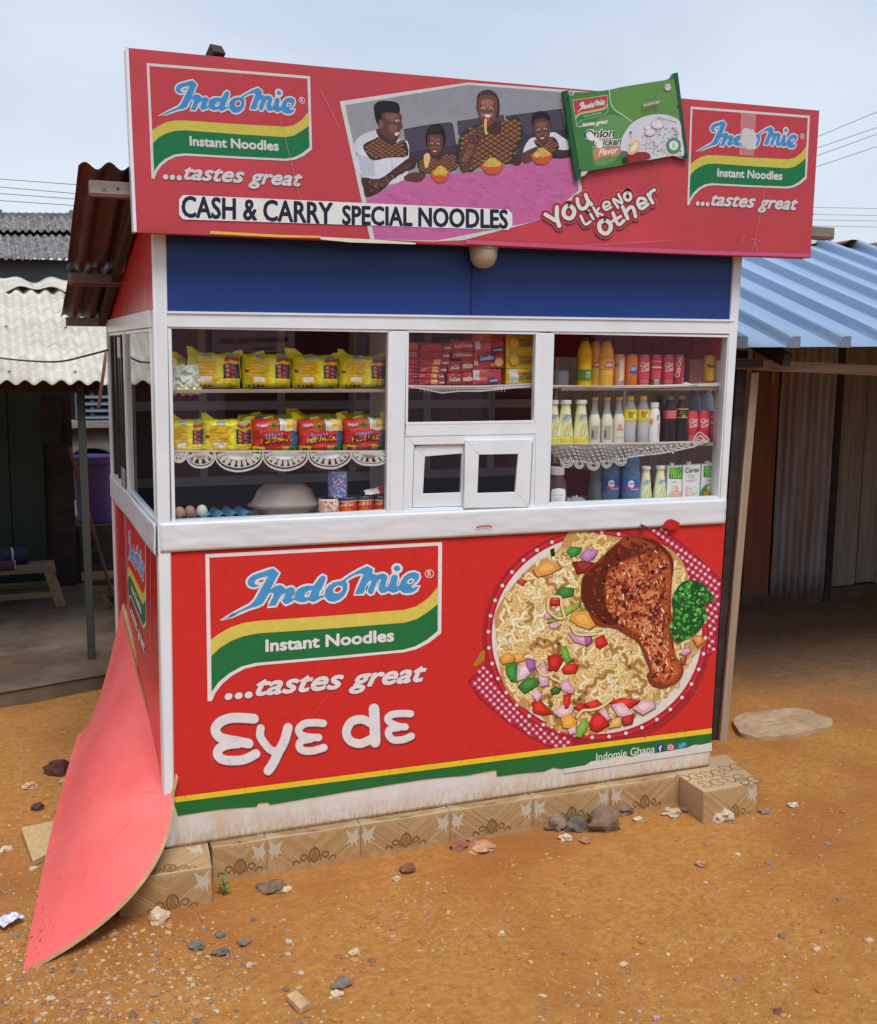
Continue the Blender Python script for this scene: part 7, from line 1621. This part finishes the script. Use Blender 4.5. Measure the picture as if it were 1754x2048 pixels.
# tins, eggs, tray, dish
def tin(u, z, y, r, h, col, cols, label):
    c = at(u, z, y); t = thing('food_tin', c, label, 'tin', 'tins at the right end of the counter')
    MB().lathe([(r*.97, 0), (r, .002), (r, h-.002), (r*.97, h)], c, 26, col).build('tin_wall', GLOSS, t); MB().lathe([(r*.97, h), (r*.99, h+.002), (r*.9, h+.002), (r*.88, h-.002), (0, h-.002)], c, 24).build('tin_lid', METAL, t)
    a = Art(cylmap(c, r, z), .0006, 1e-5); a.fine = .007; random.seed(int(u))
    if cols[0] == 'dots':
        for _ in range(110): a.line([(x_ := random.uniform(-r*1.2, r*1.2), y_ := random.uniform(.006, h-.006)), (x_+.006*math.cos(_), y_+.006*math.sin(_*2))], .003, lin(random.choice(cols[1:])))
    else:
        a.poly([(-r*1.35, .004), (r*1.35, .004), (r*1.35, h*.80), (-r*.2, h*.78), (-r*.8, h*.66), (-r*1.35, h*.42)], lin('c03a28'), 3); a.disc(0, h*.32, r*.5, h*.2, lin('d86a2a')); a.text('GINO', (-r*.6, h*.56), (r*.7, h*.6), h*.16, lin('e0d0c0'), .04, .1, up=(0, 1)); a.text('MIX', (-r*.3, h*.12), (r*.4, h*.12), h*.13, lin('e8c040'), .03, up=(0, 1)); a.line([(-r*1.3, h*.8), (r*1.3, h*.85)], h*.06, lin('d8c040'), caps=False)
    a.build('tin_label', t)
ZBL = ZB+.004
tin(658, ZBL, .10, .040, .072, lin('d8c8b8'), ('dots', 'c05a30', 'd89a50', 'a03a28', 'e0d8c8'), 'cream and orange patterned tin, leftmost on the counter')
tin(694, ZBL, .10, .037, .074, lin('2c2c58'), ('g',), 'red and navy tomato tin right of the patterned one')
tin(729, ZBL, .11, .036, .074, lin('2c2c58'), ('g',), 'red and navy tomato tin, middle of three')
tin(763, ZBL, .11, .036, .072, lin('30284c'), ('g',), 'red and navy tomato tin at the window frame')
tin(675, ZBL+.075, .10, .037, .100, lin('5a7ab8'), ('dots', 'c8a8d0', 'e0c8e0', 'a85a90', 'd8b8c8', 'e0a860'), 'tall blue and pink patterned tin standing on two others')
c = at(754, ZBL+.075, .11); mb = MB(); random.seed(7)
mb.grid(lambda i, j: (c.x-.055+.11*i, c.y-.03+.06*j, c.z+.006+.024*math.sin(math.pi*j)*(.6+.4*i)+.010*i+.005*noise.noise(Vector((i*9, j*9, 3)))), 16, 10, colf=lambda i, j: lin('d8d0cc') if (i < .5) ^ (j > .5) else lin('b8303a'))
mb.add([(c.x-.05, c.y-.028, c.z), (c.x+.05, c.y-.028, c.z), (c.x+.05, c.y+.028, c.z), (c.x-.05, c.y+.028, c.z)], [(3, 2, 1, 0)], lin('b8303a'))
tag(mb.build('spice_sachet', GLOSS, org=c, angle=30), 'red and white sachet lying on top of the tomato tins', 'sachet')
ps_ = at(570, ZBL, .19); t = thing('serving_dish', ps_, 'covered oval beige serving dish between the eggs and the tins', 'dish')
DSH = pm('beige_plastic', (.40, .32, .28), (.37, .30, .26), 5, .35)
rr = px_w(500, 641, ZBL, .19)/2
MB().lathe([(0, .0), (rr*.62, .0), (rr*.80, .022), (rr*.92, .036), (rr*1.03, .040), (rr*1.03, .043)], ps_, 48, sy=.72).build('bowl', DSH, t)
MB().lathe([(rr*1.0, .0435), (rr*1.045, .0445), (rr*1.045, .049), (rr*.95, .052), (rr*.86, .070), (rr*.76, .100), (rr*.62, .118), (rr*.50, .124), (rr*.485, .126), (rr*.47, .123), (rr*.40, .121), (0, .121)], ps_, 48, sy=.72).build('cover', DSH, t)
# egg tray
x0_, x1_ = at(352, ZBL, .08).x-.02, at(500, ZBL, .10).x
EGB = pm('blue_plastic_tray', (.06, .24, .40), (.05, .20, .34), 20, .6, bump=.3)
et = thing('egg_tray', ((x0_+x1_)/2, .15, ZBL), 'light blue ridged egg tray in the lower left corner of the left window', 'egg tray')
def ef(i, j):
    x = x0_+(x1_-x0_)*i; y = .06+.20*j; pk = .047
    return (x, y, ZBL+.018+.032*abs(math.cos(math.pi*(x-x0_)/pk))**.8*(1-.35*abs(math.sin(math.pi*(y-.06)/pk))) - .012)
MB().grid(ef, 70, 46).build('tray_sheet', EGB, et, solid=.002, angle=60)
for k, (u, y_, col, lab) in enumerate(((359, .085, (.42, .23, .14), 'light brown egg, leftmost, cut off by the window bar'), (380, .10, (.38, .18, .10), 'darker brown egg between the light brown and the white one'), (404, .11, (.66, .62, .54), 'white egg in the blue tray'))):
    c = at(u, ZBL+.040, y_); mb = MB(); mb.lathe([(0, -.026), (.010, -.0245), (.017, -.018), (.0205, -.006), (.0205, .004), (.017, .015), (.010, .023), (0, .026)], c, 24)
    tag(mb.build('egg', pm('eggshell%d' % k, col, tuple(q*.92 for q in col), 30, .55), org=c), lab, 'egg', 'eggs in the blue tray')
tag(MB().hexa([at(470, ZBL, .10)+Vector((0, 0, .006)), at(530, ZBL, .10)+Vector((0, 0, .003)), at(530, ZBL, .16)+Vector((0, 0, .003)), at(470, ZBL, .16)+Vector((0, 0, .02))], (0, 0, -.003)).build('paper_sheet', pm('pinkish_paper', (.30, .17, .15), None), org=at(500, ZBL, .12)), 'pinkish sheet of paper between the egg tray and the dish', 'paper')

# ---- lace cloths hanging from the shelves
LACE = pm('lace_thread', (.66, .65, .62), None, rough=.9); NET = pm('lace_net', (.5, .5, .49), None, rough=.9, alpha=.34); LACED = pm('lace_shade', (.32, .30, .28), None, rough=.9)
def lacemap(y): return lambda a_, b_, d: PY(a_, b_, y)+Vector((0, -d+.006*math.sin(a_*.13), 0))
lc = thing('lace_cloth', at(560, ZM, .045), 'white scalloped lace hanging from the lower noodle shelf', 'lace cloth')
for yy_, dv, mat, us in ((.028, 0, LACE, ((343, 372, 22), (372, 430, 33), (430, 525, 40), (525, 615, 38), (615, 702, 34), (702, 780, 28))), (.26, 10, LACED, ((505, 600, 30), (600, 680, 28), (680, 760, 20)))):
    a = Art(lacemap(yy_), .0, 1e-5); base = 903+dv
    for u0, u1, dp in us:
        m_ = (u0+u1)/2; w_ = (u1-u0)/2
        rim_ = [(m_-w_*math.cos(math.pi*k/22), base+dp*math.sin(math.pi*k/22)**.75) for k in range(23)]
        a.line([(u0, base-1), (u1, base-1)], 3, (.6,)*3, caps=False)
        for k in range(40):      # scallop edge of tiny picots
            t_ = math.pi*(k+.5)/40; a.disc(m_-w_*math.cos(t_), base+(dp-1.5)*math.sin(t_)**.75, 2.0, 2.0, (.6,)*3, 7)
        a.line(rim_, 2.6, (.6,)*3, caps=False); a.line([(m_+(x-m_)*.88, base+(y-base)*.80) for x, y in rim_], 2.2, (.6,)*3, caps=False)
        a.line([(m_+(x-m_)*.55, base+(y-base)*.42) for x, y in rim_], 2.4, (.6,)*3, caps=False)
        a.poly([(m_+(x-m_)*.53, base+(y-base)*.40) for x, y in rim_], (.6,)*3)
        nn_ = max(5, int(w_/5)); 
        for k in range(nn_):
            t_ = math.pi*(k+.5)/nn_; x1, y1 = m_-w_*.86*math.cos(t_), base+dp*.76*math.sin(t_)**.75; x2, y2 = m_-w_*.58*math.cos(t_), base+dp*.44*math.sin(t_)**.75
            cx_, cy_ = (x1+x2)/2, (y1+y2)/2; L_ = math.hypot(x1-x2, y1-y2)/2+1.2; a.disc(cx_, cy_, L_, w_*.075+.8, (.6,)*3, 12, rot=math.atan2(y1-y2, x1-x2))
        a.disc(0, 0, .1, .1, (.6,)*3, 3) if False else None
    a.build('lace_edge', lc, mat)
ld = thing('lace_cloth', at(1200, ZMR, .045), 'white net lace with a zigzag scalloped hem, hanging askew from the middle drinks shelf', 'lace cloth')
LP_ = [(1098, 884), (1420, 884), (1408, 888), (1340, 906), (1278, 912), (1256, 920), (1240, 928), (1218, 924), (1200, 936), (1180, 928), (1160, 932), (1140, 924), (1120, 930), (1098, 905)]
a = Art(lacemap(.04), .0, 1e-5); a.poly([(1098, 885), (1408, 885), (1330, 906), (1252, 914), (1245, 925), (1130, 925), (1098, 905)], (.5,)*3); a.build('net', ld, NET)
a = Art(lacemap(.04), .003, 1e-5)
a.line([(1098, 886), (1200, 887), (1330, 885), (1415, 883)], 3.5, (.6,)*3)
random.seed(2)
for k, (x, y) in enumerate(((1133, 928), (1158, 930), (1186, 933), (1213, 929), (1240, 924))):
    for q in range(3): a.line([(x-12+q*3.6, y-9), (x-9+q*2.5, y+2-q), (x, y+7-q*3), (x+9-q*2.5, y+2-q), (x+12-q*3.6, y-9)], 1.7, (.6,)*3, smooth=4)
    for q in range(5): a.disc(x-8+q*4, y-6-(q % 2)*2, 1.7, 1.7, (.6,)*3, 8)
for r_ in range(5):
    for k in range(26):
        x = 1112+k*9.5+r_*3; y = 893+r_*7+(abs((k % 6)-3))*1.6
        if inpoly(x, y, LP_): a.disc(x, y, 1.9, 1.9, (.6,)*3, 8); a.line([(x-3.5, y-2), (x+3.5, y+2)], 1., (.6,)*3, caps=False)
a.line([(1252, 914), (1330, 905), (1385, 893), (1415, 882)], 2.4, (.6,)*3)
for k in range(8): x = 1262+k*17; a.line([(x-8, 906-k*2.1), (x, 914-k*2.3-(4 if k > 4 else 0)), (x+8, 904-k*2.2)], 2., (.6,)*3, smooth=3)
for k in range(12): x = 1255+k*12; a.disc(x, 900-k*1.3, 2.6, 2.2, (.6,)*3, 8)
for pts in ([(1385, 888), (1388, 872), (1396, 864), (1405, 868), (1418, 880), (1405, 886)], [(1390, 882), (1394, 872), (1402, 873), (1408, 880)]): a.line(pts, 2.2, (.6,)*3, closed=True, smooth=3)
for x, y in ((1398, 871), (1395, 878), (1403, 880), (1410, 880), (1393, 885)): a.disc(x, y, 2, 2, (.6,)*3, 8)
a.build('lace_motifs', ld, LACE)
le = thing('lace_cloth', at(940, ZC, .045), 'checked white net cloth sagging under the biscuits', 'lace cloth')
TOPC = [(816, 771), (850, 772), (900, 773), (960, 772), (1020, 770), (1074, 767)]; BOTC = [(1074, 772), (1040, 774), (1000, 778), (960, 782), (920, 782), (885, 786), (850, 779), (816, 772)]
a = Art(lacemap(.03), 0, 1e-5); a.poly(TOPC+BOTC, (.5,)*3); a.build('net', le, pm('lace_net_dense', (.55, .57, .56), None, rough=.9, alpha=.6))
a = Art(lacemap(.03), .003, 1e-5); a.line(BOTC, 2.2, (.6,)*3); a.line(TOPC, 2.6, (.6,)*3)
for k in range(38): x = 822+k*6.4; a.line([(x, 772), (x, 784)], .8, (.6,)*3, caps=False) if inpoly(x, 777, TOPC+BOTC) else None
a.build('lace_motifs', le, LACE)
lt = thing('shelf_paper', at(1280, ZTR, .05), 'white crinkled paper edge lining the top drinks shelf', 'paper')
a = Art(lacemap(.046), 0, 1e-5); a.poly([(1103, 770), (1200, 771), (1320, 770), (1436, 765), (1444, 772), (1400, 773), (1330, 775), (1290, 775), (1230, 777), (1180, 776), (1140, 774), (1103, 773)], (.6,)*3); a.poly([(1360, 771), (1372, 764), (1390, 770), (1400, 766), (1398, 758), (1404, 772)], (.6,)*3); a.build('paper_edge', lt, LACE)
# a drooping clear bag hanging behind the middle bottles
tag(MB().add([PY(1310, 772, .24), PY(1322, 800, .22), PY(1335, 838, .22), PY(1288, 842, .24), PY(1300, 800, .25)], [(0, 1, 2, 3, 4)]).build('hanging_bag', pm('thin_film', (.5, .5, .52), None, rough=.3, alpha=.3), org=PY(1310, 840, .24), solid=.001, smooth=False), 'limp see-through bag hanging behind the lemon drink bottles', 'bag')
